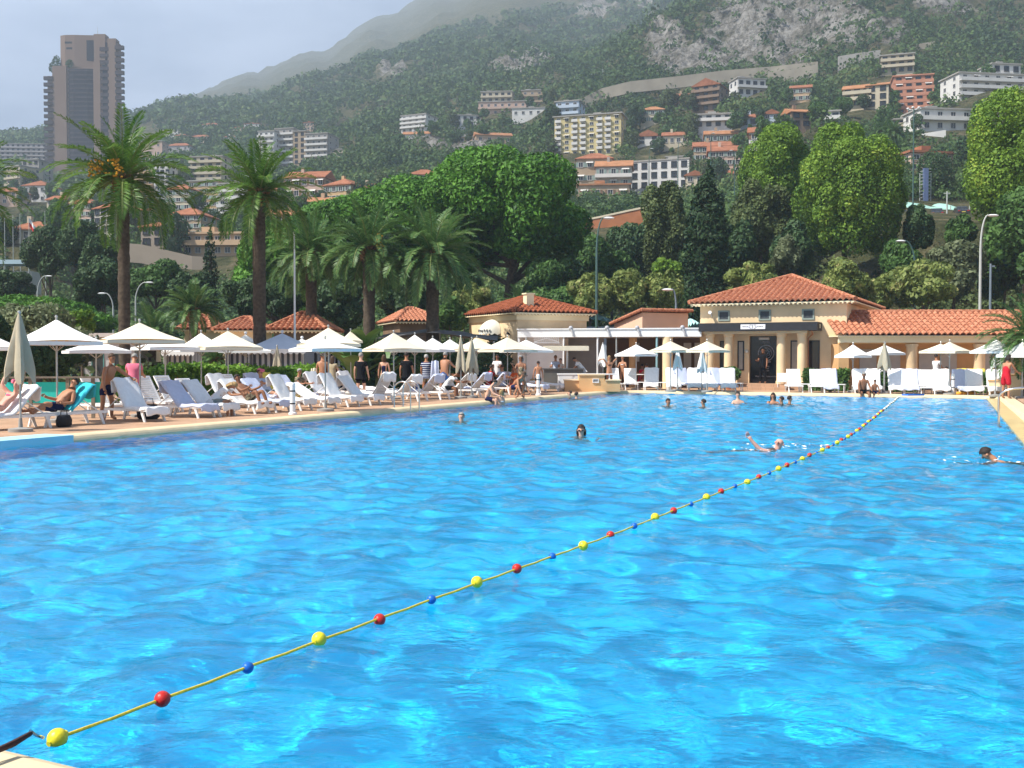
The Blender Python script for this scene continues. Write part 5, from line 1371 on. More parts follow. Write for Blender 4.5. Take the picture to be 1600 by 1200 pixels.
wallstrip('retaining_wall', 'brown rubble wall under the low white villa', [(596, 232, 560), (640, 226, 560), (730, 222, 560), (770, 228, 560)], 7, WALLS['stone'], None)
wallstrip('retaining_wall', 'white balustraded garden wall under the white villa', [(1420, 212, 292), (1478, 203, 290)], 2.2, WALLS['white'], None)
wallstrip('retaining_wall', 'grey kerb wall of the car park on the bank', [(1330, 352, 148), (1450, 342, 147), (1500, 338, 146), (1620, 332, 145)], 1.8, CONC, None, .3)
hill_woods()
# ================================================================== lane line
LV = -3.98
floats = ['yellow', 'red', 'blue']
FM = {'yellow': mat('float_yellow', (.72, .62, .03), .35, .10, 14, .15, 60), 'red': mat('float_red', (.50, .025, .02), .35, .12, 14, .15, 60), 'blue': mat('float_blue', (.01, .13, .50), .35, .12, 14, .15, 60)}
ll = thing('lane_line', 'floating lane line of yellow rope with yellow, red and blue ball floats', 'lane line', UV(3.3, LV, WZ), POOL_YAW)
Y0, Y1 = .05, PU1-3.35
nfl = 73
mb = MB(); pts = []
def rope_xy(y):
    return sum(float(np.interp(y+3.1+o, (3, 5.7, 8.7, 11.1, 17.9, 23, 27.3, 34.7, 49), (-3.98, -3.82, -3.64, -3.54, -3.37, -3.40, -3.62, -4.05, -4.92))) for o in (-1.5, -.5, .5, 1.5))/4+3.98+.010*math.sin(y*1.1+1)
for i in range(nfl*4+1):
    y = Y0+(Y1-Y0)*i/(nfl*4); t = y/(Y1-Y0)
    pts.append((rope_xy(y), y, .030+.005*abs(math.cos(math.pi*i/4))))
mb.tube(pts, .008, 6); mb.build('rope', mat('rope_yellow', (.78, .62, .05), .8, .2, 60, .6, 200), ll, True)
FME = {}
for k, r in (('yellow', .046), ('red', .041), ('blue', .034)):
    mb = MB(); mb.ball((0, 0, 0), r, 20); mb.tube([(0, -r*1.12, 0), (0, r*1.12, 0)], r*.3, 10); FME[k] = mb.mesh('float_'+k, FM[k], True)
FME['white'] = FME['yellow'].copy(); FME['white'].materials.clear(); FME['white'].materials.append(mat('float_white', (.7, .68, .6), .4, .1, 14))
FME['dark'] = FME['blue'].copy(); FME['dark'].materials.clear(); FME['dark'].materials.append(mat('float_black', (.02, .02, .02), .4, .1, 14))
for i in range(nfl):
    y = Y0+(Y1-Y0)*i/nfl
    k = floats[i % 3] if y < 33 else ('white', 'dark')[i % 2]
    obj('float', FME[k], ll, (rope_xy(y), y, .034+random.uniform(-.010, .010)), (random.uniform(-.2, .2), 0, random.uniform(-.3, .3)), (1, 1, 1))
# strap that ties the line to the near coping
st = thing('anchor_strap', 'dark strap with metal hook tying the lane line to the near coping', 'strap', UV(3.0, LV, 0.02), POOL_YAW)
mb = MB(); mb.tube([(.24, -.62, .03), (.27, -.30, .035), (.27, -.06, .045), (.20, .08, .03)], [.008, .009, .014, .010], 6); mb.tube([(.17, -.60, .025), (.24, -.25, .03), (.26, -.08, .04)], .006, 6); mb.build('strap', mat('strap_dark', (.05, .02, .018), .8, .3, 20), st, True)
mb = MB(); mb.tube([(.20, .07, .03), (.15, .12, .02), (.10, .19, -.03), (.06, .26, -.07), (.10, .22, -.05)], .007, 6); mb.build('hook', STEEL, st, True)
# yellow paint mark on the near coping
# ================================================================== ladders
def ladder(label, u, v, rz, reach):
    t = thing('pool_ladder', label, 'pool ladder', UV(u, v, 0), rz, 'pool ladders')
    for sx in (-.27, .27):
        mb = MB(); pts = [(sx, -.42, 0.0), (sx, -.42, .62)]
        for i in range(9): a = math.pi*i/8; pts.append((sx, -.42+reach/2-reach/2*math.cos(a), .62+.24*math.sin(a)))
        pts.append((sx, -.42+reach, -1.1)); mb.tube(pts, .024, 10); mb.build('handrail', STEEL, t, True)
        mb = MB(); mb.lathe([(.05, 0), (.05, .02), (.03, .03)], 12, (sx, -.42, .012)); mb.build('foot_flange', STEEL, t, True)
    for k in range(2):
        mb = MB(); mb.box(-.27, .27, reach-.47, reach-.37, -.45-.3*k, -.42-.3*k); mb.build('tread', STEEL, t)
    return t
ladder('steel ladder with two curved handrails at the left pool edge', 29.2, PV0-.05, POOL_YAW+R(-90), .62)
ladder('steel handrail ladder on the right hand coping', 30.0, PVR(30.0)+GW, POOL_YAW+R(90), 1.15)

# ================================================================== sun loungers and towels
def lounger_parts(root, ang, arms=False):
    hx = .20; Lb = .82; z = .33; w = .31
    mb = MB(); mb.box(-.98+.15, 1.0, -w-.035, -w+.012, z-.06, z); mb.box(-.98+.15, 1.0, w-.012, w+.035, z-.06, z); mb.box(.955, 1.0, -w+.012, w-.012, z-.05, z-.005); mb.box(-.83, -.79, -w+.012, w-.012, z-.05, z-.005)
    mb.build('frame', WHITE, root)
    mb = MB()
    for i in range(12): x = hx-.02+.76*i/11.6; mb.box(x-.39*0, x+.052, -w+.013, w-.013, z-.02, z+.004)
    mb.build('seat', WHITE, root)
    ca, sa = math.cos(ang), math.sin(ang)
    M = Matrix.Translation((hx-.03, 0, z))@Matrix.Rotation(ang, 4, 'Y')
    mb = MB(); mb.box(-Lb, 0, -w+.0, -w+.05, -.012, .028, M); mb.box(-Lb, 0, w-.05, w, -.012, .028, M); mb.box(-Lb-.05, -Lb, -w, w, -.012, .028, M)
    for i in range(11): mb.box(-Lb+.02+i*.073, -Lb+.02+i*.073+.055, -w+.05, w-.05, 0, .02, M)
    mb.build('backrest', WHITE, root)
    mb = MB(); e = M@V((-Lb*.55, 0, -.01))
    for s in (-1, 1): mb.tube([(e.x, s*.22, e.z), (-.70, s*.22, z-.04)], .014, 6)
    mb.build('back_strut', WHITE, root)
    for x, dx in ((.78, .10), (-.62, -.10)):
        for s in (-1, 1):
            mb = MB(); mb.add([(x-.045, s*w-.02, z-.05), (x+.045, s*w-.02, z-.05), (x+.045, s*w+.03, z-.05), (x-.045, s*w+.03, z-.05), (x+dx-.03, s*w-.005, 0), (x+dx+.03, s*w-.005, 0), (x+dx+.03, s*w+.035, 0), (x+dx-.03, s*w+.035, 0)], [(0, 1, 2, 3), (7, 6, 5, 4), (0, 4, 5, 1), (1, 5, 6, 2), (2, 6, 7, 3), (3, 7, 4, 0)])
            mb.build('leg', WHITE, root)
def towel_mesh(name, ang, m, seed, foot=True, back=True, drop=.18, seat=True):
    r = random.Random(seed); hx, Lb, z = .17, .86, .345
    ca, sa = math.cos(ang), math.sin(ang)
    prof = []
    if back:
        for k in range(4): prof.append((hx-Lb*ca-.03-.012*k+.02, z+Lb*sa-.32+.10*k+.0, 1))
        for k in range(9): s = Lb*(1-k/8); prof.append((hx-s*ca+.03*sa, z+s*sa+.035*ca+.012, 0))
    if seat:
        for k in range(1, 9): prof.append((hx+.80*k/8+.02, z+.022, 0))
        if foot:
            for k in range(4): prof.append((1.02+.008*k, z-.02-drop*(k+.3)/4, 1))
    w = .325; n = 12; vs, fs = [], []
    for i, (x, zz, hang) in enumerate(prof):
        for j in range(n+1):
            y = -w-.03+(2*w+.06)*j/n
            dz = .008*math.sin(i*1.3+j*.9+seed)+r.uniform(-.004, .004)
            if (j in (0, n)) and not hang: dz -= .07+.02*math.sin(i*.8+seed)
            vs.append((x+(r.uniform(-.006, .006)), y*(1.02+.05*hang*math.sin(j+seed)), zz+dz-(.03*math.sin(j*.8+seed) if hang else 0)))
    m_ = len(prof)
    for i in range(m_-1):
        for j in range(n): fs.append((i*(n+1)+j, (i+1)*(n+1)+j, (i+1)*(n+1)+j+1, i*(n+1)+j+1))
    mb = MB(); mb.add(vs, fs); me = mb.mesh(name, m, True)
    bm = bmesh.new(); bm.from_mesh(me); bmesh.ops.solidify(bm, geom=bm.faces, thickness=-.012); bm.to_mesh(me); bm.free()
    return me
ANG = {'hi': R(58), 'mid': R(46), 'low': R(30), 'flat': R(6)}
LP = {k: None for k in ANG}
for k in ANG:
    e = bpy.data.objects.new('sun_lounger', None); COL.objects.link(e); lounger_parts(e, ANG[k]); LP[k] = e
TW = {}
for k in ANG:
    for c, m in (('white', TOWEL), ('blue', TOWEL_SHADE), ('turq', TURQ), ('yellow', YELLOW)):
        if k in ('hi', 'mid') or c in ('white', 'blue'):
            TW[k, c] = towel_mesh('beach_towel', ANG[k], m, len(TW)*3+1)
TW['mid', 'back'] = towel_mesh('beach_towel', ANG['mid'], TURQ, 77, seat=False)
used = set()
def lounger(p, ang, yaw, label, tw=None, twl=None, group='white sun loungers', z=None):
    """p: where the middle of its footprint meets the deck"""
    src = LP[ang]
    if ang in used: o = copy_tree(src)
    else: o = src; used.add(ang)
    o.location = p; o.rotation_euler = (0, 0, yaw); tag(o, label, 'sun lounger', group)
    if tw:
        t = obj('beach_towel', TW[ang, tw], None, p, (0, 0, yaw)); tag(t, twl, 'towel', 'towels on the sun loungers')
    return o
# foot of the front row on the left points across the pool (+v), i.e. local +x
FOOT_POOL = POOL_YAW
NUMS = ['first', 'second', 'third', 'fourth', 'fifth', 'sixth', 'seventh', 'eighth', 'ninth', 'tenth', 'eleventh', 'twelfth', 'thirteenth', 'fourteenth', 'fifteenth', 'sixteenth']
TN = dict(white='white', blue='shade-tinted white', turq='turquoise', yellow='yellow', back='turquoise')
def rowof(rows, where, at_, group):
    for i, (px, py, ang, yaw, tw) in enumerate(rows):
        o = NUMS[i]
        lounger(at_(px, py), ang, yaw, f"{o} white lounger from the left {where}, "+(f"{TN[tw]} towel" if tw else 'without towel'), tw, tw and f"{TN[tw]} towel on {o} lounger from left {where}", group)
A = FOOT_POOL
AL = POOL_YAW+R(-90)     # foot towards -u: along the edge, towards the camera
front = [(20, 664, 'mid', AL-.15, 'white'), (108, 664, 'mid', AL-.1, 'back'), (205, 652, 'hi', A-.1, 'white'), (283, 645, 'mid', A, 'blue'), (315, 640, 'mid', A+.05, 'white'), (372, 633, 'mid', A, 'white'), (405, 630, 'mid', A, 'blue'), (440, 629, 'hi', A+.1, 'white')]
rowof(front, 'in the left poolside row', lambda px, py: LEFT(px, PV0-CW-2.45), 'loungers in the poolside row at left')
front2 = [(480, 629, 'low', A+.05, 'white'), (518, 624, 'hi', A, 'white'), (552, 620, 'mid', A+.05, 'white'), (598, 624, 'hi', A+R(176), 'white'), (636, 620, 'mid', A+R(178), 'white'), (672, 616, 'mid', A+R(176), 'blue'), (722, 611, 'mid', A+R(180), 'white'), (748, 609, 'mid', A+R(180), 'blue'), (778, 606, 'mid', A+R(182), 'blue'), (822, 602, 'flat', A, 'blue'), (850, 600, 'flat', A, 'white')]
rowof(front2, 'past the round marker post', lambda px, py: LEFT(px, PV0-CW-2.45), 'loungers in the poolside row past the marker')
back = [(150, 634, 'hi', A, None), (232, 626, 'hi', A, None), (262, 622, 'hi', A, None), (300, 618, 'mid', A, None), (345, 619, 'hi', A, 'white'), (362, 613, 'hi', A, None), (402, 611, 'hi', A, 'blue'), (422, 611, 'hi', A, 'yellow'), (452, 612, 'mid', A, 'blue'), (494, 610, 'hi', A, 'white'), (545, 606, 'hi', A, 'white'), (582, 603, 'flat', A, 'white'), (700, 600, 'hi', A, None)]
rowof(back, 'along the hedge', lambda px, py: LEFT(px, PV0-CW-5.3), 'loungers in the row along the hedge')
T = POOL_YAW+R(-90)      # far side: foot towards the pool
far = [(958, 606, 'hi', T+.5, None), (985, 605, 'hi', T+.4, None), (1018, 608, 'hi', T+.3, 'white'), (1052, 607, 'hi', T+.35, 'white'), (1068, 606, 'hi', T+.9, 'blue'), (1086, 606, 'hi', T+.3, 'white'), (1108, 607, 'hi', T+.35, 'white'), (1124, 607, 'hi', T+.9, 'blue'), (1137, 605, 'hi', T+.3, 'white')]
rowof(far, 'on the far side before the steps', lambda px, py: FAR(px, PU1+CW+1.3), 'loungers on the far side left of the steps')
far2 = [(1240, 608, 'hi', T+.3, None), (1276, 608, 'hi', T+.25, None), (1296, 607, 'hi', T+.25, 'blue'), (1345, 607, 'hi', T+.2, 'white'), (1363, 606, 'hi', T+.2, 'white'), (1401, 611, 'hi', T+.15, 'white'), (1422, 608, 'hi', T+.15, 'blue'), (1447, 612, 'hi', T+.2, None), (1471, 613, 'hi', T+.1, 'white'), (1503, 613, 'hi', T+.3, 'blue'), (1522, 611, 'hi', T+.1, 'white'), (1556, 611, 'hi', T+.1, 'white')]
rowof(far2, 'on the far side after the steps', lambda px, py: FAR(px, PU1+CW+1.25), 'loungers on the far side right of the steps')
far3 = [(1368, 598, 'hi', T, None), (1400, 598, 'hi', T, None), (1426, 598, 'hi', T, None), (1506, 600, 'hi', T, 'yellow'), (1526, 600, 'hi', T, 'yellow'), (1565, 598, 'hi', T, None)]
rowof(far3, 'in the back row by the wing', lambda px, py: FAR(px, PU1+CW+3.9), 'loungers before the tiled wing')
# small side tables
def side_table(px, py, label, s=1.0):
    t = thing('side_table', label, 'table', FAR(px, PU1+CW+1.0), POOL_YAW, 'small white side tables')
    mb = MB(); mb.box(-.27*s, .27*s, -.22*s, .22*s, .37, .40); mb.build('table_top', WHITE, t)
    for x in (-.22, .22):
        for y in (-.17, .17): mb = MB(); mb.tube([(x*s, y*s, 0), (x*s, y*s, .37)], .02, 6); mb.build('leg', WHITE, t)
for px, py, l in ((1001, 608, 'white side table at the right of the bare terrace bar loungers'), (1037, 609, 'white side table between two white towelled far loungers'), (1152, 609, 'white side table beside the entrance steps'), (1258, 609, 'white side table right of the first lounger after the steps'), (1312, 609, 'white side table right of the shade-tinted towel before the hedge'), (1436, 612, 'white side table between the third pair of far loungers'), (1540, 611, 'white side table at the right end of the far row')):
    side_table(px, py, l)
# ================================================================== parasols
def parasol(label, px, py, d, wpx, hpx, canvas, under=None, yaw=R(20), group='open parasols', base=True, h0=0.0):
    """square market parasol: apex at (px,py), eaves hpx below, wpx wide in the photograph"""
    apex = W(px, py, d); z1 = apex.z; hh = hpx/F*d; r = wpx/F*d/2
    t = thing('parasol', label, 'parasol', (apex.x, d, h0), yaw, group)
    za, ze = z1-h0, z1-hh-h0
    # side of a square turned by yaw: its silhouette spans r
    k = abs(math.cos(yaw))+abs(math.sin(yaw)); a = r/k
    cs = [(-a, -a), (a, -a), (a, a), (-a, a)]
    def skin(dz, name, m):
        mb = MB()
        for i in range(4):
            p, q = cs[i], cs[(i+1) % 4]; n = 6
            P = lambda s, u: ((p[0]*(1-s)+q[0]*s)*u, (p[1]*(1-s)+q[1]*s)*u, za+(ze-za)*u+.06*hh*math.sin(math.pi*u)*-1-.10*hh*math.sin(math.pi*s)*u*u*-1*.6+dz)
            for g in range(n):
                for w in range(5):
                    mb.quad(P(g/n, w/5), P((g+1)/n, w/5), P((g+1)/n, (w+1)/5), P(g/n, (w+1)/5))
        o = mb.build(name, m, t)
        return o
    skin(0, 'canopy', canvas)
    u_ = skin(-.012, 'lining', under or canvas)
    mb = MB()
    for i in range(4):
        p, q = cs[i], cs[(i+1) % 4]
        mb.add([(p[0], p[1], ze), (q[0], q[1], ze), (q[0]*1.003, q[1]*1.003, ze-.09), (p[0]*1.003, p[1]*1.003, ze-.09)], [(0, 1, 2, 3)])
    mb.build('valance', canvas, t)
    mb = MB(); mb.tube([(0, 0, 0), (0, 0, za+.05)], .024, 10); mb.ball((0, 0, za+.07), .04, 8); mb.build('pole', POLE, t, True)
    for x, y in cs:
        mb = MB(); mb.tube([(0, 0, za-.07), (x*.97, y*.97, ze-.02)], .012, 5); mb.tube([(0, 0, ze-.25), (x*.5, y*.5, (za+ze)/2-.05)], .010, 5); mb.build('rib', POLE, t)
    mb = MB(); mb.lathe([(.26, 0), (.26, .07), (.05, .10), (.035, .3)], 14); mb.build('base', mat('parasol_base', (.30, .29, .27), .8, .1, 5), t, True)
    return t
def closed_parasol(label, px, ytop, ybot, d, rpx, canvas, seed, group='closed parasols'):
    top = W(px, ytop, d); zb = W(px, ybot, d).z; r = rpx/F*d
    t = thing('closed_parasol', label, 'parasol', (top.x, d, 0), seed*.7, group)
    za = top.z
    mb = MB(); mb.tube([(0, 0, 0), (0, 0, za)], .024, 10); mb.ball((0, 0, za+.03), .04, 8); mb.build('pole', POLE, t, True)
    mb = MB(); n, m_ = 32, 12; vs, fs = [], []
    for i in range(m_+1):
        s = i/m_
        for j in range(n):
            a = 2*math.pi*j/n
            fold = 1+.34*math.cos(4*a+seed)*min(1, s*1.8)+.12*math.cos(8*a)*s
            rr = r*(.10+.90*s**.8)*(1.0-.10*max(0, s-.85)/.15)*fold
            z = za-(za-zb)*s - (.16*math.cos(4*a+seed+.4) if i == m_ else .05*math.cos(4*a+seed)*s)*(za-zb)*.7
            vs.append((rr*math.cos(a), rr*math.sin(a), z))
    for i in range(m_):
        for j in range(n): fs.append((i*n+j, i*n+(j+1) % n, (i+1)*n+(j+1) % n, (i+1)*n+j))
    mb.add(vs, fs); mb.build('folded_canopy', canvas, t, True)
    mb = MB(); mb.lathe([(.26, 0), (.26, .07), (.05, .10), (.035, .3)], 14); mb.build('base', mat('parasol_base', (.30, .29, .27), .8, .1, 5), t, True)
    return t
Wc, Cc, Yc = CANVAS_W, CANVAS_C, CANVAS_Y
parasol('large white parasol with orange lining beside the closed taupe one', 88, 499, 26.5, 152, 35, Wc, Yc, R(38))
parasol('white parasol cut by the left picture edge', -12, 523, 30, 105, 20, Wc, None, R(20))
parasol('low white parasol under the gap between the two large left ones', 150, 531, 34, 122, 17, Wc, None, R(30))
parasol('large cream parasol in front of the fruiting palm trunk', 218, 504, 29, 154, 28, Cc, Yc, R(30))
parasol('white parasol with yellow lining just below the large cream one', 258, 529, 35, 112, 14, Wc, Yc, R(40))
parasol('small white parasol apex between two cream parasols', 314, 520, 38, 96, 26, Wc, None, R(25))
parasol('cream parasol in front of the second tall palm trunk', 356, 517, 36, 118, 26, Cc, None, R(28))
parasol('low white parasol beneath the second cream one', 385, 537, 42, 90, 11, Wc, Yc, R(10))
parasol('cream parasol above the two black and white cabanas', 513, 512, 36, 108, 26, Cc, None, R(22))
parasol('white parasol with orange lining just in front of the cabanas', 508, 530, 32, 118, 15, Wc, Yc, R(36))
parasol('cream parasol piece rising behind the banana plants', 548, 517, 46, 40, 16, Cc, None, R(20))
parasol('cream parasol above the woman in navy top', 615, 520, 41, 102, 26, Cc, None, R(35))
parasol('white parasol in front of the dark shade net', 648, 523, 45, 82, 24, Wc, None, R(15))
parasol('white low parasol behind the man in striped polo', 676, 528, 48, 72, 19, Wc, None, R(30))
parasol('white parasol directly left of the two closed parasols', 703, 530, 50, 62, 17, Wc, None, R(30))
parasol('cream parasol behind the two closed parasols', 745, 528, 49, 82, 18, Cc, Yc, R(30))
parasol('cream parasol at the corner of the villa', 793, 527, 46, 94, 20, Cc, Yc, R(38))
parasol('white parasol in front of the white bar wall', 822, 531, 50, 84, 17, Wc, None, R(24))
parasol('white parasol nearest the planter at the far left corner', 994, 538, 53, 66, 16, Wc, None, R(35))
parasol('cream parasol in front of the terrace column', 1048, 533, 50, 68, 15, Cc, None, R(38))
parasol('cream parasol left of the entrance columns', 1105, 533, 49.5, 70, 15, Cc, None, R(38))
parasol('white parasol right of the entrance on the far side', 1333, 538, 49, 54, 18, Wc, None, R(30))
parasol('white parasol behind the closed taupe one on the far side', 1383, 539, 49.5, 58, 13, Wc, None, R(28))
parasol('pale parasol with orange lining in front of the wing', 1470, 537, 48, 62, 12, Cc, Yc, R(30))
parasol('cream parasol overlapping the orange lined one', 1484, 534, 46, 66, 15, Cc, None, R(36))
parasol('white parasol above the woman in red', 1556, 530, 44, 80, 19, Wc, None, R(42))
parasol('white parasol cut by the right picture edge', 1598, 534, 42, 74, 21, Wc, None, R(30))
closed_parasol('big closed taupe parasol nearest the camera at far left', 30, 490, 590, 23.2, 19, CANVAS_G, 1)
closed_parasol('left one of two closed parasols standing together', 720, 526, 578, 42, 8.5, CANVAS_G, 2)
closed_parasol('right one of two closed parasols standing together', 737, 529, 580, 42.5, 8.5, CANVAS_G, 3)
closed_parasol('white closed parasol beside the planter block', 942, 537, 570, 54, 7.5, Wc, 4)
closed_parasol('white closed parasol under the column parasol', 1059, 545, 576, 51, 8, Wc, 5)
closed_parasol('white closed parasol under the entrance parasol', 1097, 545, 580, 50.5, 6.5, Wc, 6)
closed_parasol('tall closed taupe parasol on the far side', 1382, 536, 575, 47.5, 9, CANVAS_G, 7)
closed_parasol('white closed parasol hanging behind the woman in red', 1558, 552, 574, 45.5, 10, Wc, 8)
closed_parasol('grey closed parasol among the cabanas', 433, 541, 576, 46, 7, CANVAS_G, 9)
# white box parasol over the bar
bp = thing('rectangular_parasol', 'white rectangular parasol over the bar counter', 'parasol', (X(886, 54.2), 54.2, 0), 0)
mb = MB(); mb.box(-1.2, 1.05, -.9, .9, 2.18, 2.22); mb.box(-1.2, 1.05, -.91, -.88, 1.98, 2.18); mb.box(-1.2, 1.05, .88, .91, 1.98, 2.18); mb.box(-1.22, -1.2, -.9, .9, 1.98, 2.18); mb.box(1.05, 1.07, -.9, .9, 1.98, 2.18); mb.build('canopy', CANVAS_C, bp)
mb = MB(); mb.tube([(0, 0, 0), (0, 0, 2.2)], .06, 10); mb.build('pole', ROOFP, bp, True)

# ================================================================== depth marker posts, lamps, flagpoles, rails
def marker(px, py, label):
    t = thing('marker_post', label, 'post', FAR(px, PU1+CW+.5) if px > 900 else LEFT(px, PV0-CW-.45), 0, 'white pool marker posts')
    mb = MB(); mb.lathe([(.12, 0), (.12, .05), (.08, .08), (.078, .84), (.08, .88), (.05, .92)], 16); mb.build('body', ROOFP, t, True)
    for z in (.30, .66): mb = MB(); mb.lathe([(.083, z), (.083, z+.04)], 16); mb.build('dark_band', DARK, t, True)
marker(457, 646, 'white marker post with dark bands between the left loungers'); marker(841, 617, 'white marker post by the far left pool corner'); marker(1489, 617, 'short white marker post on the far side')
def street_lamp(label, px, d, ztop_py, base_z, arm, m, two=False):
    h = W(px, ztop_py, d).z-base_z
    t = thing('street_lamp', label, 'street lamp', (X(px, d), d, base_z), 0, 'street lamps')
    mb = MB(); pts = [(0, 0, 0), (0, 0, h*.8)]
    for i in range(1, 8): a = math.pi/2*i/7; pts.append((arm*(1-math.cos(a)), 0, h*.8+h*.2*math.sin(a)))
    mb.tube(pts, [.11, .075]+[.06-.003*i for i in range(7)], 10); mb.build('post', m, t, True)
    s = 1 if arm > 0 else -1
    mb = MB(); mb.lathe([(.02, -.0), (.16, .04), (.19, .10), (.10, .16), (.02, .17)], 14, (arm+s*.3, 0, h-.12), 2.0, 1); hd = mb.build('lamp_head', ROOFP, t, True)
PALEP = mat('pale_lamp_paint', (.40, .42, .40), .5, .06); GREENP = mat('green_lamp_paint', (.055, .11, .10), .5, .1); BLUEP = mat('blue_grey_paint', (.16, .20, .24), .5, .1)
street_lamp('tall pale street lamp with curved arm behind the tiled wing', 1530, 66, 336, 0, .45, PALEP)
tp = thing('utility_pole', 'thin straight grey pole just right of the tall pale lamp', 'pole', (X(1546, 70), 70, 0), 0)
mb = MB(); mb.tube([(0, 0, 0), (0, 0, W(0, 412, 70).z)], [.09, .07], 10); mb.build('pole', BLUEP, tp, True); mb = MB(); mb.cbox((.12, 0, W(0, 416, 70).z), (.3, .1, .1)); mb.build('bracket', BLUEP, tp)
street_lamp('tall green lamp post with curved arm behind the annex', 932, 66, 340, 0, .45, GREENP)
street_lamp('small street lamp among the bushes below the car park', 1428, 76, 376, .3, -.75, GREENP)
street_lamp('slim lamp post in front of the last plane tree', 1056, 66, 452, 0, -.25, BLUEP)
street_lamp('small white lamp above the dark trees at far left', 60, 110, 431, float(tz(60, 110)), .9, PALEP)
street_lamp('small white lamp left of the fruiting palm trunk', 178, 92, 458, float(tz(178, 92)), -.7, PALEP)
street_lamp('small white lamp right of the fruiting palm trunk', 213, 92, 441, float(tz(213, 92)), .9, PALEP)
street_lamp('dark slender lamp pole in front of the white banded building', 1013, 205, 232, 29, .2, GREENP)
street_lamp('dark lamp pole right of the slender one', 1058, 208, 222, 30, .25, GREENP)
street_lamp('dark lamp pole above the cypress', 1109, 210, 208, 31, .2, GREENP)
street_lamp('dark lamp pole by the green tree on the left', 1146, 205, 235, 31, -.4, GREENP)
fl = thing('floodlight_mast', 'green mast with ring of floodlights above the car park', 'mast', (X(1424, 150), 150, W(0, 345, 150).z), 0)
h = W(1424, 170, 150).z-W(0, 345, 150).z
mb = MB(); mb.tube([(0, 0, 0), (0, 0, h)], [.12, .08], 10); mb.build('post', GREENP, fl, True)
for k in range(6):
    a = k*math.pi/3; mb = MB(); mb.tube([(0, 0, h-.1), (.8*math.cos(a), .8*math.sin(a), h)], .03, 5); mb.ball((.85*math.cos(a), .85*math.sin(a), h), .22, 8, sz=.7); mb.build('floodlight', ROOFP, fl, True)
lm = thing('lattice_mast', 'short lattice telecom mast with blue grey panel antennas', 'mast', (X(1443, 172), 172, W(0, 335, 172).z), 0)
mb = MB(); h = W(1443, 263, 172).z-W(0, 335, 172).z
for sx in (-.9, .9): mb.tube([(sx, 0, 0), (sx, 0, h-.8)], .06, 6)
for k in range(14): z = h*k/14; mb.tube([(-.9, 0, z), (.9, 0, z)], .04, 5); mb.tube([(-.9, 0, z), (.9, 0, z+h/14)], .03, 5)
mb.build('lattice', PALEP, lm)
mb = MB(); mb.box(-.35, .35, -.4, .3, 0, h); mb.build('antenna_panel', mat('antenna_blue', (.10, .14, .26), .6, .1), lm)
fp = thing('flagpole', 'white flagpole without flag beside the blue green palm', 'flagpole', (X(461, 50), 50, 0), 0)
mb = MB(); mb.tube([(0, 0, 0), (0, 0, W(0, 365, 50).z)], [.06, .035], 10); mb.ball((0, 0, W(0, 364, 50).z), .07, 8); mb.build('pole', ROOFP, fp, True)
for i, (px, d, yt, flag) in enumerate(((10, 165, 338, 0), (23, 165, 336, 0), (34, 165, 334, 0), (48, 165, 340, 1), (73, 168, 330, 0))):
    zb_ = float(tz(px, d)); t = thing('flagpole', ['flagpole nearest the left picture edge', 'flagpole second from the left edge', 'flagpole third from the left edge', 'flagpole flying a red and white flag', 'flagpole right of the red and white flag'][i], 'flagpole', (X(px, d), d, zb_), 0, 'flagpoles at the left on the slope')
    h = W(px, yt, d).z-zb_; mb = MB(); mb.tube([(0, 0, 0), (0, 0, h)], [.09, .05], 8); mb.build('pole', PALEP, t, True)
    if flag:
        mb = MB(); n = 8
        for k in range(n):
            for m_ in (0, 1):
                mb.mat(1-m_)
                q = lambda a, b: (.05+a*1.35/n*.8, .18*math.sin(a*.9), h-.1-a*.19-1.3*b)
                mb.quad(q(k, 1-.5*(m_)), q(k+1, 1-.5*m_), q(k+1, .5-.5*m_), q(k, .5-.5*m_))
        mb.build('flag', [mat('flag_white', (.7, .7, .7), .9, .05), mat('flag_red', (.55, .03, .03), .9, .08)][::-1][::-1], t, True)
# masts on the shoulder of the spur
for i, (px, yt) in enumerate(((905, 128), (924, 123), (928, 121), (941, 125), (897, 140), (902, 135))):
    d = 640; zb_ = float(tz(px, d)); t = thing('antenna_mast', ['thin antenna mast, third from left on the wooded shoulder', 'thin antenna mast close left of the tallest one', 'tallest thin antenna mast on the wooded shoulder', 'thin antenna mast at the right end of the group', 'short antenna mast at the left end of the group', 'short antenna mast, second from left on the shoulder'][i], 'mast', (X(px, d), d, zb_), 0, 'thin antenna masts on the wooded shoulder')
    mb = MB(); mb.tube([(0, 0, -2), (0, 0, max(6, W(px, yt, d).z-zb_))], [.28, .2], 6); mb.build('pole', PALEP, t)
# blue roofed stand at the left
ba = thing('blue_awning_stand', 'pale blue flat awning over a stand at the left edge', 'awning', (X(-30, 150), 150, W(0, 425, 150).z), 0)
mb = MB(); mb.box(0, 7.3, 0, 4, 1.15, 1.75); mb.build('canopy', mat('awning_pale_blue', (.42, .55, .62), .8, .06, 1), ba)
mb = MB(); mb.box(0, 7.0, 1, 4, -3, .2); mb.build('counter', mat('stand_grey', (.45, .43, .40), .9, .1), ba)
for x in (.1, 3.5, 7.0): mb = MB(); mb.tube([(x, .1, -3), (x, .1, 1.15)], .08, 6); mb.build('post', PALEP, ba)
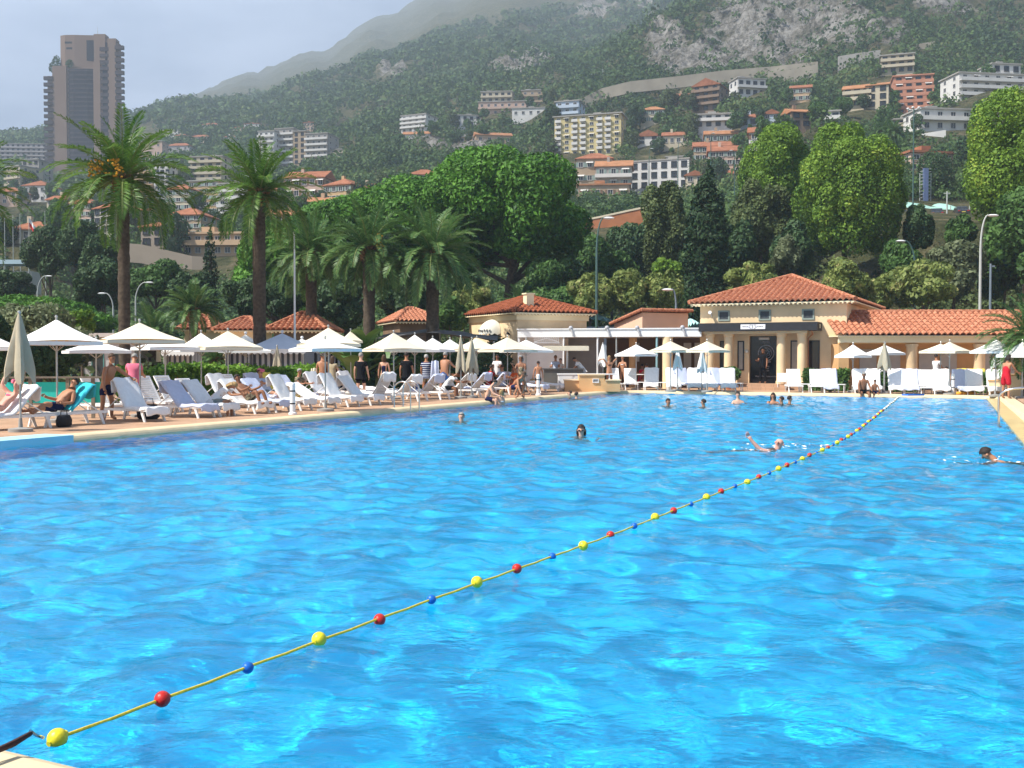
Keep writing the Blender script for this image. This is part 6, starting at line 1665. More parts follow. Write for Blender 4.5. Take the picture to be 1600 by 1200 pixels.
# carport and cars
cp = thing('carport', 'pale green tensile carport roof on the bank at right', 'carport', (X(1385, 155), 155, W(0, 343, 155).z), 0)
cp.scale = (1.49, 1.49, 1.49)
CPM = mat('carport_fabric', (.30, .50, .42), .8, .08, .6)
for (x0, x1, z0, z1, y0) in ((.3, 7.2, 1.45, 2.45, 1.5), (6.0, 8.7, 1.3, 2.15, .5), (2.6, 8.5, 1.15, 1.6, -1.0)):
    mb = MB()
    for i in range(10):
        for j in range(5):
            def q(a, b): s = a/10; return (x0+(x1-x0)*s, y0+5*b/5, z0+(z1-z0)*math.sin(math.pi*min(1, s*.9+.05))**.8-1.35*(1-b/5)**1.2+.25)
            mb.quad(q(i, j), q(i+1, j), q(i+1, j+1), q(i, j+1))
    mb.build('fabric_roof', CPM, cp, True)
for x in (.3, 3.2, 6.6, 8.5): mb = MB(); mb.tube([(x, 1, -1.5), (x, 1, 1.5)], .05, 6); mb.build('post', PALEP, cp)
def car(label, px, d, py, col, rz, z=None):
    p = W(px, py, d); t = thing('parked_car', label, 'car', p, rz, 'cars parked under the carport')
    body = [(-2.1, .35), (-2.12, .75), (-1.95, .88), (-1.5, .93), (1.15, .95), (1.9, .82), (2.1, .62), (2.08, .32)]
    M = Matrix.Rotation(R(90), 4, 'X')
    mb = MB(); mb.prism(body, -.85, .85, M); mb.build('body', col, t, True)
    cab = [(-1.6, .92), (-1.05, 1.42), (.35, 1.44), (1.15, .94)]
    mb = MB(); mb.prism(cab, -.74, .74, M); mb.build('cabin_glass', GLASS, t, True)
    mb = MB(); mb.prism([(-1.05, 1.425), (-.95, 1.47), (.3, 1.48), (.38, 1.445)], -.7, .7, M); mb.build('roof', col, t)
    for x in (-1.3, 1.35):
        for s in (-1, 1):
            mb = MB(); mb.tube([(x, s*.68, .31), (x, s*.88, .31)], .31, 14); w_ = mb.build('wheel', DARK, t); mb = MB(); mb.tube([(x, s*.885, .31), (x, s*.90, .31)], .18, 12); mb.build('rim', STEEL, w_)
    for s in (-1, 1):
        mb = MB(); mb.cbox((-2.12, s*.62, .72), (.05, .3, .14)); mb.build('tail_light', mat('tail_red', (.4, .02, .02), .3, .1), t); mb = MB(); mb.cbox((2.06, s*.6, .66), (.06, .32, .14)); mb.build('headlight', STEEL, t)
    mb = MB(); mb.box(-2.14, -2.10, -.26, .26, .5, .62); mb.build('number_plate', mat('plate_yellow', (.6, .5, .1), .5, .05), t)
car('dark car parked under the carport, left of the thin pole', 1462, 151, 343, mat('car_black', (.02, .02, .025), .2, .1, 3, spec=.6), R(75))
car('dark car parked at the right end of the carport', 1500, 151, 340, mat('car_charcoal', (.03, .03, .035), .2, .1, 3, spec=.6), R(80))
car('dark car half hidden by the lime tree', 1408, 152, 346, mat('car_black'  , (.02, .02, .025)), R(70))
car('silver car on the upper road behind the grey wall', 1327, 500, 93, mat('car_silver', (.5, .5, .5), .3, .05), R(10))
pp = thing('carport_pole', 'thin grey utility pole in front of the carport', 'pole', (X(1477, 146), 146, W(0, 346, 146).z), 0)
mb = MB(); mb.tube([(0, 0, 0), (0, 0, W(0, 299, 146).z-W(0, 346, 146).z)], [.12, .10], 8); mb.build('pole', PALEP, pp); mb = MB(); mb.box(-.45, .45, -.03, .03, 3.8, 3.95); mb.build('crossbar', PALEP, pp)
# turquoise fabric windbreak with posts at far left
wb = thing('windbreak_fence', 'turquoise fabric windbreak with wooden posts and top rail at far left', 'fence', (X(8, 28), 28, 0), R(8))
w = 2.5
mb = MB(); mb.box(0, w, 0, .02, .42, .98); mb.build('fabric', mat('turquoise_fabric', (.03, .60, .52), .8, .08, 2), wb)
for x in (.60, 1.55, 2.2): mb = MB(); mb.box(x, x+.09, -.06, -.004, -.02, 1.08); mb.build('post', mat('weathered_wood', (.22, .19, .15), .9, .2, 6), wb)
mb = MB(); mb.box(0, w+.1, -.09, .04, 1.083, 1.13); mb.build('rail', mat('weathered_wood', (.22, .19, .15)), wb)
# low ochre wall blocks at the right edge by the woman in red
rb = thing('counter_wall', 'low ochre masonry counter at the right edge of the far deck', 'low wall', (X(1546, 45.5), 45.5, 0), R(-20))
mb = MB(); mb.box(0, .75, 0, 1.2, 0, .62); mb.box(.75, 2.6, -1.0, 1.2, 0, .86); mb.build('wall', OCHRE, rb)
mb = MB(); mb.box(-.03, .72, -.04, 1.24, .62, .67); mb.box(.72, 2.64, -1.05, 1.24, .86, .91); mb.build('cap', OCHRE_D, rb)
# bags, chairs and odd things
def bag(label, px, py, col, s=1.0, z=0):
    t = thing('beach_bag', label, 'bag', G(px, py, z), random.random()*3, 'bags by the loungers')
    mb = MB(); mb.lathe([(.16*s, 0), (.21*s, .05*s), (.22*s, .2*s), (.17*s, .33*s), (.12*s, .36*s)], 14, sx=1.25, sy=.7); mb.build('body', col, t, True)
    mb = MB(); mb.tube([(-.12*s, 0, .33*s), (-.1*s, 0, .5*s), (.1*s, 0, .5*s), (.12*s, 0, .33*s)], .012, 6); mb.build('handle', DARK, t, True)
BB = mat('bag_blue', (.03, .10, .45), .8, .4, 9, col2=(.5, .55, .7)); BG = mat('bag_taupe', (.33, .27, .21), .9, .15, 6); BK = mat('bag_black', (.015, .015, .018), .7, .2, 6)
bag('taupe bag beside the shade-tinted towelled lounger', 238, 640, BG, 1.5); bag('dark bag under the front lounger near the taupe bag', 232, 655, BK, 1.1); bag('blue and white bag behind the reversed loungers', 645, 612, BB, 1.3)
bag('blue tote bag between the white loungers', 487, 617, BB, 1.1); bag('dark backpack under the far left lounger', 100, 667, BK, .8); bag('straw basket by the far marker post', 836, 605, mat('straw', (.40, .29, .14), .9, .2, 12), 1.3)
bag('black bag hanging by the far right loungers', 1415, 604, BK, 1.3); bag('dark bag left of the seated man on the far edge', 1340, 606, BK, 1.2); bag('blue bag on the lounger left of the woman in red', 1553, 606, BB, 1.2)
kb = thing('kickboard', 'blue kickboard lying on the far pool edge', 'float', G(1428, 618, .03), .3)
mb = MB(); mb.prism([(-.45, -.2), (.2, -.22), (.45, -.1), (.5, 0), (.45, .1), (.2, .22), (-.45, .2)], 0, .06); mb.build('board', mat('foam_blue', (.03, .16, .55), .7, .1), kb); mb = MB(); mb.box(.1, .3, -.15, .15, .062, .08); mb.build('grip', DARK, kb)
rg = thing('towel_heap', 'orange and yellow towel heap under a far lounger', 'towel', G(1510, 617, .0), .3)
mb = MB()
for k in range(5): mb.ball((-.35+.18*k, random.uniform(-.05, .05), .07), .14, 10, sz=.6)
mb.build('folds', mat('towel_orange', (.65, .33, .04), .9, .25, 4), rg, True)
for i, (px, py, d, l) in enumerate(((272, 616, 0, 'orange towel over a lounger back beside the hedge'), (282, 615, 0, 'orange red towel next to the first orange one'))):
    o = thing('hanging_towel', l, 'towel', G(px, py), POOL_YAW, 'orange towels by the hedge'); mb = MB()
    for k in range(8): mb.quad((-.25+.06*k, .02*math.sin(k*1.9), .55), (-.19+.06*k, .02*math.sin(k*1.9+1.9), .55), (-.19+.06*k, .05*math.sin(k*1.9+1.9), 1.03), (-.25+.06*k, .05*math.sin(k*1.9), 1.03))
    mb.build('cloth', mat('towel_orange_red', (.60, .13, .02), .9, .15, 5), o, True)
pot = thing('potted_plant', 'green plant in terracotta pot by the entrance columns', 'plant', UV(52.6, -13.4, 0), 0, 'potted plants')
mb = MB(); mb.lathe([(.18, 0), (.28, .45), (.30, .5), (.26, .5), (.25, .42)], 16); mb.build('pot', mat('pot_clay', (.35, .13, .07), .85, .15, 5), pot, True)
P, N = lobes_points([(0, 0, .78, .55, .5, .35), (.2, .1, .9, .3, .3, .25), (-.25, 0, .85, .3, .3, .25)], 1600); obj('foliage', leaf_mesh('foliage', P, N, .09, LF_MID), pot)
def cafe_chair(label, px, py, rz, col, d=None):
    t = thing('garden_chair', label, 'chair', (FAR(px, 53.0, .0) if px > 1100 else LEFT(px, -27.0)), rz, 'terrace chairs'); z = .44
    mb = MB(); mb.box(-.24, .24, -.24, .24, z-.03, z); mb.build('seat', col, t)
    mb = MB(); mb.box(-.23, .23, .22, .25, z, .86); mb.build('backrest', col, t)
    for x in (-.21, .21):
        for y in (-.21, .21): mb = MB(); mb.tube([(x, y, 0), (x, y, z-.03)], .02, 6); mb.build('leg', col, t)
cafe_chair('white plastic chair right of the black doorway', 1224, 602, 2.6, WHITE); cafe_chair('dark wicker chair by the shaded tables', 812, 592, .5, DARK); cafe_chair('dark wicker chair second by the shaded tables', 700, 592, 2.8, DARK)
cafe_chair('pale chair under the wing near the white shirted man', 1474, 596, 2.2, GREYL)
def cafe_table(label, px, py):
    t = thing('cafe_table', label, 'table', (FAR(px, 53.5) if px > 900 else LEFT(px, -27.0)), 0, 'terrace tables'); mb = MB(); mb.lathe([(.36, .70), (.38, .72), (.36, .74)], 18); mb.build('table_top', ROOFP, t); mb = MB(); mb.lathe([(.22, 0), (.22, .03), (.03, .06), (.03, .7)], 12); mb.build('pedestal', DARK, t)
cafe_table('round white table among the shaded guests left of the villa', 762, 590); cafe_table('round white table in front of the terrace bar wall', 1000, 598)
# ================================================================== people
SKIN = {k: mat('skin_'+k, v, .55, .07, 6, .05, 60, .35) for k, v in dict(fair=(.62, .36, .25), tan=(.42, .20, .11), brown=(.26, .115, .06), pink=(.62, .32, .24)).items()}
HAIR = {k: mat('hair_'+k, v, .6, .25, 25, .5, 90) for k, v in dict(dark=(.022, .014, .01), brown=(.075, .042, .022), grey=(.27, .26, .24), blond=(.34, .22, .09), white=(.42, .41, .38)).items()}
def cloth(n, c, v=.08): return mat('cloth_'+n, c, .9, v, 5, .2, 60, .1)
CL = dict(pink=cloth('pink', (.62, .16, .24)), navy=cloth('navy', (.012, .016, .06)), black=cloth('black', (.010, .010, .012)), white=cloth('white', (.72, .72, .72)), grey=cloth('grey', (.22, .25, .24)), greygreen=cloth('grey_green', (.28, .33, .30)),
          red=cloth('red', (.50, .02, .035)), khaki=cloth('khaki', (.36, .30, .20)), blue=cloth('blue', (.05, .12, .34)), pattern=mat('cloth_pattern', (.10, .08, .05), .9, .1, 14, col2=(.40, .34, .22)), bikini_pink=cloth('bikini_pink', (.60, .13, .24)), lightblue=cloth('light_blue', (.45, .52, .66)), orange=cloth('orange', (.6, .12, .03)), turq=cloth('turquoise', (.03, .36, .42)), brown=cloth('brown', (.12, .07, .04)))
def stripe_cloth():
    m = cloth('striped', (.7, .7, .7)); t = m.node_tree; l = t.links.new; p = t.nodes['Principled BSDF']
    tcn = t.nodes.new('ShaderNodeTexCoord'); sp = t.nodes.new('ShaderNodeSeparateXYZ'); l(tcn.outputs['Object'], sp.inputs[0])
    a = t.nodes.new('ShaderNodeMath'); a.operation = 'MULTIPLY'; a.inputs[1].default_value = 11.5; l(sp.outputs['Z'], a.inputs[0])
    b = t.nodes.new('ShaderNodeMath'); b.operation = 'FRACT'; l(a.outputs[0], b.inputs[0])
    c = t.nodes.new('ShaderNodeMath'); c.operation = 'GREATER_THAN'; c.inputs[1].default_value = .36; l(b.outputs[0], c.inputs[0])
    mxn = t.nodes.new('ShaderNodeMix'); mxn.data_type = 'RGBA'; mxn.inputs['A'].default_value = (.55, .58, .62, 1); mxn.inputs['B'].default_value = (.015, .025, .09, 1)
    l(c.outputs[0], mxn.inputs['Factor']); l(mxn.outputs['Result'], p.inputs['Base Color']); return m
CL['stripe'] = stripe_cloth()

def skeleton(P):
    """joint positions; facing +y, x to the person's right; angles in degrees in the sagittal plane"""
    s = P.get('h', 1.75)/1.75; J = {}
    lean = R(P.get('lean', 0)); up = V((0, math.sin(lean), math.cos(lean))); fw = V((0, math.cos(lean), -math.sin(lean)))
    crook = R(P.get('curl', 0)); up2 = V((0, math.sin(lean+crook), math.cos(lean+crook))); fw2 = V((0, math.cos(lean+crook), -math.sin(lean+crook)))
    rt = V((1, 0, 0))
    J['pelvis'] = V((0, 0, 0)); J['hem'] = -up*.15*s; J['waist'] = up*.17*s; J['chest'] = J['waist']+up2*.23*s; J['collar'] = J['chest']+up2*.13*s-fw2*.01*s
    hd = R(P.get('head', 0)); tn = R(P.get('turn', 0))
    un = V((0, math.sin(lean+crook+hd), math.cos(lean+crook+hd))); fn = V((0, math.cos(lean+crook+hd), -math.sin(lean+crook+hd)))
    fn = (fn*math.cos(tn)+rt*math.sin(tn))
    J['neck'] = J['collar']+un*.075*s; J['jaw'] = J['neck']+un*.065*s+fn*.025*s; J['skull'] = J['jaw']+un*.075*s-fn*.012*s; J['crown'] = J['skull']+un*.055*s-fn*.008*s
    J['_un'], J['_fn'] = un, fn; J['_rn'] = fn.cross(un)
    for k, sg in (('R', 1), ('L', -1)):
        sh = J['chest']+up2*.075*s+rt*sg*.17*s; J['sh'+k] = sh
        a, ab, b = P.get('arm'+k, P.get('arm', (5, 10, 15)))
        def dirn(ang, abd): return V((sg*math.sin(R(abd)), math.sin(R(ang))*math.cos(R(abd)), -math.cos(R(ang))*math.cos(R(abd))))
        J['el'+k] = sh+dirn(a, ab)*.29*s; J['wr'+k] = J['el'+k]+dirn(a+b, ab*.4-(P.get('inw', 0)))*.25*s; J['ha'+k] = J['wr'+k]+dirn(a+b+10, ab*.3-(P.get('inw', 0)))*.09*s
        J['_hd'+k] = dirn(a+b+12, ab*.3-(P.get('inw', 0)))
        hp = V((sg*.095*s, 0, -.03*s)); J['hp'+k] = hp
        t, tb, kn = P.get('leg'+k, P.get('leg', (2, 3, 4)))
        J['kn'+k] = hp+dirn(t, tb)*.43*s; J['an'+k] = J['kn'+k]+dirn(t-kn, tb*.5)*.42*s
        fd = R(t-kn); J['to'+k] = J['an'+k]+(V((sg*.12, math.cos(fd)*.95, math.sin(fd)*.95-.25)) if not P.get('flatfoot', True) else V((sg*.12, math.cos(fd), math.sin(fd)-.22))).normalized()*.17*s
    J['_s'] = s
    return J
BODY = [('pelvis', 'waist'), ('waist', 'chest'), ('chest', 'collar'), ('collar', 'neck'), ('neck', 'jaw'), ('jaw', 'skull'), ('skull', 'crown')]
for k in 'RL': BODY += [('chest', 'sh'+k), ('sh'+k, 'el'+k), ('el'+k, 'wr'+k), ('wr'+k, 'ha'+k), ('pelvis', 'hp'+k), ('hp'+k, 'kn'+k), ('kn'+k, 'an'+k), ('an'+k, 'to'+k)]
RAD = dict(hem=.165, pelvis=.152, waist=.136, chest=.160, collar=.078, neck=.060, jaw=.070, skull=.092, crown=.064, sh=.068, el=.048, wr=.034, ha=.040, hp=.100, kn=.063, an=.044, to=.037)
def rad(n, fat=1.0, fem=False):
    b = n[:2] if n[-1] in 'RL' else n
    r = RAD[b]
    if b in ('pelvis', 'waist', 'chest', 'hp', 'hem'): r *= fat
    if fem: r *= {'waist': .82, 'sh': .85, 'el': .88, 'chest': .90, 'pelvis': 1.02, 'wr': .9}.get(b, .95)
    return r
_jobs = []
def skin_job(verts, edges, radii, root=0):
    me = bpy.data.meshes.new('figure_skin'); me.from_pydata(verts, edges, [])
    o = bpy.data.objects.new('figure_skin', me); COL.objects.link(o)
    m = o.modifiers.new('s', 'SKIN'); m.use_smooth_shade = True; m.branch_smoothing = .4
    sv = me.skin_vertices[0].data
    for i, r in enumerate(radii): sv[i].radius = (r, r); sv[i].use_root = (i == root)
    ss = o.modifiers.new('d', 'SUBSURF'); ss.levels = ss.render_levels = 1
    _jobs.append(o); return len(_jobs)-1
def limb_job(J, edges, grow, P, cut={}):
    """skin over the named bones; cut = {(a,b): fraction} shortens a bone from a"""
    names, vs, es, rs = [], [], [], []
    s = J['_s']
    def nid(n, pos, r):
        if n not in names: names.append(n); vs.append(pos); rs.append(r)
        return names.index(n)
    for a, b in edges:
        pa, pb = J[a], J[b]; ra, rb = rad(a, P.get('fat', 1), P.get('fem')), rad(b, P.get('fat', 1), P.get('fem'))
        f = cut.get((a, b), 1.0); nb = b
        if f != 1: pb = pa.lerp(pb, f); rb = ra+(rb-ra)*f; nb = b+'_c'
        es.append((nid(a, pa, ra*s+grow), nid(nb, pb, rb*s+grow)))
    return skin_job(vs, es, rs, 0)
CLOTHES = {
 'trunks': ([('pelvis', 'waist'), ('pelvis', 'hpR'), ('pelvis', 'hpL'), ('hpR', 'knR'), ('hpL', 'knL')], .016, {('hpR', 'knR'): .78, ('hpL', 'knL'): .78, ('pelvis', 'waist'): .5}),
 'briefs': ([('pelvis', 'waist'), ('pelvis', 'hpR'), ('pelvis', 'hpL')], .010, {('pelvis', 'waist'): .15}),
 'trousers': ([('pelvis', 'waist'), ('pelvis', 'hpR'), ('pelvis', 'hpL'), ('hpR', 'knR'), ('hpL', 'knL'), ('knR', 'anR'), ('knL', 'anL')], .018, {('pelvis', 'waist'): .4}),
 'shirt': ([('pelvis', 'hem'), ('pelvis', 'waist'), ('waist', 'chest'), ('chest', 'collar'), ('chest', 'shR'), ('chest', 'shL'), ('shR', 'elR'), ('shL', 'elL')], .020, {('shR', 'elR'): .62, ('shL', 'elL'): .62, ('chest', 'collar'): .75}),
 'top': ([('waist', 'chest'), ('pelvis', 'waist')], .012, {('waist', 'chest'): .85}),
 'bra': ([('chest', 'waist')], .010, {('chest', 'waist'): .35}),
 'dress': ([('pelvis', 'waist'), ('waist', 'chest'), ('pelvis', 'hpR'), ('pelvis', 'hpL'), ('hpR', 'knR'), ('hpL', 'knL')], .040, {('hpR', 'knR'): .95, ('hpL', 'knL'): .95}),
}
PEOPLE = []
def person(label, pos, yaw, skin='tan', hair='dark', wear=(), hairlen=0, cap=None, group=None, glasses=False, **P):
    """pos: world point of the pelvis column at ground (or seat) height; P may give z for the pelvis height"""
    J = skeleton(P); s = J['_s']
    low = min(min(J['an'+k].z for k in 'RL')-.05*s, min(J['to'+k].z for k in 'RL')-.03*s)
    z = P.get('z'); z = -low if z is None else z
    body = limb_job(J, BODY, 0, P)
    cl = [(n if not isinstance(n, tuple) else n[0], limb_job(J, CLOTHES[n][0], CLOTHES[n][1]*s, P, CLOTHES[n][2]), c) for n, c in wear]
    PEOPLE.append((label, V(pos)+V((0, 0, z)), yaw, skin, hair, cl, J, hairlen, cap, group, glasses, body))
def extras(me, J):
    """nose, ears and five fingers a hand, welded into the body's own mesh"""
    s = J['_s']; un, fn, rn = J['_un'], J['_fn'], J['_rn']
    mb = MB(); c = J['jaw']*.45+J['skull']*.55
    mb.tube([c+fn*.075*s+un*.035*s, c+fn*.105*s-un*.002*s, c+fn*.085*s-un*.014*s], [.008*s, .015*s, .008*s], 6)
    for g in (-1, 1): mb.ball(c+rn*g*.083*s-fn*.01*s, .024*s, 8, sx=.6)
    for k, sg in (('R', 1), ('L', -1)):
        h = J['ha'+k]; d = J['_hd'+k].normalized(); sd = V((0, 1, 0)) if abs(d.y) < .8 else V((0, 0, 1)); sd = (sd-d*sd.dot(d)).normalized(); inn = d.cross(sd)*(-sg)
        for i in range(4):
            o = (i-1.5)*.019*s; l = (.072, .082, .078, .060)[i]*s; b0 = h+sd*o+d*.02*s
            mb.tube([b0, b0+d*l*.5+inn*.008*s, b0+d*l*.92+inn*.028*s], [.0095*s, .0085*s, .006*s], 6)
        b0 = h+sd*.024*s-d*.02*s; mb.tube([b0, b0+sd*.022*s+d*.025*s, b0+sd*.026*s+d*.055*s+inn*.012*s], [.011*s, .010*s, .007*s], 6)
    bm = bmesh.new(); bm.from_mesh(me)
    vs = [bm.verts.new(p) for p in mb.v]
    for f in mb.f:
        try: q = bm.faces.new([vs[i] for i in f]); q.smooth = True
        except ValueError: pass
    bmesh.ops.recalc_face_normals(bm, faces=bm.faces); bm.to_mesh(me); bm.free()
def finish_people():
    bpy.context.view_layer.update()
    dg = bpy.context.evaluated_depsgraph_get()
    done = [bpy.data.meshes.new_from_object(o.evaluated_get(dg)) for o in _jobs]
    for o in _jobs:
        m = o.data; bpy.data.objects.remove(o); bpy.data.meshes.remove(m)
    EYE = mat('eye_dark', (.02, .015, .012), .2, .1); LIP = mat('lip', (.40, .12, .09), .5, .1)
    for label, pos, yaw, skin, hair, cl, J, hl, cap, group, glasses, body in PEOPLE:
        s = J['_s']; un, fn, rn = J['_un'], J['_fn'], J['_rn']
        me = done[body]; me.name = 'person'; me.materials.clear(); me.materials.append(SKIN[skin]); extras(me, J)
        o = obj('person', me, None, pos, (0, 0, yaw)); tag(o, label, 'person', group or 'guests at the pool')
        for n, j, c in cl:
            m = done[j]; m.name = n; m.materials.clear(); m.materials.append(CL[c]); obj(n, m, o)
        # hair: a cap over the skull, longer locks behind
        c = J['skull']; B = Matrix((rn, fn, un)).transposed().to_4x4()
        mb = MB(); vs, fs = [], []; n, k = 16, 8
        for i in range(k+1):
            e = math.pi/2-math.pi*.62*i/k
            for j in range(n):
                a = 2*math.pi*j/n; front = math.sin(a) > .25
                ee = max(e, R(22) if front else R(-30 if math.sin(a) > -.2 else -52)); r = .098*s*(1+.05*math.sin(j*2.7+i))
                vs.append(c+(B@V((r*math.cos(ee)*math.cos(a)*.92, r*math.cos(ee)*math.sin(a)*1.06-.008*s, r*math.sin(ee)*1.04+.006*s))))
        for i in range(k):
            for j in range(n): fs.append((i*n+j, i*n+(j+1) % n, (i+1)*n+(j+1) % n, (i+1)*n+j))
        mb.add(vs, fs)
        if hl:
            for q in range(9):
                a = R(200+140*q/8); st = c+(B@V((.085*s*math.cos(a), .085*s*math.sin(a), -.01)))
                mb.tube([st, st-un*.10*s-fn*.01*s, st-un*(.10+hl)*s-fn*.0*s], [.034*s, .036*s, .014*s], 6)
        if hair: mb.build('hair', HAIR[hair], o, True)
        if cap:
            mb = MB(); mb.add([v+un*.012+(v-c)*.09 for v in vs[:6*n]], [f for f in fs if max(f) < 6*n]); mb.tube([c+fn*.06*s+un*.03*s, c+fn*.17*s+un*.015*s], [.07*s, .05*s], 8); mb.build('cap', CL[cap], o, True)
        e0 = J['jaw']*.38+J['skull']*.62
        if glasses:
            mb = MB()
            for g in (-1, 1): mb.ball(e0+rn*g*.034*s+fn*.083*s, .026*s, 10, sz=.8)
            mb.tube([e0+rn*.085*s+fn*.0*s, e0+rn*.05*s+fn*.08*s, e0-rn*.05*s+fn*.08*s, e0-rn*.085*s], .006*s, 5); mb.build('sunglasses', DARK, o, True)
        else:
            for g in (-1, 1): mb = MB(); mb.ball(e0+rn*g*.031*s+fn*.079*s, .011*s, 8); mb.build('eye', EYE, o, True)
        mo = J['jaw']*.85+J['skull']*.15
        mb = MB(); mb.tube([mo+rn*.022*s+fn*.064*s, mo+fn*.072*s, mo-rn*.022*s+fn*.064*s], .006*s, 5); mb.build('mouth', LIP, o, True)
def at(px, d): return (X(px, d), d, 0)
BACK = R(-5)             # facing away from the camera (+y)
def face_to(px, d, tx, ty): return math.atan2(-(tx-X(px, d)), ty-d)
CAM = R(180)
SIT = dict(leg=(85, 6, 85), z=.45)
# ---- left side, near to far
LND = Matrix.Rotation(AL, 3, 'Z')@V((1, 0, 0))      # the way a lounger parallel to the edge points
yl = math.atan2(-LND.x, LND.y); LNA = V((math.cos(A), math.sin(A), 0))
person('woman in pink bikini lying with knees raised on the leftmost lounger', LEFT(24, PV0-CW-2.45)+LND*.42, yl-.15, 'pink', 'blond', (('bra', 'bikini_pink'), ('briefs', 'bikini_pink')), .1, cap='pink', lean=-47, head=24, leg=(118, 5, 92), arm=(150, 25, 60), z=.50, h=1.66, fem=True)
person('shirtless man reclining on the lounger with turquoise towel', LEFT(112, PV0-CW-2.45)+LND*.42, yl-.1, 'tan', 'dark', (('trunks', 'navy'),), lean=-45, head=18, legR=(88, 6, 6), legL=(104, 4, 46), armR=(45, 12, 60), armL=(20, 10, 70), z=.48)
person('shirtless man bending over the lounger beside the reclining man', at(165, 27.5), R(-120), 'tan', 'brown', (('trunks', 'navy'),), lean=26, head=-22, armR=(2, 16, 12), armL=(40, 34, 20), leg=(8, 6, 14))
person('grey haired man in pink shirt standing with his back turned', at(208, 31), R(8), 'tan', 'grey', (('shirt', 'pink'), ('trunks', 'khaki')), lean=14, head=14, leg=(-2, 4, 4), arm=(22, 8, 50), fat=1.08)
person('blond woman in white shirt leaning forward on a lounger', LEFT(315, PV0-CW-2.45)+LNA*.5, R(-95), 'tan', 'blond', (('shirt', 'white'), ('trunks', 'grey')), .12, lean=34, curl=16, head=22, **SIT, arm=(50, 8, 45), fem=True, h=1.66)
person('sunbather with raised knees on a lounger left of the marker post', LEFT(372, PV0-CW-2.45)+LNA*.42, A-R(90), 'brown', 'dark', (('trunks', 'pattern'),), lean=-46, head=24, leg=(122, 6, 98), arm=(60, 10, 50), z=.48)
person('person in cap reading on a lounger near the hedge', LEFT(402, PV0-CW-5.3)+LNA*.42, A-R(90), 'tan', 'brown', (('shirt', 'lightblue'), ('trunks', 'grey')), lean=-30, head=20, leg=(88, 6, 20), arm=(60, 6, 40), z=.48, cap='pink')
person('grey haired woman in patterned top sitting by the hedge', at(465, 38.5), R(-120), 'tan', 'grey', (('shirt', 'pattern'), ('trunks', 'brown')), lean=8, **SIT, arm=(40, 8, 50), fem=True, h=1.64, fat=1.1)
person('shirtless man in grey shorts walking away with towel on arm', at(504, 41), BACK+.1, 'tan', 'dark', (('trunks', 'grey'),), legR=(14, 3, 6), legL=(-10, 3, 10), armL=(10, 14, 60), armR=(4, 8, 10))
person('woman with light hair behind the man in grey shorts', at(520, 43), BACK-.4, 'fair', 'brown', (('shirt', 'khaki'), ('trunks', 'white')), .15, arm=(20, 8, 50), fem=True, h=1.66)
person('grey haired man in black shirt and shorts seen from behind', at(564, 40.5), BACK, 'fair', 'grey', (('shirt', 'black'), ('trunks', 'black')), arm=(4, 14, 14), fat=1.12, h=1.78)
person('woman in navy strapless top and grey green shorts from behind', at(600, 46), BACK, 'fair', 'brown', (('top', 'navy'), ('trunks', 'greygreen')), .12, legR=(8, 3, 4), legL=(-6, 3, 8), arm=(2, 14, 8), fem=True, h=1.70)
person('bald man in black shirt standing behind the reversed loungers', at(635, 43), BACK, 'tan', 'dark', (('shirt', 'black'), ('trousers', 'black')), arm=(4, 14, 14), fat=1.12, h=1.8)
person('white haired man in navy striped polo shirt from behind', at(666, 44), BACK-.15, 'tan', 'white', (('shirt', 'stripe'), ('trunks', 'khaki')), arm=(6, 12, 20), fat=1.12, h=1.72)
person('shirtless grey haired man with pale towel over his left shoulder', at(694, 44), BACK-.3, 'tan', 'grey', (('trunks', 'blue'),), lean=10, head=-4, armR=(40, 24, 30), armL=(20, 8, 60), legR=(6, 3, 6), legL=(-6, 3, 6), fat=1.08, h=1.82)
person('person in white shirt seated on a lounger left of the closed parasols', LEFT(697, PV0-CW-2.6), R(-100), 'brown', 'dark', (('trunks', 'black'), ('shirt', 'white')), lean=30, curl=12, head=12, **SIT, arm=(50, 8, 40))
person('dark haired boy sitting hunched on the left pool edge', LEFT(761, PV0-.22), R(-105), 'fair', 'dark', (('trunks', 'navy'),), lean=14, curl=14, head=10, leg=(80, 5, 80), z=.12, arm=(30, 10, 40), h=1.6)
person('woman in sunglasses leaning on the left pool edge', LEFT(784, PV0+.30), R(40), 'fair', 'blond', (('bra', 'white'), ('briefs', 'white')), .05, lean=6, head=-10, arm=(70, 20, 60), leg=(20, 4, 20), z=-.36, fem=True, h=1.66, glasses=True)
person('tanned man crouching forward on the left pool edge', LEFT(803, PV0-.35), R(-135), 'tan', 'brown', (('trunks', 'navy'),), lean=42, curl=14, head=-20, leg=(100, 10, 128), arm=(20, 10, 10), h=1.78)
person('woman in patterned swimsuit standing near the villa corner', at(814, 43), R(170), 'brown', 'grey', (('top', 'pattern'), ('briefs', 'pattern')), .05, arm=(30, 14, 90), fem=True, h=1.68)
person('boy in dark shorts walking along by the white bar wall', at(841, 49), BACK+.2, 'tan', 'dark', (('trunks', 'black'),), h=1.42, legR=(12, 3, 6), legL=(-10, 3, 10), arm=(0, 16, 10))
gr = 'guests and staff at the bar'
person('dark haired guest in light top at the bar counter', (X(868, 54.6), 54.6, 0), R(170), 'tan', 'dark', (('shirt', 'lightblue'), ('trunks', 'grey')), group=gr, arm=(30, 8, 60), h=1.7)
person('second guest with dark hair at the bar counter', (X(877, 55.2), 55.2, 0), R(150), 'fair', 'dark', (('shirt', 'white'), ('trunks', 'grey')), group=gr, arm=(30, 8, 60), h=1.55, lean=8)
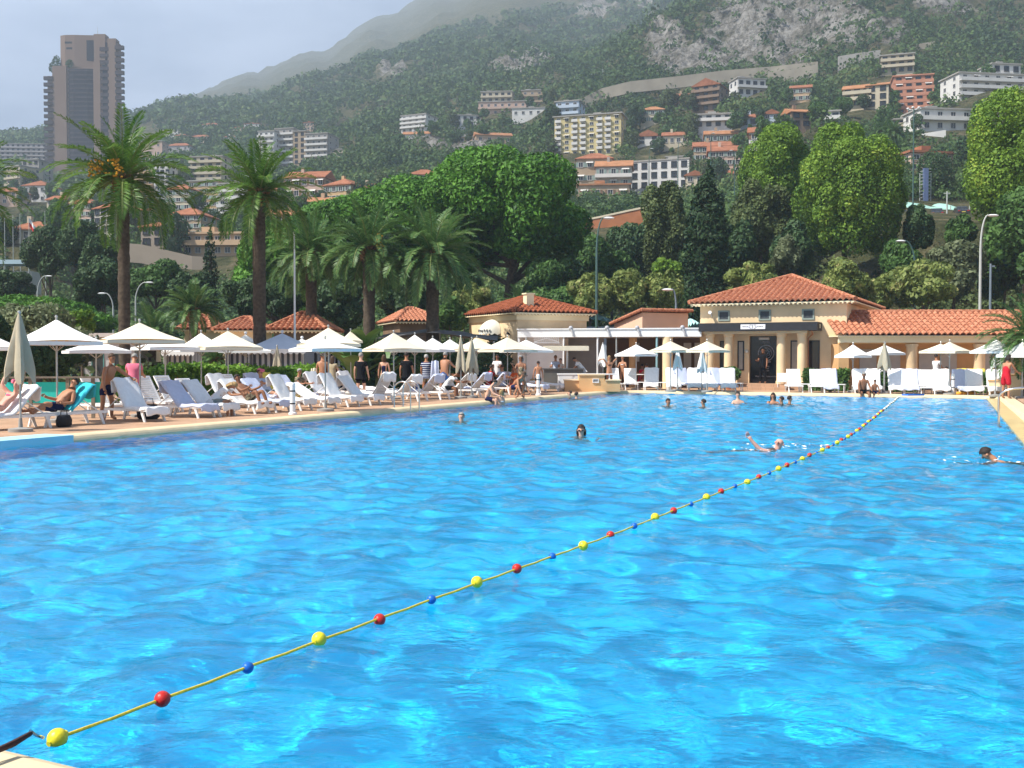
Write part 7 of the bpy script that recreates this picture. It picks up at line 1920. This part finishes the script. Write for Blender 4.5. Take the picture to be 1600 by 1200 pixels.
person('barman in white shirt bending over the bar', (X(911, 53.8), 53.8, 0), R(80), 'tan', 'dark', (('shirt', 'white'), ('trousers', 'black')), group=gr, lean=34, head=10, arm=(30, 8, 30))
person('woman in dark bikini with arms raised to her head', at(952, 52), R(195), 'tan', 'blond', (('bra', 'black'), ('briefs', 'black')), .1, arm=(160, 40, 120), fem=True, h=1.68)
person('woman in white bikini top standing under the terrace roof', at(973, 54.5), R(150), 'tan', 'dark', (('bra', 'white'), ('briefs', 'black')), .1, arm=(20, 14, 90), fem=True, h=1.68)
person('seated guest at the terrace table with bare back', at(1012, 56.5), R(40), 'tan', 'brown', (('briefs', 'red'),), lean=6, **SIT, arm=(50, 10, 50))
person('guest seated left of the bare backed one on the terrace', at(1002, 57), R(-60), 'brown', 'dark', (('shirt', 'red'), ('trunks', 'brown')), lean=6, **SIT, arm=(50, 10, 50))
gr = 'guests at the shaded tables'
for px, d, y, sk, hr, wr, l in ((748, 50, 60, 'tan', 'dark', (('shirt', 'black'), ('trunks', 'brown')), 'guest in black shirt under the closed parasols'), (765, 50.5, -70, 'brown', 'dark', (('shirt', 'red'), ('trunks', 'black')), 'guest in red shirt at the shaded table'),
        (785, 49.5, 10, 'tan', 'brown', (('shirt', 'lightblue'), ('trunks', 'grey')), 'guest in pale shirt with brown hair at the shaded table'), (799, 47, -80, 'brown', 'dark', (('trunks', 'red'),), 'guest in dark hat sitting near the villa corner'), (728, 50, 100, 'brown', 'dark', (('shirt', 'brown'), ('trunks', 'brown')), 'guest in brown sitting deep in the shade'), (808, 46, 120, 'tan', 'brown', (('shirt', 'orange'), ('trunks', 'red')), 'guest in orange top left of the standing woman')):
    person(l, at(px, d), R(y), sk, hr, wr, group=gr, lean=8, **SIT, arm=(50, 10, 50), cap='black' if 'hat' in l else None)
person('waiter in black waistcoat standing behind the closed parasols', at(777, 51), R(160), 'brown', 'dark', (('shirt', 'white'), ('trousers', 'black')), group=gr, arm=(20, 8, 70), h=1.74)
person('waiter in black carrying a tray at the entrance', UV(53.9, -12.0, .3), R(150), 'brown', 'dark', (('shirt', 'black'), ('trousers', 'black')), armR=(10, 10, 80), armL=(5, 8, 20), h=1.78)
person('dark haired man with bare back sitting on the far pool edge', FAR(1349, PU1+.3), R(175), 'brown', 'grey', (('trunks', 'black'),), lean=10, leg=(80, 10, 80), arm=(20, 14, 30), z=.14, fat=1.15)
person('small child sitting beside the man on the far pool edge', FAR(1367, PU1+.3), R(175), 'brown', 'dark', (('trunks', 'navy'),), lean=6, leg=(80, 8, 80), arm=(20, 12, 30), z=.10, h=1.15)
person('man in white shirt standing under the tiled wing', at(1463, 50.5), R(-60), 'tan', 'dark', (('shirt', 'white'), ('trunks', 'navy')), arm=(20, 8, 50), h=1.76)
person('dark haired guest sitting behind the white lounger at right', at(1479, 47.5), R(160), 'tan', 'dark', (('trunks', 'navy'),), lean=0, **SIT, h=1.6)
person('woman in red dress standing at the right hand counter', at(1572, 41.5), R(-62), 'tan', 'dark', (('dress', 'red'),), .05, lean=10, head=6, armR=(34, 10, 20), armL=(6, 12, 20), leg=(2, 4, 6), fem=True, h=1.72)
# ---- swimmers
gr = 'swimmers in the pool'
def swimmer(label, px, py, yaw, deep, **k):
    p = G(px, py, WZ); person(label, V((p.x, p.y, WZ)), yaw, group=gr, z=deep, **k)
N_ = -.56
swimmer('grey haired bather facing the camera near the left ladder', 721, 657, R(185), N_-.06, skin='fair', hair='grey', head=-8, arm=(40, 30, 40))
swimmer('dark haired woman in sunglasses swimming towards the left', 908, 681, R(160), N_-.03, skin='fair', hair='dark', hairlen=.06, glasses=True, fem=True, turn=-12, arm=(30, 50, 30))
swimmer('dark haired bather, first from left of the far group', 1044, 634, R(200), N_-.02, skin='tan', hair='dark', arm=(40, 30, 40))
swimmer('dark haired bather left of the youth in the far water', 1099, 635, R(60), N_-.02, skin='tan', hair='dark', arm=(40, 30, 40))
swimmer('dark haired youth with bare shoulders in the far water', 1153, 630, R(180), N_+.16, skin='fair', hair='dark', arm=(20, 20, 40))
swimmer('woman with long dark hair among the three bathers', 1208, 630, R(170), N_+.12, skin='tan', hair='dark', hairlen=.16, fem=True, arm=(30, 20, 60))
swimmer('bather in the middle of the three with dark hair', 1221, 631, R(60), N_-.0, skin='tan', hair='dark', arm=(40, 20, 40))
swimmer('bather at the right of the three, seen from the side', 1234, 631, R(-80), N_+.02, skin='tan', hair='dark', arm=(40, 20, 40))
swimmer('bather with brown hair by the far left corner', 890, 621, R(100), N_+.02, skin='fair', hair='brown', arm=(40, 20, 40))
swimmer('bather with dark cap next to the brown haired one', 901, 623, R(-60), N_+.0, skin='fair', hair='dark', arm=(40, 20, 40))
swimmer('child with only the head above water at the far edge', 1297, 618, R(180), N_+.08, skin='brown', hair='dark', h=1.5)
p = G(1172, 702, WZ)
person('bald man swimming backstroke with one arm raised', V((p.x, p.y, WZ)), R(84), 'pink', None, (('briefs', 'navy'),), group=gr, lean=-70, head=52, turn=-55, armL=(104, 4, 34), armR=(60, 10, 10), leg=(78, 4, 6), z=-.23, fat=1.1)
p = G(1602, 722, WZ)
person('dark haired swimmer doing breaststroke at the right', V((p.x, p.y, WZ)), R(62), 'tan', 'dark', (('trunks', 'navy'),), group=gr, lean=58, head=-10, arm=(60, 30, 30), leg=(-20, 6, 10), z=-.30)
finish_people()
# towels carried
def drape(label, px, d, z0, z1, w, m, rz=0):
    o = thing('carried_towel', label, 'towel', (X(px, d), d, 0), rz, 'towels carried by guests')
    mb = MB(); n = 8
    for k in range(n):
        for j in range(6):
            q = lambda a, b: (-w/2+w*a/n*(.75+.25*b/6)-.06*b/6, -.16-.03*math.sin(a*1.5)-.05*math.sin(math.pi*b/6), z1+(z0-z1)*b/6-.02*math.sin(a))
            mb.quad(q(k, j), q(k+1, j), q(k+1, j+1), q(k, j+1))
    mb.build('cloth', m, o, True)
drape('pale blue towel hanging from the shirtless man\'s shoulder', 682, 43.85, .82, 1.50, .38, TOWEL_SHADE)
drape('cream towel carried by the man in grey shorts', 493, 41, .85, 1.22, .26, CANVAS_C)

# splashes round the two moving swimmers
for px, py, w_, l in ((1196, 702, .55, 'white splash round the backstroke swimmer'), (1240, 698, .35, 'thin foam streak right of the backstroke swimmer'), (1552, 722, .5, 'white splash round the breaststroke swimmer')):
    p = G(px, py, WZ); n = 46; r_s = np.random.default_rng(px)
    P = np.stack([r_s.normal(size=n)*w_, r_s.normal(size=n)*w_*.7, np.abs(r_s.normal(size=n))*.02+.004], -1); N = np.tile(np.array([[0, 0, 1.]]), (n, 1))
    tag(obj('splash_foam', leaf_mesh('splash_foam', P, N, .045, mat('foam_white', (.8, .82, .84), .6, .04, 9), 1.8, r_s, .22), None, p), l, 'splash', kind='stuff')
# ================================================================== haze
mb = MB(); mb.box(-5000, 5000, -60, 4300, -3.8, 1750)
hz = bpy.data.materials.new('haze'); hz.use_nodes = True
t = hz.node_tree; t.nodes.clear()
o_ = t.nodes.new('ShaderNodeOutputMaterial'); v_ = t.nodes.new('ShaderNodeVolumePrincipled')
v_.inputs['Color'].default_value = (.72, .84, 1.0, 1); v_.inputs['Density'].default_value = .00025; v_.inputs['Anisotropy'].default_value = 0.0
t.links.new(v_.outputs[0], o_.inputs['Volume'])
tag(mb.build('haze', hz), 'pale bluish haze over the bay and mountain', 'haze', kind='stuff')
